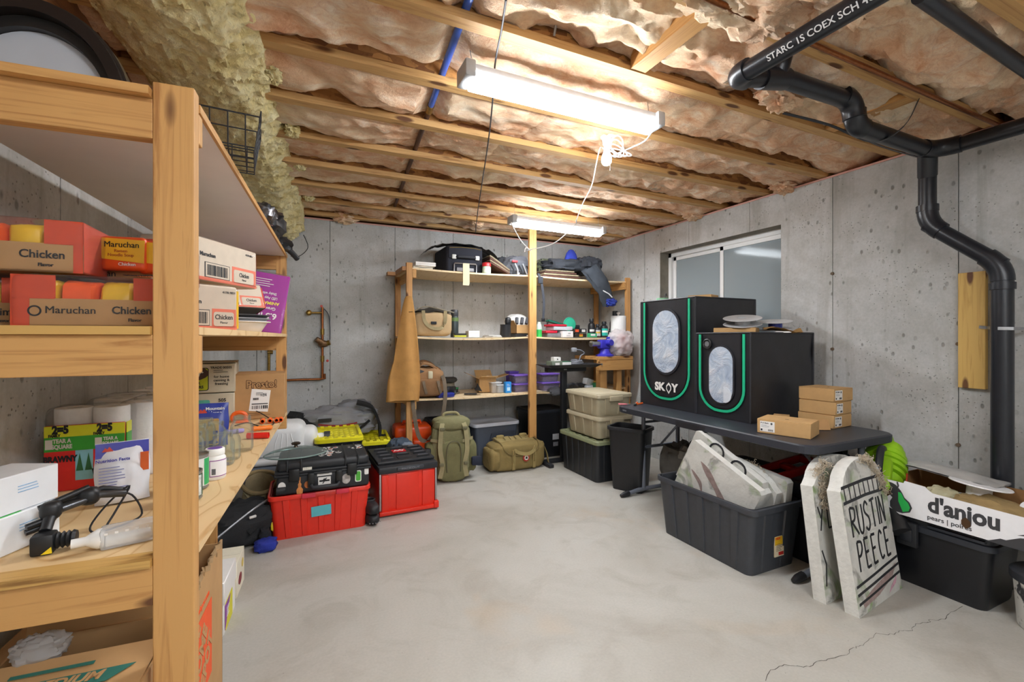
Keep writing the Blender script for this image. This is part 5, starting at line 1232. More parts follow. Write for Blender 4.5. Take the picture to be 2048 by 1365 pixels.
# ------------------------------------------------------------------ floor row in front of and under the back shelf
oc = thing('orange_case', 'bright orange plastic case under the left end of the back shelf', 'case', (1.10, 4.98, 0), rad(-4))
OC = M('#ee5317', .4, var=.05); MB().rbox((-.19, -.15, 0), (.19, .15, .34), .03, 3).build('body', OC, oc); MB().rbox((-.195, -.155, .34), (.195, .155, .50), .04, 3).build('lid', OC, oc); MB().rbox((-.02, -.19, .18), (.12, -.13, .36), .03, 3).build('front_boss', OC, oc); MB().tube([(-.10, 0, .49), (-.09, 0, .53), (.09, 0, .53), (.10, 0, .49)], .015, 8).build('handle', OC, oc)
for x in (-.10, .05): MB().lathe([(.01, 0), (.018, 0), (.018, .008), (0, .008)], (x, -.05, .498), 12).build('cap', M('#c23d0e', .5), oc)
# olive hiking pack
OL = fabric('#8a8761'); OL2 = fabric('#787650'); WEB = fabric('#a39b74')
bp = thing('olive_backpack', 'olive green backpack with buckled straps standing on the floor', 'backpack', (1.385, 4.46, 0), rad(-6))
bp.scale = (1.12, .9, .96)
MB().blob((0, .03, .30), (.36, .26, .62), .07, 3, 2, (40, 30), .5, flat=0, fold=.06).build('body', OL, bp)
MB().blob((0, -.09, .22), (.27, .14, .42), .05, 3, 6, (30, 20), .5, flat=.01).build('front_pocket', OL2, bp)
MB().blob((0, .0, .60), (.33, .26, .14), .08, 3, 9, (30, 16), .6).build('top_flap', OL, bp)
for s in (-1, 1):
    MB().blob((s * .185, .02, .24), (.10, .2, .32), .06, 3, 3 + s, (20, 14), .55, flat=.01).build('side_pocket', OL2, bp)
    MB().strap(smooth_path([(s * .09, -.11, .63), (s * .11, -.15, .54), (s * .12, -.165, .35), (s * .10, -.16, .20), (s * .12, -.145, .06)]), .04, .008, (1, 0, 0)).build('strap', WEB, bp)
    MB().rbox((s * .10 - .022, -.17, .55), (s * .10 + .022, -.15, .58), .004).build('buckle', M('#6b684c', .5), bp); MB().rbox((s * .11 - .02, -.185, .19), (s * .11 + .02, -.165, .22), .004).build('buckle', M('#6b684c', .5), bp)
    MB().strap([(s * .19, -.06, .44), (s * .08, -.16, .43)], .03, .006, (0, 0, 1)).build('webbing', WEB, bp)
MB().tube(smooth_path([(-.07, .02, .66), (-.05, .02, .70), (.05, .02, .70), (.08, .02, .65)]), .014, 8).build('grab_handle', WEB, bp)
MB().tube(smooth_path([(-.06, -.168, .12), (-.065, -.172, .30), (-.04, -.168, .42), (.04, -.168, .42), (.065, -.172, .30), (.06, -.168, .12)]), .006, 6).build('zip', M('#5c5a40', .7), bp)
MB().rbox((-.245, -.10, .15), (-.19, -.04, .36), .012).build('black_pouch', BLACK, bp); MB().rbox((.16, -.19, .17), (.25, -.13, .26), .015).build('dark_blue_pouch', fabric('#252b3c'), bp)
# tan duffel on the floor
COY = fabric('#8d7a4a', var=.18); COY2 = fabric('#9c8a58', var=.15); COY3 = fabric('#6e5e36')
p = at_z(975, 938, 0); q = at_z(1083, 925, 0)
df = thing('coyote_duffel', 'coyote brown duffel bag with round red patch on the floor', 'duffel bag', ((p.x + q.x) / 2 - .03, (p.y + q.y) / 2 - .06, 0), math.atan2(q.y - p.y, q.x - p.x) + rad(2))
df.scale = (.95, .95, .95)
DL = .68
MB().blob((0, 0, .16), (DL, .34, .33), .045, 3, 4, (44, 26), .42, flat=0, fold=.05).build('body', COY, df)
MB().grid(lambda u, v: (-.22 + .44 * u, .14 - .30 * v - .02 * math.sin(math.pi * v) , .335 - .02 * v - .13 * max(0, v - .55) / .45 + .004 * math.sin(u * 20)), 20, 14).build('flap', COY2, df)
MB().tube(smooth_path([(-.24, .12, .33), (-.235, -.10, .32), (-.20, -.172, .24), (-.10, -.18, .185), (.12, -.18, .185), (.21, -.172, .24), (.235, -.10, .32), (.24, .12, .33)]), .008, 6).build('flap_piping', COY3, df)
for k in range(4): MB().box((-.12 + k * .07, -.02, .337), (-.115 + k * .07, .12, .3405), (rad(4), 0, rad(-12))).build('vent_seam', COY3, df)
MB().strap(smooth_path([(-.10, -.18, .10), (-.10, -.19, .24), (-.06, -.215, .225), (.04, -.225, .20), (.13, -.215, .225), (.16, -.19, .26), (.16, -.18, .10)]), .038, .008, (0, .2, 1)).build('carry_handle', COY2, df)
for x in (-.10, .16): MB().strap([(x, -.173, .02), (x, -.185, .14), (x, -.182, .25)], .036, .006, (1, 0, 0)).build('webbing', COY2, df)
MB().lathe([(0, 0), (.04, 0), (.042, .003), (.036, .005), (0, .005)], (.05, -.19, .15), 22, axis='y').build('red_patch', M('#b62a22', .6), df); MB().lathe([(0, .005), (.026, .005), (.026, .008), (0, .008)], (.05, -.19, .15), 18, axis='y').build('patch_centre', M('#e6ddd0', .6), df); MB().prism([(-.014, -.01), (.014, -.01), (.008, .012), (-.008, .012)], 0, .002).build('patch_mark', INK, df, (.05, -.1985, .15), FR)
MB().blob((-.31, -.02, .14), (.13, .30, .24), .06, 3, 8, (22, 14), .5, flat=0).build('end_pocket', COY, df); MB().tube(smooth_path([(-.36, -.12, .03), (-.375, -.10, .15), (-.35, 0, .26)]), .005, 6).build('zip', COY3, df)
for s in (-1, 1): MB().blob((s * .15, .10, .345), (.10, .03, .05), .1, 3, 2, (14, 8), .6).build('top_loop', COY2, df)
MB().strap(smooth_path([(.33, -.08, .25), (.37, -.10, .14), (.38, -.12, .04), (.42, -.14, .006)]), .03, .006, (0, 1, 0)).build('end_strap', COY2, df)
# grey-lidded bin and dark bins under the shelf
gt = tote('slate grey tote with pale grey lid under the middle of the back shelf', .56, .42, .46, (2.02, 4.98, 0), rad(4), M('#4a515e', .5, var=.06), None, .82, 0, 0, .03, 'plain', M('#bfc4cf', .4, var=.04))
MB().prism([(-.13, -.05), (.17, -.05), (.20, .06), (-.10, .06)], 0, .012).build('recessed_grip', M('#3b414d', .5), gt, (.02, -.205, .30), (rad(96), 0, 0))
t_ = tote('dark navy lidded tote behind the olive backpack', .42, .4, .50, (1.52, 5.05, 0), 0, M('#20242e', .5), None, .88, 3, 2, .03, 'plain')
kt = tote('black tote with a white label under the right half of the back shelf', .50, .42, .56, (2.72, 4.98, 0), rad(2), M('#14161b', .4), None, .9, 0, 0, .03, 'plain', M('#1e222b', .4))
decal(kt, rect(.09, .07), M('#c9ccd2', .6), (.08, -.197, .24), (rad(92), 0, 0), 'label'); decal(kt, rect(.07, .05), M('#8f939b', .6, var=.4, scale=80), (.08, -.194, .15), (rad(92), 0, 0), 'label')
# blue-grey pack behind the tool box
bgp = thing('blue_grey_pack', 'small blue-grey bag behind the red tool box', 'bag', (.88, 4.52, 0), 0)
MB().blob((0, 0, .22), (.26, .22, .46), .12, 3, 3, (28, 20), .6, flat=0).build('body', fabric('#44505f'), bgp); MB().blob((.06, -.07, .34), (.13, .1, .16), .1, 3, 5, (20, 12), .6).build('mesh_pocket', fabric('#77828f'), bgp)
for x in (-.07, -.02): MB().tube(smooth_path([(x, -.11, .42), (x - .03, -.13, .34), (x - .05, -.12, .24)]), .012, 6).build('strap', fabric('#232a38'), bgp)
# hanging canvas jacket on the left post
jk = thing('brown_canvas_bag', 'long brown canvas cover hanging from the left post of the back shelf', 'canvas cover', (BXL + .01, BF - .06, 0), 0)
CAN = M('#b8884a', .85, var=.14, scale=12, bump=.3, bscale=50)
def jf(u, v):
    z = 1.84 - 1.03 * v + .015 * math.sin(u * 6)
    wd = .035 + .125 * min(1, v * 1.25) ** .8; xo = -.06 * v + (.045 * math.exp(-((v - .45) / .18) ** 2) if u > .4 and u < .75 else 0)
    a = 2 * math.pi * u; fold = .014 * math.sin(a * 4 + v * 3) * min(1, v * 2)
    return (xo + wd * math.cos(a) + fold * .4, -.015 - (.03 + .03 * v) * math.sin(a) * (1 if math.sin(a) > 0 else .3) - fold, z)
m = MB().grid(jf, 48, 40); m.build('canvas', CAN, jk)
MB().tube([(-.03, -.035, 1.70), (.0, -.05, 1.695), (.035, -.035, 1.70)], .006, 6).build('tie_cord', M('#7a5a2c', .8), jk)
MB().cyl((0, .045, 1.80), (0, -.02, 1.83), .005, n=8).build('hook', STEEL, jk)
# ------------------------------------------------------------------ things on the back shelf
def on(u, v, y, z): p = at_y(u, v, y); return Vector((p.x, y, z))
ZA, ZB_, ZC3 = BZ[0] - .004, BZ[1] - .010, BZ[2] - .004
# --- top board
t = thing('white_box', 'upper thin white box at the left end of the top board', 'box', on(846, 520, 4.80, ZA + .047), rad(3), 'thin white boxes'); MB().rbox((-.10, -.07, 0), (.12, .07, .04), .003, 1).build('carton', WHITE, t); MB().box((-.10, -.0705, .018), (.12, -.0702, .020)).build('lid_line', M('#8f8c86', .7), t)
t = thing('white_box', 'lower cream box under the thin white box', 'box', on(842, 530, 4.80, ZA + .004), 0, 'thin white boxes'); MB().rbox((-.10, -.07, 0), (.11, .07, .04), .003, 1).build('carton', M('#d9d2bf', .7), t); MB().tube([(-.10, -.072, .035), (.0, -.073, .022), (.11, -.072, .03)], .002, 5).build('cord', INK, t)
a, b = at_y(893, 530, 4.78), at_y(966, 530, 4.78); sw = b.x - a.x
sc_ = thing('black_suitcase', 'black soft suitcase lying on the top board with its handle forward', 'suitcase', ((a.x + b.x) / 2, 4.78, ZA), 0)
NV = fabric('#23252f', var=.12); MB().rbox((-sw / 2, 0, .002), (sw / 2, .5, .30), .03, 3).build('body', NV, sc_); MB().rbox((-sw / 2 + .02, -.012, .16), (sw / 2 - .02, .02, .285), .012).build('front_pocket', NV, sc_)
MB().tube([(-.11, -.005, .175), (-.09, -.03, .175), (.10, -.03, .175), (.12, -.005, .175)], .014, 8).build('grip', M('#2a2c33', .5), sc_)
for s in (-.13, .14): MB().rbox((s - .025, -.022, .15), (s + .025, -.004, .20), .008).build('grip_end', M('#c9cac6', .4), sc_)
MB().tube([(-.13, -.008, .01), (-.13, -.012, .09), (-.12, -.012, .105), (.12, -.012, .105), (.13, -.012, .09), (.13, -.008, .01)], .009, 8).build('pull_handle', STEEL, sc_); MB().rbox((-.10, -.015, .02), (.10, -.002, .06), .008).build('wheel_guard', M('#8b8c90', .5), sc_)
MB().tube([(-sw / 2 + .03, -.014, .27), (-.05, -.015, .282), (.10, -.015, .282), (sw / 2 - .03, -.014, .27)], .003, 5).build('zip', M('#b09a5a', .4, .7), sc_)
t = thing('black_jacket', 'black jacket draped over the suitcase on the top board', 'jacket', ((a.x + b.x) / 2 - .02, 4.98, ZA), 0)
def jck(u, v):
    x = -.42 + .84 * u; h = .335 * max(0.0, 1 - abs(x / .50) ** 2.6) ** .6 if abs(x) < .5 else 0
    if abs(x) < sw / 2 + .02: h = max(h, .318)
    return (x, -.19 + .34 * v + .015 * noise.noise(Vector((u * 7, v * 4, 1))), max(.004, h + .014 * noise.noise(Vector((u * 9, v * 6, 3))) + .014) - .022 * (1 - v) * (1 if abs(x) < .3 else 0) + .012 * math.sin(v * 3))
MB().grid(jck, 44, 14).build('cloth', M('#1b1c21', .45, var=.2, scale=14), t)
t = thing('spice_jar', 'small jar with red lid beside the suitcase', 'jar', on(973, 540, 4.72, ZA + .002), 0); MB().lathe([(0, 0), (.045, 0), (.048, .01), (.048, .07), (.042, .08)], n=20).build('jar', M('#bfe0c4', .3), t); MB().lathe([(.05, .08), (.05, .115), (.046, .12), (0, .12)], n=20).build('lid', M('#c4282c', .4), t); curved(t, .0486, -150, -30, .012, .05, M('#ece8dc', .5, var=.2), 'label')
x0 = at_y(933, 540, 4.60).x; z1 = at_y(933, 527, 4.60).z; z0 = at_y(933, 571, 4.60).z
tag(MB().prism([(-.036, 0), (.03, -.0), (.038, .02), (.036, z1 - z0), (-.036, z1 - z0)], -.003, .003).build('paint_stick', M('#ddd2ac', .7, var=.08), None, (x0, 4.612, z0), FR), 'pale paint stirring stick hanging at the front of the top board', 'stick')
STR = M('#5b3d34', .9, var=.35, scale=60); STR2 = M('#8b7f66', .9, var=.3, scale=50)
t = thing('folded_blanket', 'brown striped folded blanket leaning beside the suitcase', 'blanket', on(985, 540, 4.85, ZA + .003), 0)
for k in range(4): MB().strap(smooth_path([(-.10, 0, .20 - k * .025), (.0, 0, .14 - k * .02), (.10, 0, .075 - k * .015), (.14, 0, .05 - k * .012)]), .34, .016, (0, 1, 0)).build('layer', STR if k % 2 else STR2, t)
gp = thing('grey_backpack', 'grey backpack with light straps left of the middle post', 'backpack', on(1030, 540, 4.90, ZA), 0)
MB().blob((0, 0, .12), (.36, .36, .26), .18, 2.6, 6, (34, 20), .7, fold=.12, flat=0).build('body', fabric('#6f737c'), gp); MB().blob((-.12, .08, .14), (.2, .2, .22), .15, 3, 8, (22, 14), .7, flat=0).build('side_pocket', fabric('#3a3d44'), gp)
for k in range(6): MB().tube(smooth_path([(-.14 + k * .05, -.19, .12 + .02 * (k % 2)), (-.12 + k * .05, -.22, .06), (-.13 + k * .06, -.22, .015), (-.09 + k * .05, -.20, .03)]), .009, 6).build('strap', fabric('#b4b6ba') if k % 2 else fabric('#2c2e33'), gp)
MB().rbox((-.13, -.205, .15), (-.06, -.185, .175), .005).build('red_tag', M('#b03038', .5), gp)
t = thing('camouflage_bag', 'camouflage cloth bag right of the middle post', 'bag', on(1092, 525, 5.05, ZA), 0)
cm = NT('camouflage'); v_ = cm.voro(16, out='Color'); MB().blob((0, 0, .13), (.40, .30, .28), .16, 2.6, 3, (30, 18), .7, flat=0).build('bag', cm.done(cm.ramp(cm.noise(14, 3), [(.35, '#2c2f2a'), (.45, '#5d6650'), (.55, '#8a9080'), (.65, '#3a3f3a')], 'CONSTANT'), .9), t)
t = thing('folded_blanket', 'stack of folded striped blankets under the dark jacket', 'blanket', on(1115, 553, 4.76, ZA + .002), 0)
for k in range(4): MB().rbox((-.26 + .01 * k, -.12, .001 + k * .022), (.26 - .03 * k, .2, .021 + k * .022), .01, 2).build('layer', (STR, M('#9c8f74', .9, var=.2), STR, STR2)[k], t)
dj = thing('dark_jacket', 'dark blue-grey jacket drooping over the front of the top board', 'jacket', on(1150, 540, 4.74, ZA + .02), 0)
DJ = fabric('#34383f', var=.3)
MB().blob((-.12, .08, .15), (.52, .34, .17), .2, 2.6, 7, (36, 20), .7, fold=.15).build('torso', DJ, dj)
MB().blob((.18, .0, .16), (.30, .34, .22), .22, 3, 17, (30, 20), .75, fold=.18).build('shoulder', fabric('#2c2f36'), dj)
def slv(u, v):
    a_ = 2 * math.pi * u; c_ = Vector((.10 + .28 * v, -.16 - .03 * math.sin(v * 3), .12 - .33 * v - .10 * v * v)); r = (.12 - .03 * v) * (1 + .22 * noise.noise(Vector((math.cos(a_) * 2, math.sin(a_) * 2, v * 5))))
    return c_ + Vector((r * math.cos(a_) * .9, r * .45 * math.sin(a_), r * math.cos(a_) * .5))
MB().grid(slv, 24, 22).build('sleeve', fabric('#3d434b', var=.35), dj); MB().blob((.385, -.185, -.30), (.16, .10, .09), .45, 2.5, 2, (24, 16), .7, fold=.3).build('blue_lining', fabric('#2b3d9c'), dj)
MB().loft([[(.02 + (k * .1 - .05 + .05 * z / .12) * 0 + math.cos(a_) * r_, .12 + math.sin(a_) * r_ * .6, .2 + z) for a_ in [i * 2 * math.pi / 16 for i in range(16)]] for k, (r_, z) in enumerate(((.095, 0), (.09, .06), (.07, .12), (.035, .165), (.01, .175)))]).tube([(-.06, .05, .215), (-.02, -.0, .2), (.05, -.0, .2), (.09, .05, .215)], .012, 6).build('blue_cap', fabric('#3446b4'), dj); MB().tube([(.25, -.22, -.16), (.33, -.235, -.20), (.38, -.235, -.24)], .008, 6).build('pale_zip', M('#d7d9da', .5), dj)
hx = at_y(1084, 560, 4.60).x
t = thing('hanging_strap', 'dark webbing strap hanging below the top board', 'strap', (hx, 4.60, 0), 0)
MB().strap(smooth_path([(-.03, .03, ZA + .03), (-.035, -.005, ZA - .01), (-.01, -.01, ZA - .09), (.02, -.01, ZA - .3), (.01, -.01, 1.66)]), .03, .004, (1, 0, 0)).build('webbing', fabric('#3b3e46'), t); MB().rbox((-.055, -.02, ZA - .09), (.005, -.0, ZA - .01), .006).build('buckle', fabric('#33363d'), t); MB().rbox((-.012, -.016, 1.625), (.035, -.004, 1.665), .004).build('strap_end', BLACK, t)
# --- second board
a, b = at_y(830, 660, 4.72), at_y(907, 660, 4.72); dw = b.x - a.x
td = thing('tan_duffel', 'tan duffel bag with webbing handles on the second board', 'duffel bag', ((a.x + b.x) / 2, 4.72, ZB_ + .012), 0)
TD = fabric('#bda27a', var=.12); TD2 = fabric('#a89a75'); MB().blob((0, .14, .13), (dw, .28, .27), .04, 3, 4, (40, 22), .4, flat=0).build('body', TD, td)
MB().grid(lambda u, v: (-.22 + .44 * u, .01 + .26 * v, .255 + .06 * math.sin(math.pi * u) * math.sin(math.pi * v) + .01 * math.sin(u * 14)), 18, 8).build('open_flap', fabric('#3b3831'), td); MB().tube(smooth_path([(-.22, 0, .26), (-.10, -.01, .31), (.05, 0, .29), (.22, .02, .255)]), .008, 6).build('flap_edge', fabric('#8a8272'), td)
MB().strap(smooth_path([(-.12, .005, .27), (-.11, -.012, .16), (-.04, -.02, .09), (.06, -.022, .085), (.11, -.012, .15), (.12, .004, .27)]), .036, .007, (.6, 0, 1)).build('handle', TD2, td); MB().rbox((-.04, -.012, .125), (.02, .0, .155), .003).build('black_tag', INK, td)
t = thing('thermos', 'tall dark thermos flask behind the tan duffel', 'thermos', on(909, 640, 4.92, ZB_), 0); MB().lathe([(0, 0), (.042, 0), (.045, .01), (.045, .22), (.04, .235)], n=20).build('flask', M('#3b4548', .4, .3), t); MB().lathe([(.0452, .18), (.0456, .20), (.0452, .22)], n=20, cap=(False, False)).build('green_band', M('#5f7a45', .5), t); MB().lathe([(.041, .235), (.043, .24), (.043, .30), (.036, .31), (0, .31)], n=20).build('cap', M('#3a3b3f', .5), t)
t = thing('battery_box', 'small yellow and black packet in front of the duffel end', 'packet', on(921, 665, 4.69, ZB_), rad(-8)); MB().rbox((-.07, -.03, 0), (.06, .03, .035), .006).build('packet', M('#c9cf4a', .5), t); MB().rbox((-.07, -.032, .02), (.06, .032, .042), .006).build('black_band', INK, t)
t = thing('small_white_box', 'small plain white box on the second board', 'box', on(945, 668, 4.69, ZB_), rad(4)); MB().rbox((-.065, -.045, 0), (.065, .045, .07), .002, 1).build('carton', WHITE, t); MB().box((-.064, -.0454, .048), (.064, -.0451, .0495)).build('lid_line', M('#b9b6af', .7), t)
t = thing('paper_pile', 'small pile of papers and flat packets on the second board', 'papers', on(984, 668, 4.70, ZB_), rad(-6)); 
for k in range(3): MB().box((-.10 + k * .012, -.06, k * .008), (.10 - k * .01, .06, k * .008 + .007), (0, 0, rad(k * 7))).build('sheet', (M('#d7d2c8', .6), M('#b9b4ae', .6, var=.4), WHITE)[k], t)
t = thing('black_tumbler', 'black cup-shaped holder holding a black tool', 'holder', on(1011, 665, 4.72, ZB_), 0); MB().lathe([(0, 0), (.062, 0), (.065, .01), (.06, .13), (.064, .145), (.058, .145), (.054, .02), (0, .02)], n=20).build('cup', BLK, t); MB().blob((.03, 0, .18), (.07, .07, .10), .1, 3, 2, (18, 12), .8).build('tool_head', BLACK, t); MB().cyl((.02, 0, .05), (.03, 0, .16), .016, n=10).build('tool_grip', BLACK, t)
t = thing('white_helmet', 'white vented helmet behind the open carton', 'helmet', on(1033, 640, 4.98, ZB_), rad(10))
MB().blob((0, 0, .13), (.34, .26, .30), .06, 2, 4, (34, 20), .85, flat=0).build('shell', M('#e3e4e2', .35), t)
for k in range(3): MB().tube([(-.10 + k * .07, -.145, .16), (-.08 + k * .08, -.12, .23)], .02, 8).build('vent', M('#50535a', .6), t)
MB().tube([(-.17, -.06, .10), (-.12, -.12, .06), (.02, -.15, .07), (.15, -.10, .09)], .014, 8).build('brim', M('#d2d3d2', .4), t)
oc2 = opencarton('open_carton', 'small tan carton with raised flap on the second board', .20, .16, .10, on(1042, 660, 4.78, ZB_ + .042), rad(0), CARD, [('b', 70, .08), ('l', 60, .06)]); oc2['group'] = 'small cartons on the back shelf'
t = carton('black_carton', 'flat black carton under the small tan carton', 'carton', .24, .17, .04, on(1043, 668, 4.78, ZB_), 0, BLK); decal(t, rect(.07, .014), WHITE, (.06, -.085, .02), FR, 'label')
t = thing('spray_bottle', 'small bottle with bright green contents by the middle post', 'bottle', on(1078, 668, 4.70, ZB_), 0); MB().lathe([(0, 0), (.032, 0), (.034, .01), (.034, .09)], n=18).build('green_part', M('#3ecb62', .35), t); MB().lathe([(.034, .09), (.034, .11), (.026, .15), (.02, .16), (.022, .18), (0, .18)], n=18).build('upper_part', M('#d6e8da', .3), t)
PINKR = M('#c8203a', .45); GREYCL = M('#c3c4ca', .35, var=.1)
t = thing('parts_organizer', 'upper clear and red parts organizer on the second board', 'organizer', on(1118, 655, 4.76, ZB_ + .085), rad(6), 'parts organizers'); MB().rbox((-.14, -.09, 0), (.14, .09, .045), .008).build('tray', GREYCL, t); MB().rbox((-.16, -.095, .045), (.05, .095, .07), .008).build('lid', PINKR, t)
t = thing('parts_organizer', 'lower grey and red parts organizer on the second board', 'organizer', on(1108, 667, 4.76, ZB_), rad(-4), 'parts organizers'); MB().rbox((-.13, -.09, 0), (.13, .09, .05), .008).build('tray', M('#7a7b80', .4, var=.3), t); MB().rbox((-.15, -.095, .05), (.0, .095, .08), .008).build('lid', PINKR, t)
t = thing('green_case', 'dark green folder leaning on the parts organizers', 'case', on(1112, 645, 4.86, ZB_ + .16), 0, None, (0, rad(14), 0)); MB().rbox((-.13, -.05, 0), (.12, .05, .02), .006).build('shell', M('#0f6a55', .45), t); MB().rbox((-.12, -.045, .02), (.11, .045, .028), .003).build('edge', M('#0b4f41', .5), t)
MB().cyl((-.12, 0, -.09), (-.12, 0, 0), .01).cyl((.11, 0, -.07), (.11, 0, 0), .01).build('prop', BLK, t)
t = thing('green_disc', 'round mint green plastic lid standing behind the organizers', 'lid', on(1138, 640, 4.93, ZB_ + .075), 0); MB().lathe([(0, 0), (.085, 0), (.09, .006), (.09, .016), (.08, .02), (0, .02)], (0, 0, .09), 30, axis='y').build('disc', M('#35b893', .4), t); MB().lathe([(.084, .018), (.086, .023), (.08, .023)], (0, 0, .09), 30, axis='y', cap=(False, False)).build('ring', M('#2a9a7a', .4), t)
t = thing('black_box_rack', 'black open rack behind the green lid', 'rack', on(1130, 660, 5.08, ZB_), 0); MB().rbox((-.18, -.08, 0), (.18, .08, .16), .01).build('bin', BLK, t); MB().rbox((-.17, -.082, .13), (.17, -.078, .15), .002).build('edge', DKGREY, t)
t = carton('small_white_box', 'small white box with black printed mark under the organizers', 'box', .155, .10, .075, on(1131, 668, 4.69, ZB_), rad(3), M('#e9e4e2', .5)); text('><', .03, INK, t, (.02, -.0515, .045), FR); lines(t, .08, .015, 2, (.02, -.0505, .018), FR, M('#8a8888', .6, var=0))
for k, (u, c1, c2, lab) in enumerate(((1150, '#2a2523', '#d9542c', 'upper dark ammo-size box with orange end on the second board'), (1163, '#231f1f', '#d8d4cf', 'dark box with white label beside the orange ended one'), (1158, '#251e1a', '#c8b52e', 'lowest dark box with red and yellow label'))):
    z = ZB_ + (.055 if k < 2 else 0); t = carton('small_dark_box', lab, 'box', .085 if k < 2 else .16, .09, .05, on(u, 665, 4.72, z), 0, M(c1, .5), 'x', 'small dark boxes'); decal(t, rect(.05, .03), M(c2, .5), (0, -.045, .025), FR, 'label'); 
    if k == 2: decal(t, rect(.05, .012), M('#b02a20', .5), (0, -.0465, .03), FR, 'label_band')
def bottle(u, y, r, h, lab, lc, band):
    t = thing('black_bottle', lab, 'bottle', on(u, 668, y, ZB_ + .001), 0, 'black bottles on the second board')
    MB().lathe([(0, 0), (r * .95, 0), (r, .006), (r, h * .62), (r * .85, h * .72), (r * .5, h * .78), (r * .48, h * .82)], n=20).build('bottle', BLACK, t); MB().lathe([(r * .62, h * .82), (r * .64, h * .84), (r * .64, h * .98), (r * .58, h), (0, h)], n=18).build('cap', BLK, t)
    curved(t, r * 1.012, -160, -20, h * .10, h * .55, lc, 'label'); curved(t, r * 1.02, -155, -25, h * .30, h * .42, band, 'label_band'); return t
bottle(1183, 4.88, .046, .24, 'tallest black bottle with white script label', M('#26262a', .5), WHITE)
bottle(1195, 4.74, .038, .165, 'black bottle with silver and yellow label', M('#c7c8cb', .4, var=.3), M('#e0b23a', .5))
bottle(1208, 4.76, .048, .20, 'black bottle with teal and red label', M('#2cb3a6', .4), WHITE)
bottle(1221, 4.74, .03, .11, 'small black bottle with white label near the jug', M('#d4d6d6', .5), M('#2f8f6f', .5))
t = thing('green_carton', 'small green and white printed carton before the bottles', 'carton', on(1184, 670, 4.66, ZB_), rad(2)); MB().rbox((-.06, -.02, 0), (.06, .02, .05), .002, 1).build('carton', M('#3aa870', .5), t); decal(t, rect(.07, .022), WHITE, (0, -.02, .03), FR, 'label')
t = thing('green_bottle', 'small green bottle by the black jug', 'bottle', on(1233, 668, 4.72, ZB_), 0); MB().lathe([(0, 0), (.028, 0), (.03, .006), (.03, .10), (.014, .12), (.014, .14), (0, .14)], n=16).build('bottle', M('#1f6b52', .35), t); MB().tube([(.0, 0, .135), (.05, -.02, .15)], .006, 6).build('spout', WHITE, t)
t = thing('black_jug', 'large black jug with lime green label at the right end', 'jug', on(1236, 650, 4.92, ZB_), 0)
MB().loft([[(x, y, z) for x, y in rrect(w_, d_, .03, 4)] for w_, d_, z in ((.19, .12, 0), (.205, .13, .02), (.205, .13, .19), (.17, .12, .26), (.10, .09, .30))], (True, True), True).build('jug', BLACK, t); MB().cyl((-.05, 0, .29), (-.05, 0, .35), .034, n=16).build('cap', BLK, t); MB().tube(smooth_path([(.0, 0, .29), (.05, 0, .315), (.09, 0, .27), (.10, 0, .18)]), .016, 8).build('handle', BLACK, t); decal(t, rect(.13, .09), M('#7fd62c', .45), (-.03, -.066, .12), FR, 'label'); lines(t, .08, .06, 3, (-.02, -.0675, .125), FR, INK, 3)
# --- third board
cb = thing('tan_camera_bag', 'open tan camera bag with a long strap on the third board', 'bag', on(852, 790, 4.78, ZC3 + .012), rad(-6))
TB1 = fabric('#9c7550', var=.2); MB().blob((0, 0, .15), (.36, .28, .32), .10, 3, 7, (36, 22), .55, flat=0, fold=.06).build('body', TB1, cb); MB().blob((0, -.12, .10), (.30, .10, .18), .06, 3, 9, (26, 14), .5, flat=.005).build('front_pocket', fabric('#8a6644', var=.2), cb)
MB().strap(smooth_path([(-.15, -.02, .22), (-.06, -.03, .35), (.06, -.02, .33), (.15, .02, .24)]), .16, .015, (0, 1, .2)).build('raised_lid', TB1, cb); MB().rbox((-.14, -.13, .20), (.06, .02, .28), .02, 2, rot=(.1, .25, .1)).build('camera', BLK, cb); MB().rbox((.0, -.15, .19), (.05, -.09, .27), .01).build('cream_box', M('#cfc6a8', .6), cb)
for x in (-.05, .10): MB().strap(smooth_path([(x, -.17, .17), (x + .01, -.185, .11), (x + .03, -.18, .04)]), .028, .005, (1, 0, 0)).build('webbing', fabric('#7d6d5a'), cb)
MB().strap(smooth_path([(-.16, -.10, .16), (-.17, -.23, .04), (-.16, -.26, -.10), (-.12, -.27, -.34), (-.06, -.27, -.42), (.03, -.27, -.37), (.12, -.27, -.2), (.16, -.25, .0), (.16, -.20, .16), (.15, -.08, .24)]), .04, .005, (1, .2, .3)).build('shoulder_strap', fabric('#6d6152'), cb)
t = thing('black_lens', 'black camera lens lying beside the camera bag', 'lens', on(895, 785, 4.78, ZC3 + .002), rad(-30)); MB().lathe([(.03, -.08), (.04, -.07), (.04, -.02), (.046, -.01), (.046, .05), (.05, .06), (.05, .085), (.042, .085), (.038, .07), (0, .07)], (0, 0, .052), 20, axis='x').build('barrel', BLK, t); MB().lathe([(.047, .01), (.0475, .03)], (0, 0, .052), 20, axis='x', cap=(False, False)).build('grip_ring', DKGREY, t)
t = thing('blue_case', 'flat dark blue case at the front of the third board', 'case', on(890, 795, 4.68, ZC3), rad(8)); MB().rbox((-.09, -.045, 0), (.09, .045, .045), .006).build('shell', M('#2a3390', .4), t); MB().rbox((-.092, -.047, .02), (.092, .047, .026), .002).build('seam', M('#1c2368', .4), t)
t = thing('khaki_hat', 'khaki hat and grey cloth behind the camera bag', 'hat', on(893, 760, 5.02, ZC3), 0); MB().lathe([(.15, .0), (.155, .006), (.10, .015), (.09, .12), (.06, .145), (0, .15)], n=24).build('hat', fabric('#8b8272'), t); MB().blob((.0, -.05, .15), (.2, .16, .07), .2, 3, 4, (20, 10), .8).build('dark_cloth', fabric('#3c3a38'), t)
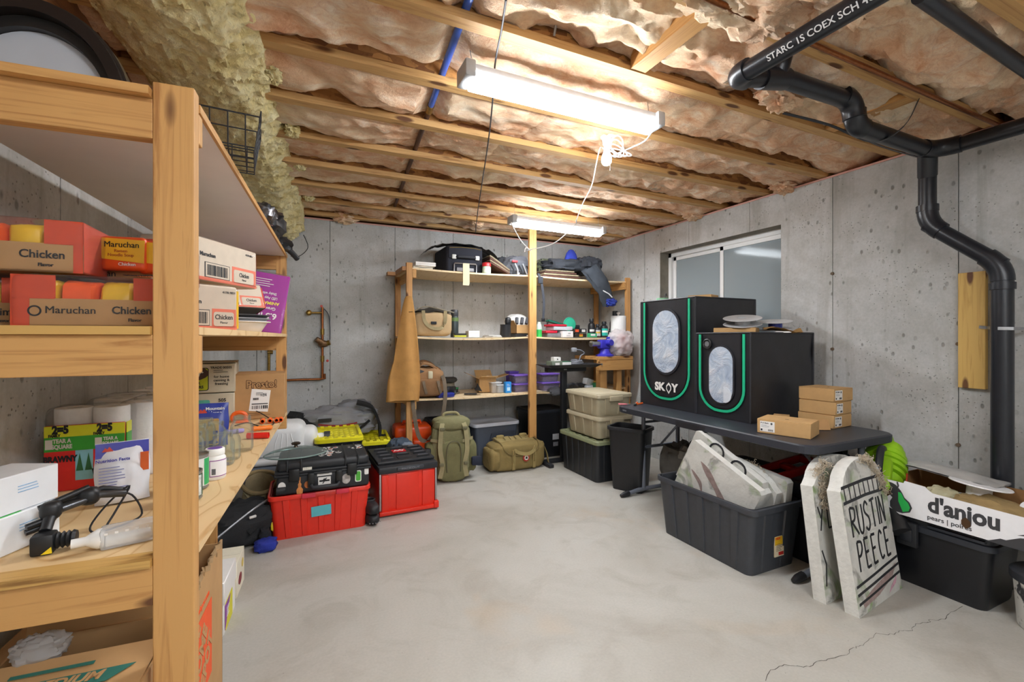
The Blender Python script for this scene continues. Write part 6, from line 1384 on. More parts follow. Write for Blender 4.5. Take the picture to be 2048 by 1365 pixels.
t = thing('green_lid_pot', 'small green topped pot behind the black lens', 'pot', on(909, 775, 4.95, ZC3), 0); MB().lathe([(0, 0), (.04, 0), (.042, .05), (0, .05)], n=16).build('pot', BLK, t); MB().lathe([(.045, .05), (.047, .065), (0, .07)], n=16).build('lid', M('#1f8a4c', .45), t)
t = opencarton('open_carton', 'open cardboard carton with splayed flaps on the third board', .20, .16, .16, on(972, 780, 4.95, ZC3), rad(-8), CARD, [('l', 25, .16), ('b', 35, .14), ('r', 15, .16), ('f', 20, .10)]); t['group'] = 'small cartons on the back shelf'; MB().blob((.03, -.02, .15), (.13, .12, .06), .3, 4, 3, (18, 10), .8).build('white_paper', WHITE, t)
t = thing('black_nozzle', 'black plastic vacuum nozzle in front of the open carton', 'nozzle', on(950, 785, 4.75, ZC3 + .001), rad(-20)); MB().loft([[(x, y, z) for x, y in rrect(w_, d_, .008, 3)] for w_, d_, z in ((.02, .05, 0), (.05, .06, .03), (.11, .07, .06))], (True, True)).build('horn', BLK, t, (0, 0, .05), (0, rad(60), 0)); MB().rbox((-.12, -.03, 0), (.02, .03, .012), .004).build('foot', BLK, t)
for k, (u, s, lab) in enumerate(((990, 1.0, 'clear plastic tub beside the open carton'), (1000, .75, 'smaller clear tub with lid beside the blue box'))):
    t = thing('clear_tub', lab, 'tub', on(u, 780, 4.84 - k * .04, ZC3 + .001), 0, 'clear plastic tubs'); MB().loft([[(x, y, z) for x, y in rrect(w_ * s, w_ * .8 * s, .02, 3)] for w_, z in ((.11, 0), (.13, .11 * s))], (True, False)).build('tub', CLR, t); MB().rbox((-.068 * s, -.055 * s, .11 * s), (.068 * s, .055 * s, .118 * s), .003).build('lid', M('#cfd3d6', .4), t)
t = carton('blue_box', 'upright bright blue printed box on the third board', 'box', .075, .05, .125, on(1015, 782, 4.74, ZC3), rad(3), M('#2a8fe0', .5)); lines(t, .04, .03, 3, (0, -.0255, .09), FR, WHITE); decal(t, rect(.04, .04), M('#bfe2f7', .5), (0, -.025, .045), FR, 'panel')
PUR = M('#7d5cc4', .45); BRS = M('#a88b55', .5, .4, var=.6, scale=90, bump=.8, bscale=120)
def pbox(lab, u, y, z, w, d=.18):
    t = thing('purple_lid_container', lab, 'container', on(u, 778, y, z), 0, 'purple-lidded containers'); MB().loft([[(x, yy, zz) for x, yy in rrect(w * k, d * k, .02, 3)] for k, zz in ((.88, 0), (1, .085))], (True, False)).build('box', glass('#c9c0e6', .1, name='tinted_plastic', alpha=.25), t); MB().rbox((-w / 2 - .008, -d / 2 - .008, .083), (w / 2 + .008, d / 2 + .008, .10), .006).build('lid', PUR, t)
    MB().blob((0, 0, .035), (w * .8, d * .8, .06), .2, 5, 3, (20, 10), .5, flat=.004).build('contents', BRS, t)
    return t
pbox('lower purple-lidded container left of the middle post', 1038, 4.80, ZC3, .19); pbox('upper purple-lidded container left of the middle post', 1038, 4.80, ZC3 + .103, .19)
pbox('lower purple-lidded container right of the middle post', 1096, 4.80, ZC3, .24); pbox('upper purple-lidded container right of the middle post', 1094, 4.80, ZC3 + .103, .23)
t = thing('purple_bin', 'solid purple upright bin behind the purple-lidded containers', 'bin', on(1024, 770, 5.0, ZC3), 0); MB().loft([[(x, y, z) for x, y in rrect(w_, .13, .01, 3)] for w_, z in ((.10, 0), (.12, .22))], (True, True), False).build('bin', M('#5a3fb0', .45), t); MB().rbox((-.065, -.07, .21), (.065, .07, .225), .004).build('rim', M('#6a4fc0', .45), t)
t = thing('grey_cloth', 'grey rag hanging over the front edge of the third board', 'cloth', on(1112, 785, 4.62, ZC3 + .002), 0); MB().blob((0, .02, .0), (.20, .12, .10), .3, 3, 3, (22, 12), .8).build('rag', fabric('#6f7178'), t)
for k, (u, lab, mt) in enumerate(((1140, 'small black tools lying right of the stand column', BLK), (1160, 'dark cable bundle near the right end of the third board', BLACK), (1176, 'clear small box tilted at the right end', CLR), (1192, 'green lidded tub beside the bench leg', M('#1f8a5c', .45)))):
    t = thing(('tool_heap', 'cable_bundle', 'clear_box', 'green_tub')[k], lab, ('tools', 'cable', 'box', 'tub')[k], on(u, 775, 4.80, ZC3 + .001), 0)
    if k < 2:
        for j in range(3): MB().blob(((-.05 + j * .05), .02 * j, .03), (.11, .07, .06), .4, 4, j + k * 5, (16, 10), .8, flat=0).build('piece', mt, t)
    elif k == 2: MB().rbox((-.06, -.04, .03), (.06, .04, .11), .006, rot=(0, .3, .2)).build('box', CLR, t); MB().rbox((-.05, -.04, 0), (.05, .04, .03), .004).build('base', M('#b9bfc9', .5), t)
    else: MB().lathe([(0, 0), (.07, 0), (.085, .05), (.09, .055), (0, .06)], n=20).build('tub', mt, t); MB().tube([(.06 * math.cos(a_), .06 * math.sin(a_), .07) for a_ in [i * .6 for i in range(9)]], .008, 6).build('yellow_loop', M('#d8a62a', .5), t)

# ------------------------------------------------------------------ height-adjustable stand
sx = at_y(1127, 760, 4.56).x
st = thing('black_stand_desk', 'black tray stand on a single column before the back shelf', 'stand', (sx, 4.56, 0), 0)
zt = at_y(1127, 731, 4.56).z
MB().loft([[(x, y, z) for x, y in rrect(w_, d_, .01, 3)] for w_, d_, z in ((.58, .22, zt - .015), (.72, .30, zt + .02), (.70, .28, zt + .022), (.56, .2, zt - .005))], (True, True), False).build('tray', BLK, st, (0, -.13, 0)); MB().rbox((-.26, -.09, zt - .07), (.26, -.01, zt - .015), .006).build('under_bar', M('#17181b', .5), st); MB().rbox((-.035, -.025, .04), (.035, .025, zt - .07), .004).build('column', BLK, st)
MB().rbox((-.03, -.02, 0), (.03, .02, .04), .006).build('column_foot', BLK, st); MB().rbox((-.30, -.20, 0), (-.24, .02, .04), .01).build('foot', BLK, st); MB().rbox((-.28, -.03, .0), (.03, .025, .045), .008).build('base_bar', BLK, st)
MB().rbox((-.05, -.092, zt - .05), (-.01, -.089, zt - .035), .001).build('display', M('#8f9094', .4), st)
tz = zt + .002
t = carton('green_carton', 'small green-grey printed box on the stand tray', 'carton', .14, .12, .055, (sx - .20, 4.43, tz), rad(6), M('#75806f', .6)); decal(t, rect(.06, .03), WHITE, (0, -.06, .025), FR, 'label')
t = carton('small_white_box', 'small white box with green top on the stand tray', 'box', .12, .1, .045, (sx - .06, 4.44, tz), 0, M('#e6e6e3', .5)); MB().box((-.06, -.05, .045), (.06, .05, .05)).build('green_top', M('#2f6a4c', .5), t)
t = carton('small_white_box', 'tiny white box stacked on the green printed box', 'box', .09, .07, .045, (sx - .18, 4.43, tz + .056), rad(4), M('#ecebe8', .5)); decal(t, ell(.015, .015), INK, (0, -.035, .022), FR, 'dot')
t = thing('coiled_cable', 'coiled grey braided cable on the stand tray', 'cable', (sx + .10, 4.44, tz + .01), 0); CBL = M('#7e8189', .5, var=.4, scale=200)
MB().tube(smooth_path([(.09 * math.cos(k * .7) * (1 - k * .012), .06 * math.sin(k * .7), .004 + k * .0016) for k in range(34)], 3), .008, 6).build('coil', CBL, t); MB().tube(smooth_path([(.04, 0, .05), (.06, 0, .10), (.10, -.01, .13), (.05, -.01, .165), (-.02, -.01, .17)]), .008, 6).build('lead', CBL, t); MB().rbox((-.07, -.03, .145), (-.01, .01, .195), .008).build('plug', M('#8f9299', .5), t)

# ------------------------------------------------------------------ workbench in the corner
bz = 1.215; bx0, bx1, by0, by1 = 3.19, 3.70, 4.44, 4.96
wk_ = thing('wooden_workbench', 'small pine workbench in the corner holding the blue vise', 'workbench', (0, 0, 0))
MB().box((bx0, by0, bz - .04), (bx1, by1, bz)).build('top_board', WX, wk_, bevel=.003); MB().box((bx0, by0 + .002, bz - .165), (bx1, by0 + .04, bz - .042)).build('apron', WX, wk_, bevel=.003)
MB().box((bx0 + .05, by0 + .042, 0), (bx0 + .15, by0 + .13, bz - .042)).build('leg', WZ, wk_, bevel=.003); MB().box((bx0 + .30, by0 + .042, 0), (bx0 + .37, by0 + .12, bz - .042)).build('leg', WZ, wk_, bevel=.003)
MB().cyl((bx0 + .04, by0, bz - .09), (bx0 + .04, by0 - .008, bz - .09), .012, n=10).build('bolt', STEEL, wk_)
vs_ = thing('blue_bench_vise', 'blue bench vise bolted to the workbench', 'vise', (bx0 + .16, by0 + .10, bz + .001), rad(6))
VB = M('#3a36b4', .4, var=.08); MB().lathe([(.11, 0), (.11, .018), (.075, .03), (.06, .07), (.055, .09)], n=26).build('swivel_base', VB, vs_); MB().rbox((-.09, -.05, .09), (.12, .05, .20), .02, 2).build('body', VB, vs_); MB().cyl((.0, -.0, .16), (.0, -.12, .165), .036, n=18).build('pipe_jaw', VB, vs_); MB().cyl((-.09, 0, .15), (-.20, -.0, .15), .03, n=16).build('jaw_screw', STEEL, vs_); MB().lathe([(.012, -.03), (.034, -.025), (.036, .0), (.03, .01)], (-.2, 0, .15), 16, axis='x').build('screw_end', STEEL, vs_); MB().rbox((.03, -.052, .12), (.09, -.049, .18), .001).build('plate', M('#c9cad2', .5, var=.4, scale=80), vs_); MB().rbox((.06, -.045, .19), (.14, .045, .235), .01).build('anvil', VB, vs_)
tag(MB().rbox((bx0 + .12, by0 + .004, bz + .0005), (bx1 - .03, by0 + .20, bz + .003), .001, 1).build('dark_mat', M('#2d3431', .7)), 'thin dark mat lying on the workbench under the plastic bag', 'mat') if False else None
t = thing('plastic_bag', 'translucent white plastic bag with pink contents on the workbench', 'bag', (bx0 + .38, by0 + .09, bz + .001), 0)
PB = glass('#f4eeee', .3, name='bag_film', alpha=.55); MB().blob((0, 0, .15), (.34, .24, .34), .14, 2.5, 5, (80, 50), .85, flat=0, fold=.03).build('film', PB, t); MB().blob((.05, 0, .15), (.2, .15, .24), .12, 3, 8, (24, 14), .8, flat=.006).build('pink_contents', M('#e39aa4', .7), t)
t = thing('paper_towel_holder', 'white paper roll on an upright holder behind the plastic bag', 'paper roll', (bx0 + .465, by0 + .23, bz + .001), 0); MB().lathe([(0, 0), (.09, 0), (.09, .012), (.02, .016), (.012, .02), (.012, .52), (.022, .53), (.022, .545), (.0, .55)], n=20).build('stand', M('#e8e6e2', .4), t); MB().lathe([(.02, .20), (.095, .20), (.095, .50), (.02, .50)], n=24).build('roll', ROLL, t)
# ------------------------------------------------------------------ totes in front of the back shelf
TT = M('#a79d83', .5, var=.05, bump=.05); TTL = M('#b3a98f', .5, var=.05)
BT = M('#202226', .45, var=.12, bump=.06)
gx, gy0, gy1 = 2.64, 3.70, 4.40
tote('big black tote with olive green lid under the two tan totes', gy1 - gy0, .48, .40, (gx + .235, (gy0 + gy1) / 2, 0), rad(-90), BT, None, .92, 5, 3, .02, 'ribbed', M('#7f8565', .5, var=.06))
def tan_tote(label, z, dx):
    t = tote(label, .60, .43, .205, (gx + .25 + dx, (gy0 + gy1) / 2 - .02, z), rad(-90), TT, 'tan lidded totes', .90, 3, 2, .02, 'plain', TTL)
    MB().rbox((-.27, -.20, .212), (.27, .20, .224), .006).build('lid_panel', TTL, t)
    for s in (-1, 1): MB().rbox((s * .315 - .012, -.08, .15), (s * .315 + .012, .08, .20), .006).build('latch_lip', TTL, t)
    return t
tan_tote('lower tan lidded tote on the olive green lid', .426, .0); tan_tote('upper tan lidded tote on top of the stack', .652, -.01)
# waste basket
wbk = thing('black_waste_basket', 'tall open black waste basket beside the folding table', 'waste basket', (2.86, 3.47, 0), rad(-62))
o_, i_ = [], []
for k, z in ((.80, 0), (.82, .02), (1.0, .585)): o_.append([(x * k, y * k, z) for x, y in rrect(.36, .27, .05, 5)])
for k, z in ((.965, .585), (.80, .012)): i_.append([(x * k, y * k, z) for x, y in rrect(.36, .27, .05, 5)])
MB().loft(o_ + i_, (True, True)).build('bin', BLACK, wbk); a = rrect(.385, .295, .055, 5); b = rrect(.345, .258, .05, 5)
MB().loft([[(x, y, .565) for x, y in a], [(x, y, .59) for x, y in a], [(x * .98, y * .98, .596) for x, y in a], [(x, y, .596) for x, y in b], [(x, y, .57) for x, y in b]], (False, False)).build('rolled_rim', BLK, wbk)

# ------------------------------------------------------------------ folding table
TX0, TX1, TY0, TY1, TZ = 2.62, 3.52, 1.62, 3.40, .82
ft = thing('folding_table', 'dark grey folding table with the two black tents on it', 'table', ((TX0 + TX1) / 2, (TY0 + TY1) / 2, 0), 0)
tw, tl = TX1 - TX0, TY1 - TY0; TG = M('#2f323a', .42, var=.1, bump=.1, bscale=200); TLG = M('#737883', .4, .2, var=.05)
a = rrect(tw, tl, .10, 6); b = rrect(tw * .985, tl * .99, .10, 6)
MB().loft([[(x, y, TZ - .055) for x, y in b], [(x, y, TZ - .05) for x, y in a], [(x, y, TZ - .008) for x, y in a], [(x, y, TZ) for x, y in b]], (True, True), False).build('top', TG, ft)
MB().box((-tw / 2 - .0005, -.14, TZ - .062), (-tw / 2 + .03, .14, TZ - .02)).build('centre_hinge', M('#202227', .45), ft)
MB().prism(rect(.05, .012), 0, .001).build('maker_plate', M('#6a6d74', .5), ft, (-tw / 2 - .0006, tl / 2 - .14, TZ - .03), LEFT)
for s in (-1, 1):
    ye = s * (tl / 2 - .10)
    for x in (-.20, .22):
        lg_ = MB().cyl((x, ye, .045), (x, ye, TZ - .055), .019, n=12).build('leg', TLG, ft)
        MB().cyl((x, ye, .40), (x, ye, .43), .022, n=12).build('leg_collar', BLK, lg_)
    MB().cyl((-.20, ye, .43), (.22, ye, .43), .014, n=10).build('crossbar', TLG, ft); MB().cyl((-.20, ye, .66), (.22, ye, .66), .012, n=10).build('crossbar', TLG, ft)
    fz = [(-.42, ye, .022), (-.34, ye, .03), (-.20, ye, .045), (.22, ye, .045), (.36, ye, .03), (.44, ye, .022)]
    fb_ = MB().tube(smooth_path(fz), .019, 10).build('foot_bar', TLG, ft)
    for e in (-1, 1): MB().tube([(e * .37, ye, .03), (e * .42, ye, .024), (e * .46, ye, .018)], [.025, .024, .014], 10).build('foot_cap', BLACK, fb_)
    MB().cyl((0, ye, .43), (0, ye - s * .32, TZ - .06), .010, n=8).build('brace', TLG, ft)

# ------------------------------------------------------------------ black printer tents
TF = M('#25262b', .42, var=.25, scale=8, bump=.55, bscale=9); TF2 = M('#2d2e34', .45, var=.2, scale=8, bump=.2, bscale=26)
GZ = M('#1fb585', .45, var=.04); SIL = None
def foil_mat():
    t = NT('crinkled_foil_window'); n1 = t.noise(7, 4, .6, .8)
    t.bump(n1, .8, .03); return t.done(t.ramp(n1, [(.3, '#a9bddb'), (.5, '#cddcf0'), (.7, '#f1f6fd')]), .2, .35)
FOIL = foil_mat()
def tent(label, w, d, h, loc, win, sky, port):
    """soft cube enclosure; front faces -y locally, the tent is turned so the front faces -x"""
    t = thing('printer_tent', label, 'tent', loc, rad(-90), 'black printer tents')
    m = MB(); n = 20
    def face(fx):
        m.grid(fx, 16, 16)
    def wob(p, amp=.006):
        p = Vector(p); e = min(min(p.z, h - p.z) / h, .2) / .2
        return amp * noise.noise(p * 5 + Vector((w * 9, 0, 0))) * e
    face(lambda u, v: ((u - .5) * w, -d / 2 + wob((u * w, 1, v * h)), v * h)); face(lambda u, v: ((.5 - u) * w, d / 2 + wob((u * w, 2, v * h)), v * h))
    face(lambda u, v: (w / 2 + wob((3, u * d, v * h), .012), (u - .5) * d, v * h)); face(lambda u, v: (-w / 2 + wob((4, u * d, v * h), .012), (.5 - u) * d, v * h))
    face(lambda u, v: ((u - .5) * w, (v - .5) * d, h - .012 * math.sin(math.pi * u) * math.sin(math.pi * v))); face(lambda u, v: ((.5 - u) * w, (v - .5) * d, 0))
    m.build('fabric_shell', TF, t)
    e = .006
    for x in (-w / 2, w / 2):
        for y in (-d / 2, d / 2): MB().cyl((x, y, .002), (x, y, h), e, n=8).build('corner_piping', TF2, t)
        MB().cyl((x, -d / 2, h), (x, d / 2, h), e, n=8).build('edge_piping', TF2, t)
    for y in (-d / 2, d / 2): MB().cyl((-w / 2, y, h), (w / 2, y, h), e, n=8).build('edge_piping', TF2, t)
    # U-shaped green zip
    yf = -d / 2 - .008; zw = w * .42; zb = h * .075; r = zw
    def U(k, zlow, rr):
        P = [(-k, yf, h - .01), (-k, yf, zlow + rr)]
        P += [(-k + rr - rr * math.cos(a_), yf, zlow + rr - rr * math.sin(a_)) for a_ in [math.pi / 2 * i / 8 for i in range(1, 9)]]
        P += [(k - rr + rr * math.sin(a_), yf, zlow + rr - rr * math.cos(a_)) for a_ in [math.pi / 2 * i / 8 for i in range(0, 9)]] + [(k, yf, h - .01)]
        return P
    MB().strap(U(zw, zb, zw * .95), .022, .006, None).build('green_zip', GZ, t) if False else None
    def band(k, zlow, rr, bw, nm, mt, th):
        A, B = U(k, zlow, rr), U(k - bw, zlow + bw, rr - bw)
        mm = MB(); n_ = len(A); rings = [[(A[i][0], A[i][1], A[i][2]), (B[i][0], B[i][1], B[i][2]), (B[i][0], B[i][1] - th, B[i][2]), (A[i][0], A[i][1] - th, A[i][2])] for i in range(n_)]
        mm.loft(rings, (True, True), False).build(nm, mt, t)
    band(zw + .004, zb, zw * .9, .020, 'green_zip', GZ, .005)
    band(zw - .022, zb + .026, zw * .9 - .026, .008, 'inner_zip', M('#0f1013', .4), .006)
    # window
    wz, ww, wh = win
    def stad(k): 
        a_, b_ = ww / 2 * k, wh / 2 - ww / 2 * (1 - (k - 1)); rr = ww / 2 * k; hh = wh / 2 - ww / 2
        return [(rr * math.cos(t_), hh + rr * math.sin(t_)) for t_ in [math.pi * i / 14 for i in range(15)]] + [(rr * math.cos(t_), -hh + rr * math.sin(t_)) for t_ in [math.pi + math.pi * i / 14 for i in range(15)]]
    MB().prism(stad(1.12), 0, .004).build('window_binding', TF2, t, (0, yf, wz), FR)
    MB().prism(stad(1.0), 0, .006).build('foil_window', FOIL, t, (0, yf - .0005, wz), FR)
    if sky:
        text('SK', .095, WHITE, t, (-.065, yf - .0075, h * .19), FR, bold=.05, sx=1.1); text('Y', .095, WHITE, t, (.115, yf - .0075, h * .19), FR, bold=.05, sx=1.05)
        decal(t, [(0, -.05), (.03, -.01), (.03, .02), (0, .05), (-.03, .02), (-.03, -.01)], WHITE, (.045, yf - .006, h * .186), FR, 'hex_mark'); decal(t, [(0, -.03), (.02, -.008), (.02, .012), (0, .03), (-.02, .012), (-.02, -.008)], TF, (.045, yf - .0075, h * .186), FR, 'hex_core')
    if port:
        MB().lathe([(.030, 0), (.042, 0), (.042, .008), (.034, .012), (.030, .006)], (-w * .26, yf, h * .87), 24, axis='y').build('port_ring', BLACK, t); MB().lathe([(0, .003), (.022, .003), (.022, .007), (0, .007)], (-w * .26, yf, h * .87), 18, axis='y').build('port_grille', M('#6b6d70', .5), t)
        MB().prism([(.06 * math.cos(a_), .06 * math.sin(a_)) for a_ in [rad(-100 + 20 * i) for i in range(11)]], 0, .003).build('spool_behind_window', M('#d3d9e2', .3), t, (w * .08, yf - .006, wz - .15), FR)
    return t
tz_ = TZ + .001
tent('taller black tent printed SKY with green U-shaped zip', .655, .72, .955, (2.93 + .36, 3.075, tz_), (.585, .31, .55), True, False)
tent('shorter black tent with round port in front of the taller one', .49, .72, .655, (2.93 + .36, 2.49, tz_), (.335, .215, .43), False, True)
# things on the tents
t1z = TZ + .001 + .655 + .002
def spool(label, loc, rot, fil=None, mt=None):
    t = thing('filament_spool', label, 'spool', loc, 0, 'filament spools', rot); mt = mt or M('#c3c4c6', .4, var=.04)
    for z in (0, .06):
        MB().lathe([(.03, z), (.11, z), (.112, z + .002), (.11, z + .005), (.03, z + .005)], n=36, cap=(False, False)).build('flange', mt, t); MB().lathe([(.030, z + .0052), (.034, z + .006), (.038, z + .0052)], n=24, cap=(False, False)).build('hub_ring', mt, t)
    MB().lathe([(.045, .004), (.045, .062)], n=30, cap=(False, False)).build('core', fil or mt, t); MB().lathe([(.03, .0), (.03, .065)], n=24, cap=(False, False)).build('bore', mt, t)
    return t
q = at_z(1505, 662, t1z)
CT = carton('flat_carton', 'flat tan carton under the grey spool on the shorter tent', 'carton', .30, .2, .04, (3.14, 2.53, t1z), rad(-60), CARD)
sp1 = spool('grey empty spool tilted on the flat carton', (3.17, 2.50, t1z + .068), Matrix.Rotation(rad(13), 3, Vector((.6, -.8, 0))).to_euler()); sp1.scale = (1.25, 1.25, .8)
spool('grey spool with blue filament leaning on the shorter tent', (3.42, 2.40, t1z + .03), Matrix.Rotation(rad(9), 3, Vector((.6, -.8, 0))).to_euler(), M('#2b3f9c', .4)).scale = (1.1, 1.1, 1.0)
t = thing('brown_paper_sheet', 'crumpled brown paper sheet beside the blue spool', 'paper', (3.36, 2.30, t1z), rad(-50)); MB().grid(lambda u, v: ((u - .5) * .26, (v - .5) * .16, .022 + .022 * math.sin(u * 5 + v * 2) + .01 * noise.noise(Vector((u * 6, v * 6, 1)))), 16, 10).build('sheet', M('#b08a52', .8, var=.15), t)
t = thing('white_paper_strip', 'white folded paper strip at the front of the shorter tent top', 'paper', (3.30, 2.262, t1z), rad(-60)); MB().box((-.05, -.02, 0), (.06, .02, .006)).box((-.04, -.015, .006), (.05, .015, .01)).build('strip', WHITE, t)
t2z = TZ + .001 + .955 + .002
t = carton('flat_carton', 'flat tan carton on top of the taller tent', 'carton', .20, .16, .025, (3.14, 2.86, t2z), rad(-70), CARD)
t = thing('green_tape_roll', 'green tape roll with wire on top of the taller tent', 'tape', (3.10, 3.30, t2z), 0); MB().lathe([(.03, 0), (.055, 0), (.055, .035), (.03, .035), (.03, 0)], n=24, cap=(False, False)).build('roll', M('#8fc7a0', .5), t); MB().tube(smooth_path([(.02, 0, .03), (.04, 0, .08), (.06, .01, .06)]), .004, 6).build('wire', INK, t)
# filament cartons on the table
def fcarton(label, loc, rz, w=.235, d=.235, h=.088):
    t = carton('filament_carton', label, 'carton', w, d, h, loc, rz, CARD, 'x', 'tan filament cartons')
    decal(t, rect(.085, .066), WHITE, (-w / 2 + .06, -d / 2, h / 2), FR, 'label'); text('PLA Basic', .012, INK, t, (-w / 2 + .045, -d / 2 - .0015, h / 2 + .022), FR, bold=.02)
    lines(t, .05, .018, 3, (-w / 2 + .05, -d / 2 - .0004, h / 2 + .003), FR, M('#77787c', .6, var=0)); bars(t, .03, .012, (-w / 2 + .08, -d / 2 - .0004, h / 2 - .022)); decal(t, rect(.01, .012), INK, (-w / 2 + .027, -d / 2 - .0012, h / 2 - .022), FR, 'logo_square'); decal(t, ell(.012, .014, 12), M('#4c4d50', .6), (-w / 2 + .085, -d / 2 - .0012, h / 2 + .02), FR, 'round_icon')
    decal(t, rect(.02, .008), M('#3a3530', .7), (0, -.02, h), TOPR, 'top_mark', .0008); MB().tube([(w / 2 - .02, -d / 2 - .001, .02), (w / 2 - .07, -d / 2 - .001, .02)], .0006, 4).build('crease', CARD2, t)
    return t
for k, (dz, dr, lab) in enumerate(((0, 0, 'lowest of the three stacked filament cartons'), (.090, 3, 'middle of the three stacked filament cartons'), (.180, -2, 'top of the three stacked filament cartons'))):
    t = fcarton(lab, (3.385 + .006 * k, 2.005, tz_ + dz), rad(4 + dr))
    decal(t, rect(.07, .055), WHITE, (-.1175, .06, .045), LEFT, 'side_label') if False else None
fb = fcarton('single filament carton lying at the front corner of the table', (2.86, 1.92, tz_), rad(-70), .30, .22, .092)
t = carton('small_tan_box', 'small tan box between the tent and the stacked cartons', 'carton', .10, .08, .06, (3.16, 2.17, tz_), rad(-60), CARD)
t = thing('cardboard_scrap', 'folded cardboard scrap leaning on the stacked cartons', 'cardboard', (3.16, 1.90, tz_), rad(-30)); MB().box((-.06, -.003, 0), (.06, .003, .07), (rad(-20), 0, 0)).build('panel', CARD2, t); MB().box((-.06, 0, 0), (.06, .08, .004)).build('base_panel', CARD2, t)
t = thing('orange_pliers', 'orange handled pliers on the far corner of the folding table', 'pliers', (2.78, 3.30, tz_ + .006), rad(30))
for s in (-1, 1): MB().tube(smooth_path([(0, 0, .004), (.05, s * .015, .004), (.11, s * .025, .004)]), .0075, 8).build('handle', OR, t)
MB().tube([(0, 0, .004), (-.03, 0, .004), (-.05, .0, .004)], [.010, .010, .003], 8).build('jaws', STEEL, t); MB().cyl((0, 0, -.003), (0, 0, .014), .008, n=12).build('pivot', STEEL, t)
t = thing('pink_snips', 'small pink and silver snips beside the orange pliers', 'snips', (2.72, 3.345, tz_ + .005), rad(150))
for s in (-1, 1): MB().tube(smooth_path([(0, 0, .003), (.04, s * .012, .003), (.08, s * .014, .003)]), .005, 8).build('handle', M('#e07a86', .45), t)
MB().tube([(0, 0, .003), (-.04, 0, .003)], [.007, .002], 8).build('blades', STEEL, t)

# ------------------------------------------------------------------ under and beside the table
gt2 = tote('large dark grey tote full of foam tombstones under the table edge', .80, .47, .415, (2.655, 2.235, 0), rad(-90), M('#3a3d43', .45, var=.12, bump=.08), None, .89, 5, 2, .035)
ye_ = -.235
LX = .40 * .93 + .003
lb = decal(gt2, rect(.085, .125), M('#e8d9b8', .5), (.372, .03, .15), (rad(90), rad(0), rad(90)), 'price_label', .006)
decal(gt2, rect(.083, .05), M('#e9b81c', .5), (.3785, .03, .185), (rad(90), 0, rad(90)), 'yellow_band', .001); decal(gt2, rect(.045, .02), M('#c4281f', .5), (.3785, .045, .105), (rad(90), 0, rad(90)), 'red_band', .001); text('HDX', .02, M('#d8431f', .5, var=0), gt2, (.3805, .015, .20), (rad(90), 0, rad(90)), bold=.03); lines(gt2, .06, .05, 5, (.3788, .03, .145), (rad(90), 0, rad(90)), M('#6a5a44', .6, var=0))
def stone_mat():
    t = NT('painted_foam'); a_ = t.noise(4, 4, .6, .6); b_ = t.noise(60, 3)
    mp = t.coords((2.2, 2.2, .8)); s1 = t.noise(2.6, 4, .6, 1.0, mp); s2 = t.noise(3.3, 3, .6, .4, t.coords((1.8, 1.8, .9)))
    c = t.mix(t.ramp(a_, [(.35, 0.0), (.65, 1.0)]), '#b9b8b2', '#d3d2cc'); c = t.mix(t.ramp(s1, [(.52, 0.0), (.62, .8)]), c, '#86857f'); c = t.mix(t.ramp(s2, [(.56, 0.0), (.66, .75)]), c, '#7f9a5c')
    c = t.mix(t.ramp(t.noise(2.1, 3, .6, .5), [(.62, 0.0), (.7, .6)]), c, '#8d7672')
    t.bump(b_, .35, .006); return t.done(c, .85)
STONE = stone_mat(); EDGE = M('#d6d5cf', .85, var=.12, scale=22, bump=.5, bscale=70)
def slab_thing(name, label, w, h, th, top, M4, arch=True, group='foam tombstones'):
    """foam tombstone; face towards -y locally, base on z = 0; profile given by shoulders or a square top"""
    t = thing(name, label, 'tombstone', (0, 0, 0), 0, group); t.matrix_world = M4
    if top == 'arch':
        sh = h * .83; P = [(-w / 2, 0), (w / 2, 0), (w / 2, sh * .985), (w / 2 * .94, sh)] + [(w / 2 * .86 * math.cos(a_), sh + (h - sh) * math.sin(a_)) for a_ in [rad(12 + 156 * i / 12) for i in range(13)]] + [(-w / 2 * .94, sh), (-w / 2, sh * .985)]
    elif top == 'step': P = [(-w / 2, 0), (w / 2, 0), (w / 2, h * .9), (w / 2 - .03, h * .93), (w / 2 - .05, h), (-w / 2 + .02, h), (-w / 2, h * .97)]
    else: P = [(-w / 2, 0), (w / 2, 0), (w / 2, h * .96), (w / 2 - .02, h), (-w / 2 + .02, h), (-w / 2, h * .96)]
    MB().prism(P, -th, 0).build('foam_slab', EDGE, t, (0, 0, 0), FR)
    MB().prism([(x * .998, y * .998 + .001) for x, y in P], 0, .0015).build('painted_face', STONE, t, (0, 0, 0), FR)
    return t
BRUSH = M('#202125', .6, var=.1)
def stroke(t, pts, wd=.012, name='painted_stroke'):
    MB().strap([(x, -.0025, z) for x, z in pts], wd, .0015, None).build(name, BRUSH, t)
def stroke2(t, pts, wd, name='painted_stroke'):
    P = [Vector((x, z)) for x, z in pts]; vs = []
    for i, p_ in enumerate(P):
        d_ = (P[min(i + 1, len(P) - 1)] - P[max(i - 1, 0)]).normalized(); n_ = Vector((-d_.y, d_.x)) * wd / 2; vs += [(p_.x + n_.x, p_.y + n_.y), (p_.x - n_.x, p_.y - n_.y)]
    m = MB(); k = len(P); top = [(x, -.0030, z) for x, z in vs]; bot = [(x, -.0014, z) for x, z in vs]; o = len(top)
    f = []
    for i in range(k - 1): f += [(2 * i, 2 * i + 1, 2 * i + 3, 2 * i + 2), (o + 2 * i + 2, o + 2 * i + 3, o + 2 * i + 1, o + 2 * i), (2 * i, 2 * i + 2, o + 2 * i + 2, o + 2 * i), (2 * i + 3, 2 * i + 1, o + 2 * i + 1, o + 2 * i + 3)]
    m.add(top + bot, f).build(name, BRUSH, t)
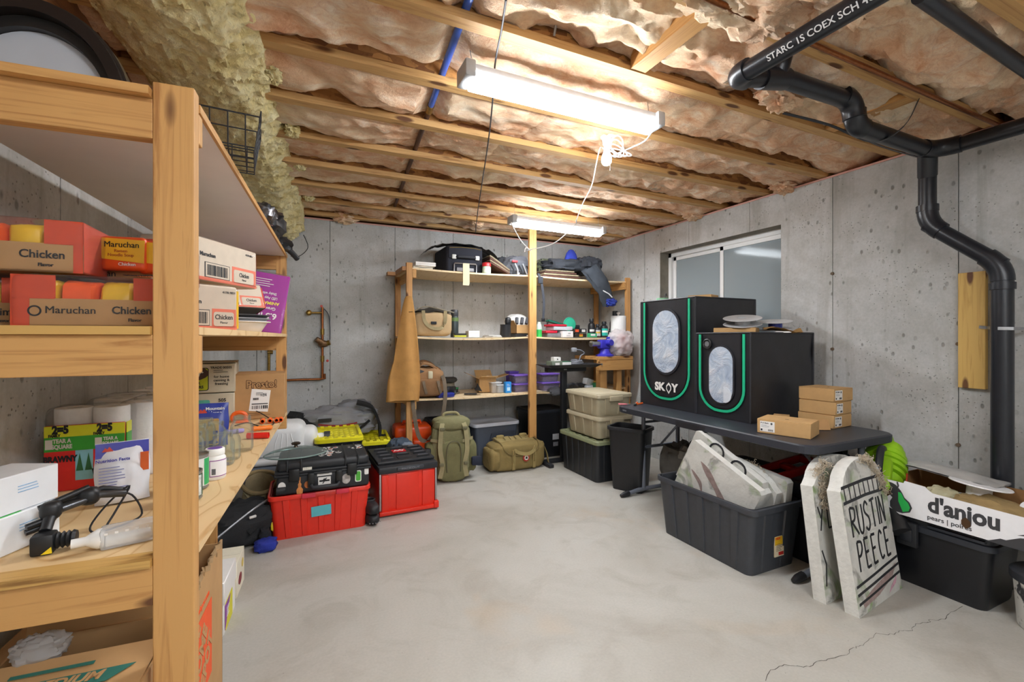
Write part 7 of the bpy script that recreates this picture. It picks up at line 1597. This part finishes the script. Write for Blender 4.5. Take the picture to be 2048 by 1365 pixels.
GLY = {'R': [[(0, 0), (0, 1)], [(0, 1), (.5, .92), (.55, .72), (.4, .55), (.02, .5)], [(.1, .5), (.75, .02)]], 'U': [[(0, 1), (.04, .25), (.25, .0), (.5, .08), (.6, .4), (.58, .98)]], 'S': [[(.55, .86), (.3, 1), (.05, .82), (.12, .62), (.5, .42), (.55, .16), (.3, 0), (0, .14)]],
       'T': [[(-.02, .96), (.62, 1)], [(.3, .98), (.32, 0)]], 'I': [[(.1, 1), (.12, 0)]], 'N': [[(0, 0), (.02, 1)], [(.02, 1), (.55, .02)], [(.55, .02), (.58, 1)]], 'P': [[(0, 0), (.03, 1)], [(.03, 1), (.5, .94), (.55, .7), (.3, .52), (.03, .5)]], 'E': [[(.02, 0), (0, 1)], [(0, 1), (.5, .98)], [(.01, .52), (.42, .53)], [(.02, 0), (.5, .02)]], 'C': [[(.52, .86), (.3, 1), (.06, .75), (.02, .35), (.2, .03), (.52, .1)]], 'Y': [[(0, 1), (.28, .5)], [(.6, 1), (.1, 0)]], 'L': [[(0, 1), (.02, 0)], [(.02, 0), (.5, .02)]]}
def paint_word(t, word, x, z, sz, adv, wd):
    for ch in word:
        for st_ in GLY[ch]:
            P = smooth_path([(x + a_ * sz * .62, 0, z + b_ * sz) for a_, b_ in st_], 4) if len(st_) > 2 else [Vector((x + a_ * sz * .62, 0, z + b_ * sz)) for a_, b_ in st_]
            stroke2(t, [(p_.x, p_.z) for p_ in P], wd, 'painted_letter')
        x += adv * (.45 if ch == 'I' else 1)
pA, pB = at_z(1719, 1238, 0), at_z(1804, 1176, 0)
ang = math.atan2(pB.y - pA.y, pB.x - pA.x); tw_ = (pB - pA).length
M1 = Matrix.Translation(((pA.x + pB.x) / 2, (pA.y + pB.y) / 2, 0)) @ Matrix.Rotation(ang, 4, 'Z') @ Matrix.Rotation(rad(-8), 4, 'X')
s1 = slab_thing('foam_tombstone', 'front leaning tombstone painted RUSTIN PEECE', tw_, .77, .065, 'arch', M1)
paint_word(s1, 'RUSTIN', -tw_ * .38, .385, .15, tw_ * .145, .014); paint_word(s1, 'PEECE', -tw_ * .34, .205, .15, tw_ * .155, .014)
for z in (.155, .115, .07): stroke2(s1, [(-tw_ * .47, z - .012), (-.05, z), (tw_ * .2, z + .012), (tw_ * .49, z + .022)], .013)
for z in (.565, .645): stroke2(s1, [(-tw_ * .48, z), (0, z + .004), (tw_ * .48, z - .006)], .016)
for k in range(9): stroke2(s1, [(-tw_ * .42 + k * tw_ * .105, .568), (-tw_ * .43 + k * tw_ * .105, .645)], .009)
# brown smear, and pink dabs near the foot
MB().prism([(-.2, .03), (-.02, .045), (.17, .09), (.24, .15), (.1, .12), (-.1, .09), (-.22, .06)], 0, .0012).build('brown_smear', M('#a08a86', .8, var=.25, scale=30), s1, (0, -.0014, .0), FR); MB().prism([(.10, .02), (.2, .05), (.22, .085), (.14, .05)], 0, .001).build('pink_dab', M('#d3a3b4', .8, var=.3), s1, (0, -.0024, .0), FR)
pC = at_z(1667, 1214, 0); M2 = Matrix.Translation((pC.x + tw_ / 2 - .02, pC.y + .045, 0)) @ Matrix.Rotation(ang - rad(3), 4, 'Z') @ Matrix.Rotation(rad(-6.5), 4, 'X')
s2 = slab_thing('foam_tombstone', 'second leaning tombstone right behind the RUSTIN one', tw_, .76, .065, 'arch', M2); paint_word(s2, 'YLS', -tw_ * .46, .38, .13, tw_ * .16, .010)
stroke2(s2, [(-tw_ * .46, .09), (-tw_ * .42, .2), (-tw_ * .47, .28)], .010)
MOSS = M('#cdbfa8', .95, var=.35, scale=120)
def moss(t, pts, spread, n, seed):
    r = random.Random(seed); m = MB()
    for k in range(n):
        c_ = Vector(r.choice(pts)).lerp(Vector(r.choice(pts)), 0) + Vector((r.gauss(0, spread), r.gauss(0, spread * .4), r.gauss(0, spread * .7)))
        P = [c_]
        for j in range(7): P.append(P[-1] + Vector((r.uniform(-1, 1), r.uniform(-1, 1), r.uniform(-1, .9))) * .011)
        m.tube(P, .0012, 4, cap=False)
    o = m.build('dry_moss', MOSS, t); o['kind'] = 'stuff'
moss(s1, [(tw_ * (.02 + .045 * k), -.006, .765 - .001 * k * k * 2.6) for k in range(10)] + [(tw_ * .40, -.008, .60)], .012, 260, 3)
moss(s2, [(-tw_ * .40, -.01, .70), (-tw_ * .34, -.01, .66), (-tw_ * .36, -.012, .62), (-tw_ * .38, -.012, .57), (-tw_ * .37, -.012, .52), (-tw_ * .28, -.01, .73)], .012, 220, 4)
# tombstones standing tilted in the grey tote: faces towards -x, turned in their own plane
def tilted(label, x, Yc, Zc, w, h, deg, lean, top, yaw=0):
    R_ = Matrix.Rotation(rad(-90 + yaw), 4, 'Z') @ Matrix.Rotation(rad(lean), 4, 'X') @ Matrix.Rotation(rad(deg), 4, 'Y')
    return slab_thing('foam_tombstone', label, w, h, .055, top, Matrix.Translation((x, Yc, Zc)) @ R_ @ Matrix.Translation((0, 0, -h / 2)))
ta = tilted('front pale tombstone tilted in the grey tote', 2.515, 2.20, .43, .56, .40, 25, 0, 'square', 4)
BSM = M('#93807b', .85, var=.3, scale=30)
for k, (x0_, z0_, x1_, z1_, wd_) in enumerate(((-.16, .30, .10, .13, .05), (-.10, .27, .16, .10, .035), (-.20, .20, -.06, .10, .03))):
    dv = Vector((x1_ - x0_, z1_ - z0_)); nv_ = Vector((-dv.y, dv.x)).normalized(); P_ = []
    for i in range(13): u_ = i / 12; P_.append(Vector((x0_, z0_)) + dv * u_ + nv_ * (wd_ * math.sin(math.pi * u_) ** .7 * (.5 + .12 * math.sin(9 * u_ + k)) + .02 * math.sin(3 * u_)))
    for i in range(11, 0, -1): u_ = i / 12; P_.append(Vector((x0_, z0_)) + dv * u_ - nv_ * (wd_ * math.sin(math.pi * u_) ** .7 * (.5 + .12 * math.sin(7 * u_)) - .02 * math.sin(3 * u_)))
    MB().prism([(p_.x, p_.y) for p_ in P_], 0, .0012 + .0002 * k).build('brown_smear', BSM, ta, (0, -.0014, 0), FR)
tb2 = tilted('second tombstone in the tote with black painted loops', 2.60, 2.24, .455, .60, .42, 27, 0, 'step', 4)
for cx_ in (-.10, .08): stroke2(tb2, [(cx_ + .055 * math.cos(a_), .385 + .05 * math.sin(a_)) for a_ in [rad(-20 + 20 * i) for i in range(12)]], .014)
MB().prism([(.20, .28), (.27, .33), (.275, .36), (.19, .31)], 0, .0012).build('green_smear', M('#79ad4a', .8), tb2, (0, -.0014, 0), FR)
tilted('third tombstone leaning in the tote behind the others', 2.68, 2.16, .40, .52, .42, 14, 0, 'arch', 2)
t4 = tilted('darker tombstone at the back of the tote', 2.755, 2.10, .36, .46, .42, 6, 0, 'square', 0)
moss(t4, [(-.05, -.01, .42), (.0, -.01, .43), (.06, -.01, .41), (.12, -.01, .38), (.16, -.02, .34)], .018, 160, 6)
# storage under the table
ut = tote('black tote under the near end of the table behind the tombstones', .46, .42, .50, (3.14, 1.93, 0), 0, BT, None, .9, 3, 2, .03, 'plain')
ut2 = tote('black tote under the middle of the table', .52, .46, .42, (3.17, 2.48, 0), 0, BT, None, .9, 3, 2, .03, 'plain')
LG = M('#8fc21e', .42, var=.06)
lf = thing('lime_leaf_blower', 'lime green power blower propped on the trunk beside the table end', 'leaf blower', (3.40, 1.645, .46), 0, None, (rad(0), rad(-42), rad(20)))
lf.scale = (1.2, 1.1, 1.1)
pr_ = [(.03, -.10), (.075, -.09)]
for k in range(6): z_ = -.07 + k * .034; r_ = .086 + .022 * math.sin(math.pi * (k + .5) / 6); pr_ += [(r_, z_), (r_, z_ + .020), (r_ - .012, z_ + .022), (r_ - .012, z_ + .032)]
MB().lathe(pr_ + [(.08, .15), (.06, .16), (.0, .162)], (.05, 0, .12), 28, axis='x').build('housing', LG, lf); MB().rbox((-.12, -.05, .16), (.06, .05, .235), .02, 2).build('handle_block', LG, lf)
MB().tube(smooth_path([(-.10, 0, .22), (-.06, 0, .29), (.06, 0, .29), (.12, 0, .22)]), .018, 10).build('grip', BLK, lf)
MB().cyl((-.08, -.02, .09), (-.26, -.10, .07), .055, .045, 16).build('nozzle', BLACK, lf); MB().cyl((.16, .0, .12), (.26, .02, .12), .06, .05, 18).build('intake', LG, lf); MB().rbox((-.02, -.108, .10), (.05, -.10, .13), .004).build('red_badge', M('#a83a22', .5), lf)
t = thing('black_wrapped_bundle', 'shiny black wrapped bundle beside the lime blower', 'bundle', (3.19, 1.82, .517), 0); MB().blob((0, 0, .10), (.18, .16, .22), .25, 3, 6, (26, 18), .8, flat=0, fold=.2).build('wrap', M('#17181b', .22, var=.2), t)
rd = thing('red_toolbox_frame', 'red plastic frame lying on the tote under the table', 'frame', (3.06, 2.04, .52), 0, None, (0, rad(-12), rad(-14)))
rd.scale = (.8, .55, 1)
for q in (((-.24, -.18, 0), (.24, -.13, .05)), ((-.24, .13, 0), (.24, .18, .05)), ((-.24, -.13, 0), (-.19, .13, .05)), ((.19, -.13, 0), (.24, .13, .05)), ((-.02, -.13, 0), (.03, .13, .04))): MB().rbox(*q, .008).build('bar', M('#b3201c', .45), rd)
t = thing('grey_tarp_heap', 'heap of grey folded cloth under the far end of the table', 'cloth', (3.20, 3.08, 0), 0); MB().blob((0, 0, .22), (.40, .42, .50), .2, 3, 6, (32, 20), .6, flat=0, fold=.15).build('cloth', fabric('#6b6a66', var=.35), t); MB().blob((-.08, -.12, .40), (.22, .2, .16), .25, 3, 9, (22, 14), .7, fold=.15).build('upper_fold', fabric('#8b8a84', var=.35), t)
# black trunk with the pear carton on top
TK = thing('black_storage_trunk', 'black lidded storage trunk with side latches under the pear carton', 'trunk', (3.41, 1.385, 0), rad(-90))
tkl, tkd, tkh = .62, .38, .40; TKM = M('#17181c', .38, var=.15, bump=.06)
o_ = [[(x * k, y * k, z) for x, y in rrect(tkl, tkd, .05, 5)] for k, z in ((.86, 0), (.88, .015), (.97, tkh - .07))]; MB().loft(o_, (True, True)).build('body', TKM, TK)
TKL = M('#2a2d34', .38, var=.1); a = rrect(tkl * 1.02, tkd * 1.04, .06, 5); b = rrect(tkl * .98, tkd * .99, .055, 5); c_ = rrect(tkl * .90, tkd * .88, .05, 5)
MB().loft([[(x, y, tkh - .075) for x, y in a], [(x, y, tkh - .045) for x, y in a], [(x, y, tkh - .04) for x, y in b], [(x, y, tkh - .012) for x, y in b], [(x, y, tkh) for x, y in c_]], (True, True)).build('lid', TKL, TK)
for x in (-.05, ): MB().rbox((x - .05, -tkd / 2 - .03, tkh - .17), (x + .05, -tkd / 2 + .0, tkh - .03), .01).build('latch', BLK, TK); MB().rbox((x - .03, -tkd / 2 - .036, tkh - .14), (x + .03, -tkd / 2 - .028, tkh - .07), .004).build('latch_clip', M('#3a3c42', .3, .5), TK)
for x0_, x1_ in ((-.28, -.12), (.04, .28)): MB().rbox((x0_, -tkd / 2 - .014, tkh - .035), (x1_, -tkd / 2 + .02, tkh - .018), .005).build('lid_ridge', TKL, TK)
pc = thing('pear_carton', 'white open fruit carton printed d\'anjou pears on the trunk', 'carton', (3.385, 1.14, tkh + .001), rad(-90))
pw, pd, ph = .82, .40, .205; PW = M('#ecebed', .55, var=.03); PI_ = M('#8a6239', .8, var=.12); DG = M('#3b3b3e', .55, var=.05)
MB().box((-pw / 2, -pd / 2, 0), (pw / 2, pd / 2, .004)).build('bottom', PI_, pc)
fr_ = [(-pw / 2, 0), (pw / 2, 0), (pw / 2, ph), (.30, ph), (.27, ph * .86), (.20, ph * .80), (-.17, ph * .84), (-.19, ph * .90), (-.205, ph * .97), (-.30, ph), (-.305, ph * .93), (-pw / 2, ph * .93)]
MB().prism(fr_, -.004, 0).build('front_panel', PW, pc, (0, -pd / 2, 0), FR); MB().prism(fr_, .0, .001).build('front_lining', PI_, pc, (0, -pd / 2 + .0055, 0), FR)
MB().box((-pw / 2, pd / 2 - .005, 0), (pw / 2, pd / 2, ph)).build('back_panel', PI_, pc)
for s in (-1, 1): MB().box((s * pw / 2 - (.005 if s > 0 else 0), -pd / 2, 0), (s * pw / 2 + (.005 if s < 0 else 0), pd / 2, ph * .97)).build('end_panel', PI_, pc)
yp = -pd / 2 - .0002
text("d'anjou", .118, DG, pc, (-.045, yp - .0005, .105), FR, bold=.035, sx=.86); text('pears | poires', .034, DG, pc, (-.10, yp - .0005, .035), FR, bold=.01)
PG = M('#2fbf5a', .5, var=.05)
pear = [(0, .075), (.018, .07), (.024, .05), (.03, .02), (.05, -.01), (.056, -.045), (.04, -.075), (0, -.085), (-.04, -.075), (-.056, -.045), (-.05, -.01), (-.03, .02), (-.024, .05), (-.018, .07)]
decal(pc, [(x * .98, y * .85) for x, y in pear], DG, (-.325, yp, .085), (rad(90), rad(-12), 0), 'pear_outline'); decal(pc, [(x * .72 + .006, y * .7) for x, y in pear if x >= -.001] + [(-.004, .0)], PG, (-.325, yp - .0012, .08), (rad(90), rad(-12), 0), 'pear_green'); decal(pc, ell(.06, .075, 16), DG, (-.345, yp - .0006, .125), FR, 'second_pear'); decal(pc, ell(.07, .028, 14), DG, (-.37, yp, .165), (rad(90), rad(8), 0), 'leaf'); MB().tube([(-.335, yp - .001, .15), (-.33, yp - .001, .17), (-.335, yp - .001, .19)], .004, 5).build('stem', DG, pc)
for x, z in ((-.385, .12), (-.03, .06), (.33, .085)): decal(pc, [(0, -.03), (.018, -.012), (.018, .012), (0, .03), (-.018, .012), (-.018, -.012)], M('#4a3218', .9), (x, yp - .0015, z), FR, 'vent_hole', .002)
decal(pc, [(.05, 0), (.41, 0), (.41, .075), (.36, .045), (.30, .075), (.23, .075), (.17, .06), (.12, .03), (.10, .03)], DG, (0, yp, 0), FR, 'mountain_print'); 
decal(pc, [(.16, .07), (.20, .09), (.22, .082), (.31, .145), (.41, .08), (.41, .068), (.31, .13), (.222, .07), (.20, .078)], DG, (0, yp - .0002, 0), FR, 'ridge_print'); text('Ra', .05, WHITE, pc, (.34, yp - .0022, .02), FR, bold=.02)
# inside the pear carton
spool('white spool standing in the pear carton', (3.40, 1.20, tkh + .135), (rad(4), rad(6), 0), None, M('#e6e6e8', .4, var=.03)).scale = (1.15, 1.15, 1.5)
spool('white spool tilted at the right end of the pear carton', (3.36, .93, tkh + .10), (rad(20), rad(-14), 0), None, M('#e6e6e8', .4, var=.03))
t = thing('burlap_cloth', 'brown burlap cloth bundled in the pear carton', 'cloth', (3.31, 1.10, tkh + .008), 0); MB().blob((0, 0, .085), (.20, .36, .19), .14, 3, 4, (34, 20), .6, flat=0, fold=.1).build('cloth', fabric('#9c8356', var=.35), t); MB().blob((.0, .22, .10), (.2, .14, .15), .2, 3, 7, (22, 14), .7, flat=0).build('pale_fold', fabric('#c3bd9c', var=.4), t)
t = thing('grey_padded_mailer', 'grey padded mailer bag laid over the back of the pear carton', 'mailer', (3.49, 1.335, tkh + ph + .004), 0); MB().grid(lambda u, v: (-.10 + .20 * u, -.21 + .42 * v, .02 + .022 * math.sin(math.pi * u) * math.sin(math.pi * v) + .006 * noise.noise(Vector((u * 6, v * 9, 2))) + .03 * v), 14, 20).grid(lambda u, v: (-.10 + .20 * u, -.21 + .42 * v, .012 + .006 * noise.noise(Vector((u * 6, v * 9, 2))) + .03 * v), 14, 20).build('mailer', M('#b9b8b6', .3, .2, var=.15, scale=8), t)
# speckled bucket at the right edge
bk = thing('speckled_bucket', 'white paint-speckled bucket with dark lid at the right edge', 'bucket', (3.325, .90, 0), 0)
sp_ = NT('speckled_plastic'); n_ = sp_.noise(13, 3, .6, .5); MB().lathe([(0, 0), (.115, 0), (.12, .006), (.135, .24), (.14, .25)], n=30).build('pail', sp_.done(sp_.ramp(n_, [(.4, '#3c3c40'), (.46, '#dcdbd6')]), .5), bk); MB().lathe([(.142, .235), (.147, .24), (.147, .275), (.135, .285), (0, .28)], n=30).build('lid', M('#303237', .5), bk); MB().tube([(-.145, 0, .22), (-.16, -.02, .17), (-.15, -.04, .13)], .004, 6).build('bail', STEEL, bk)
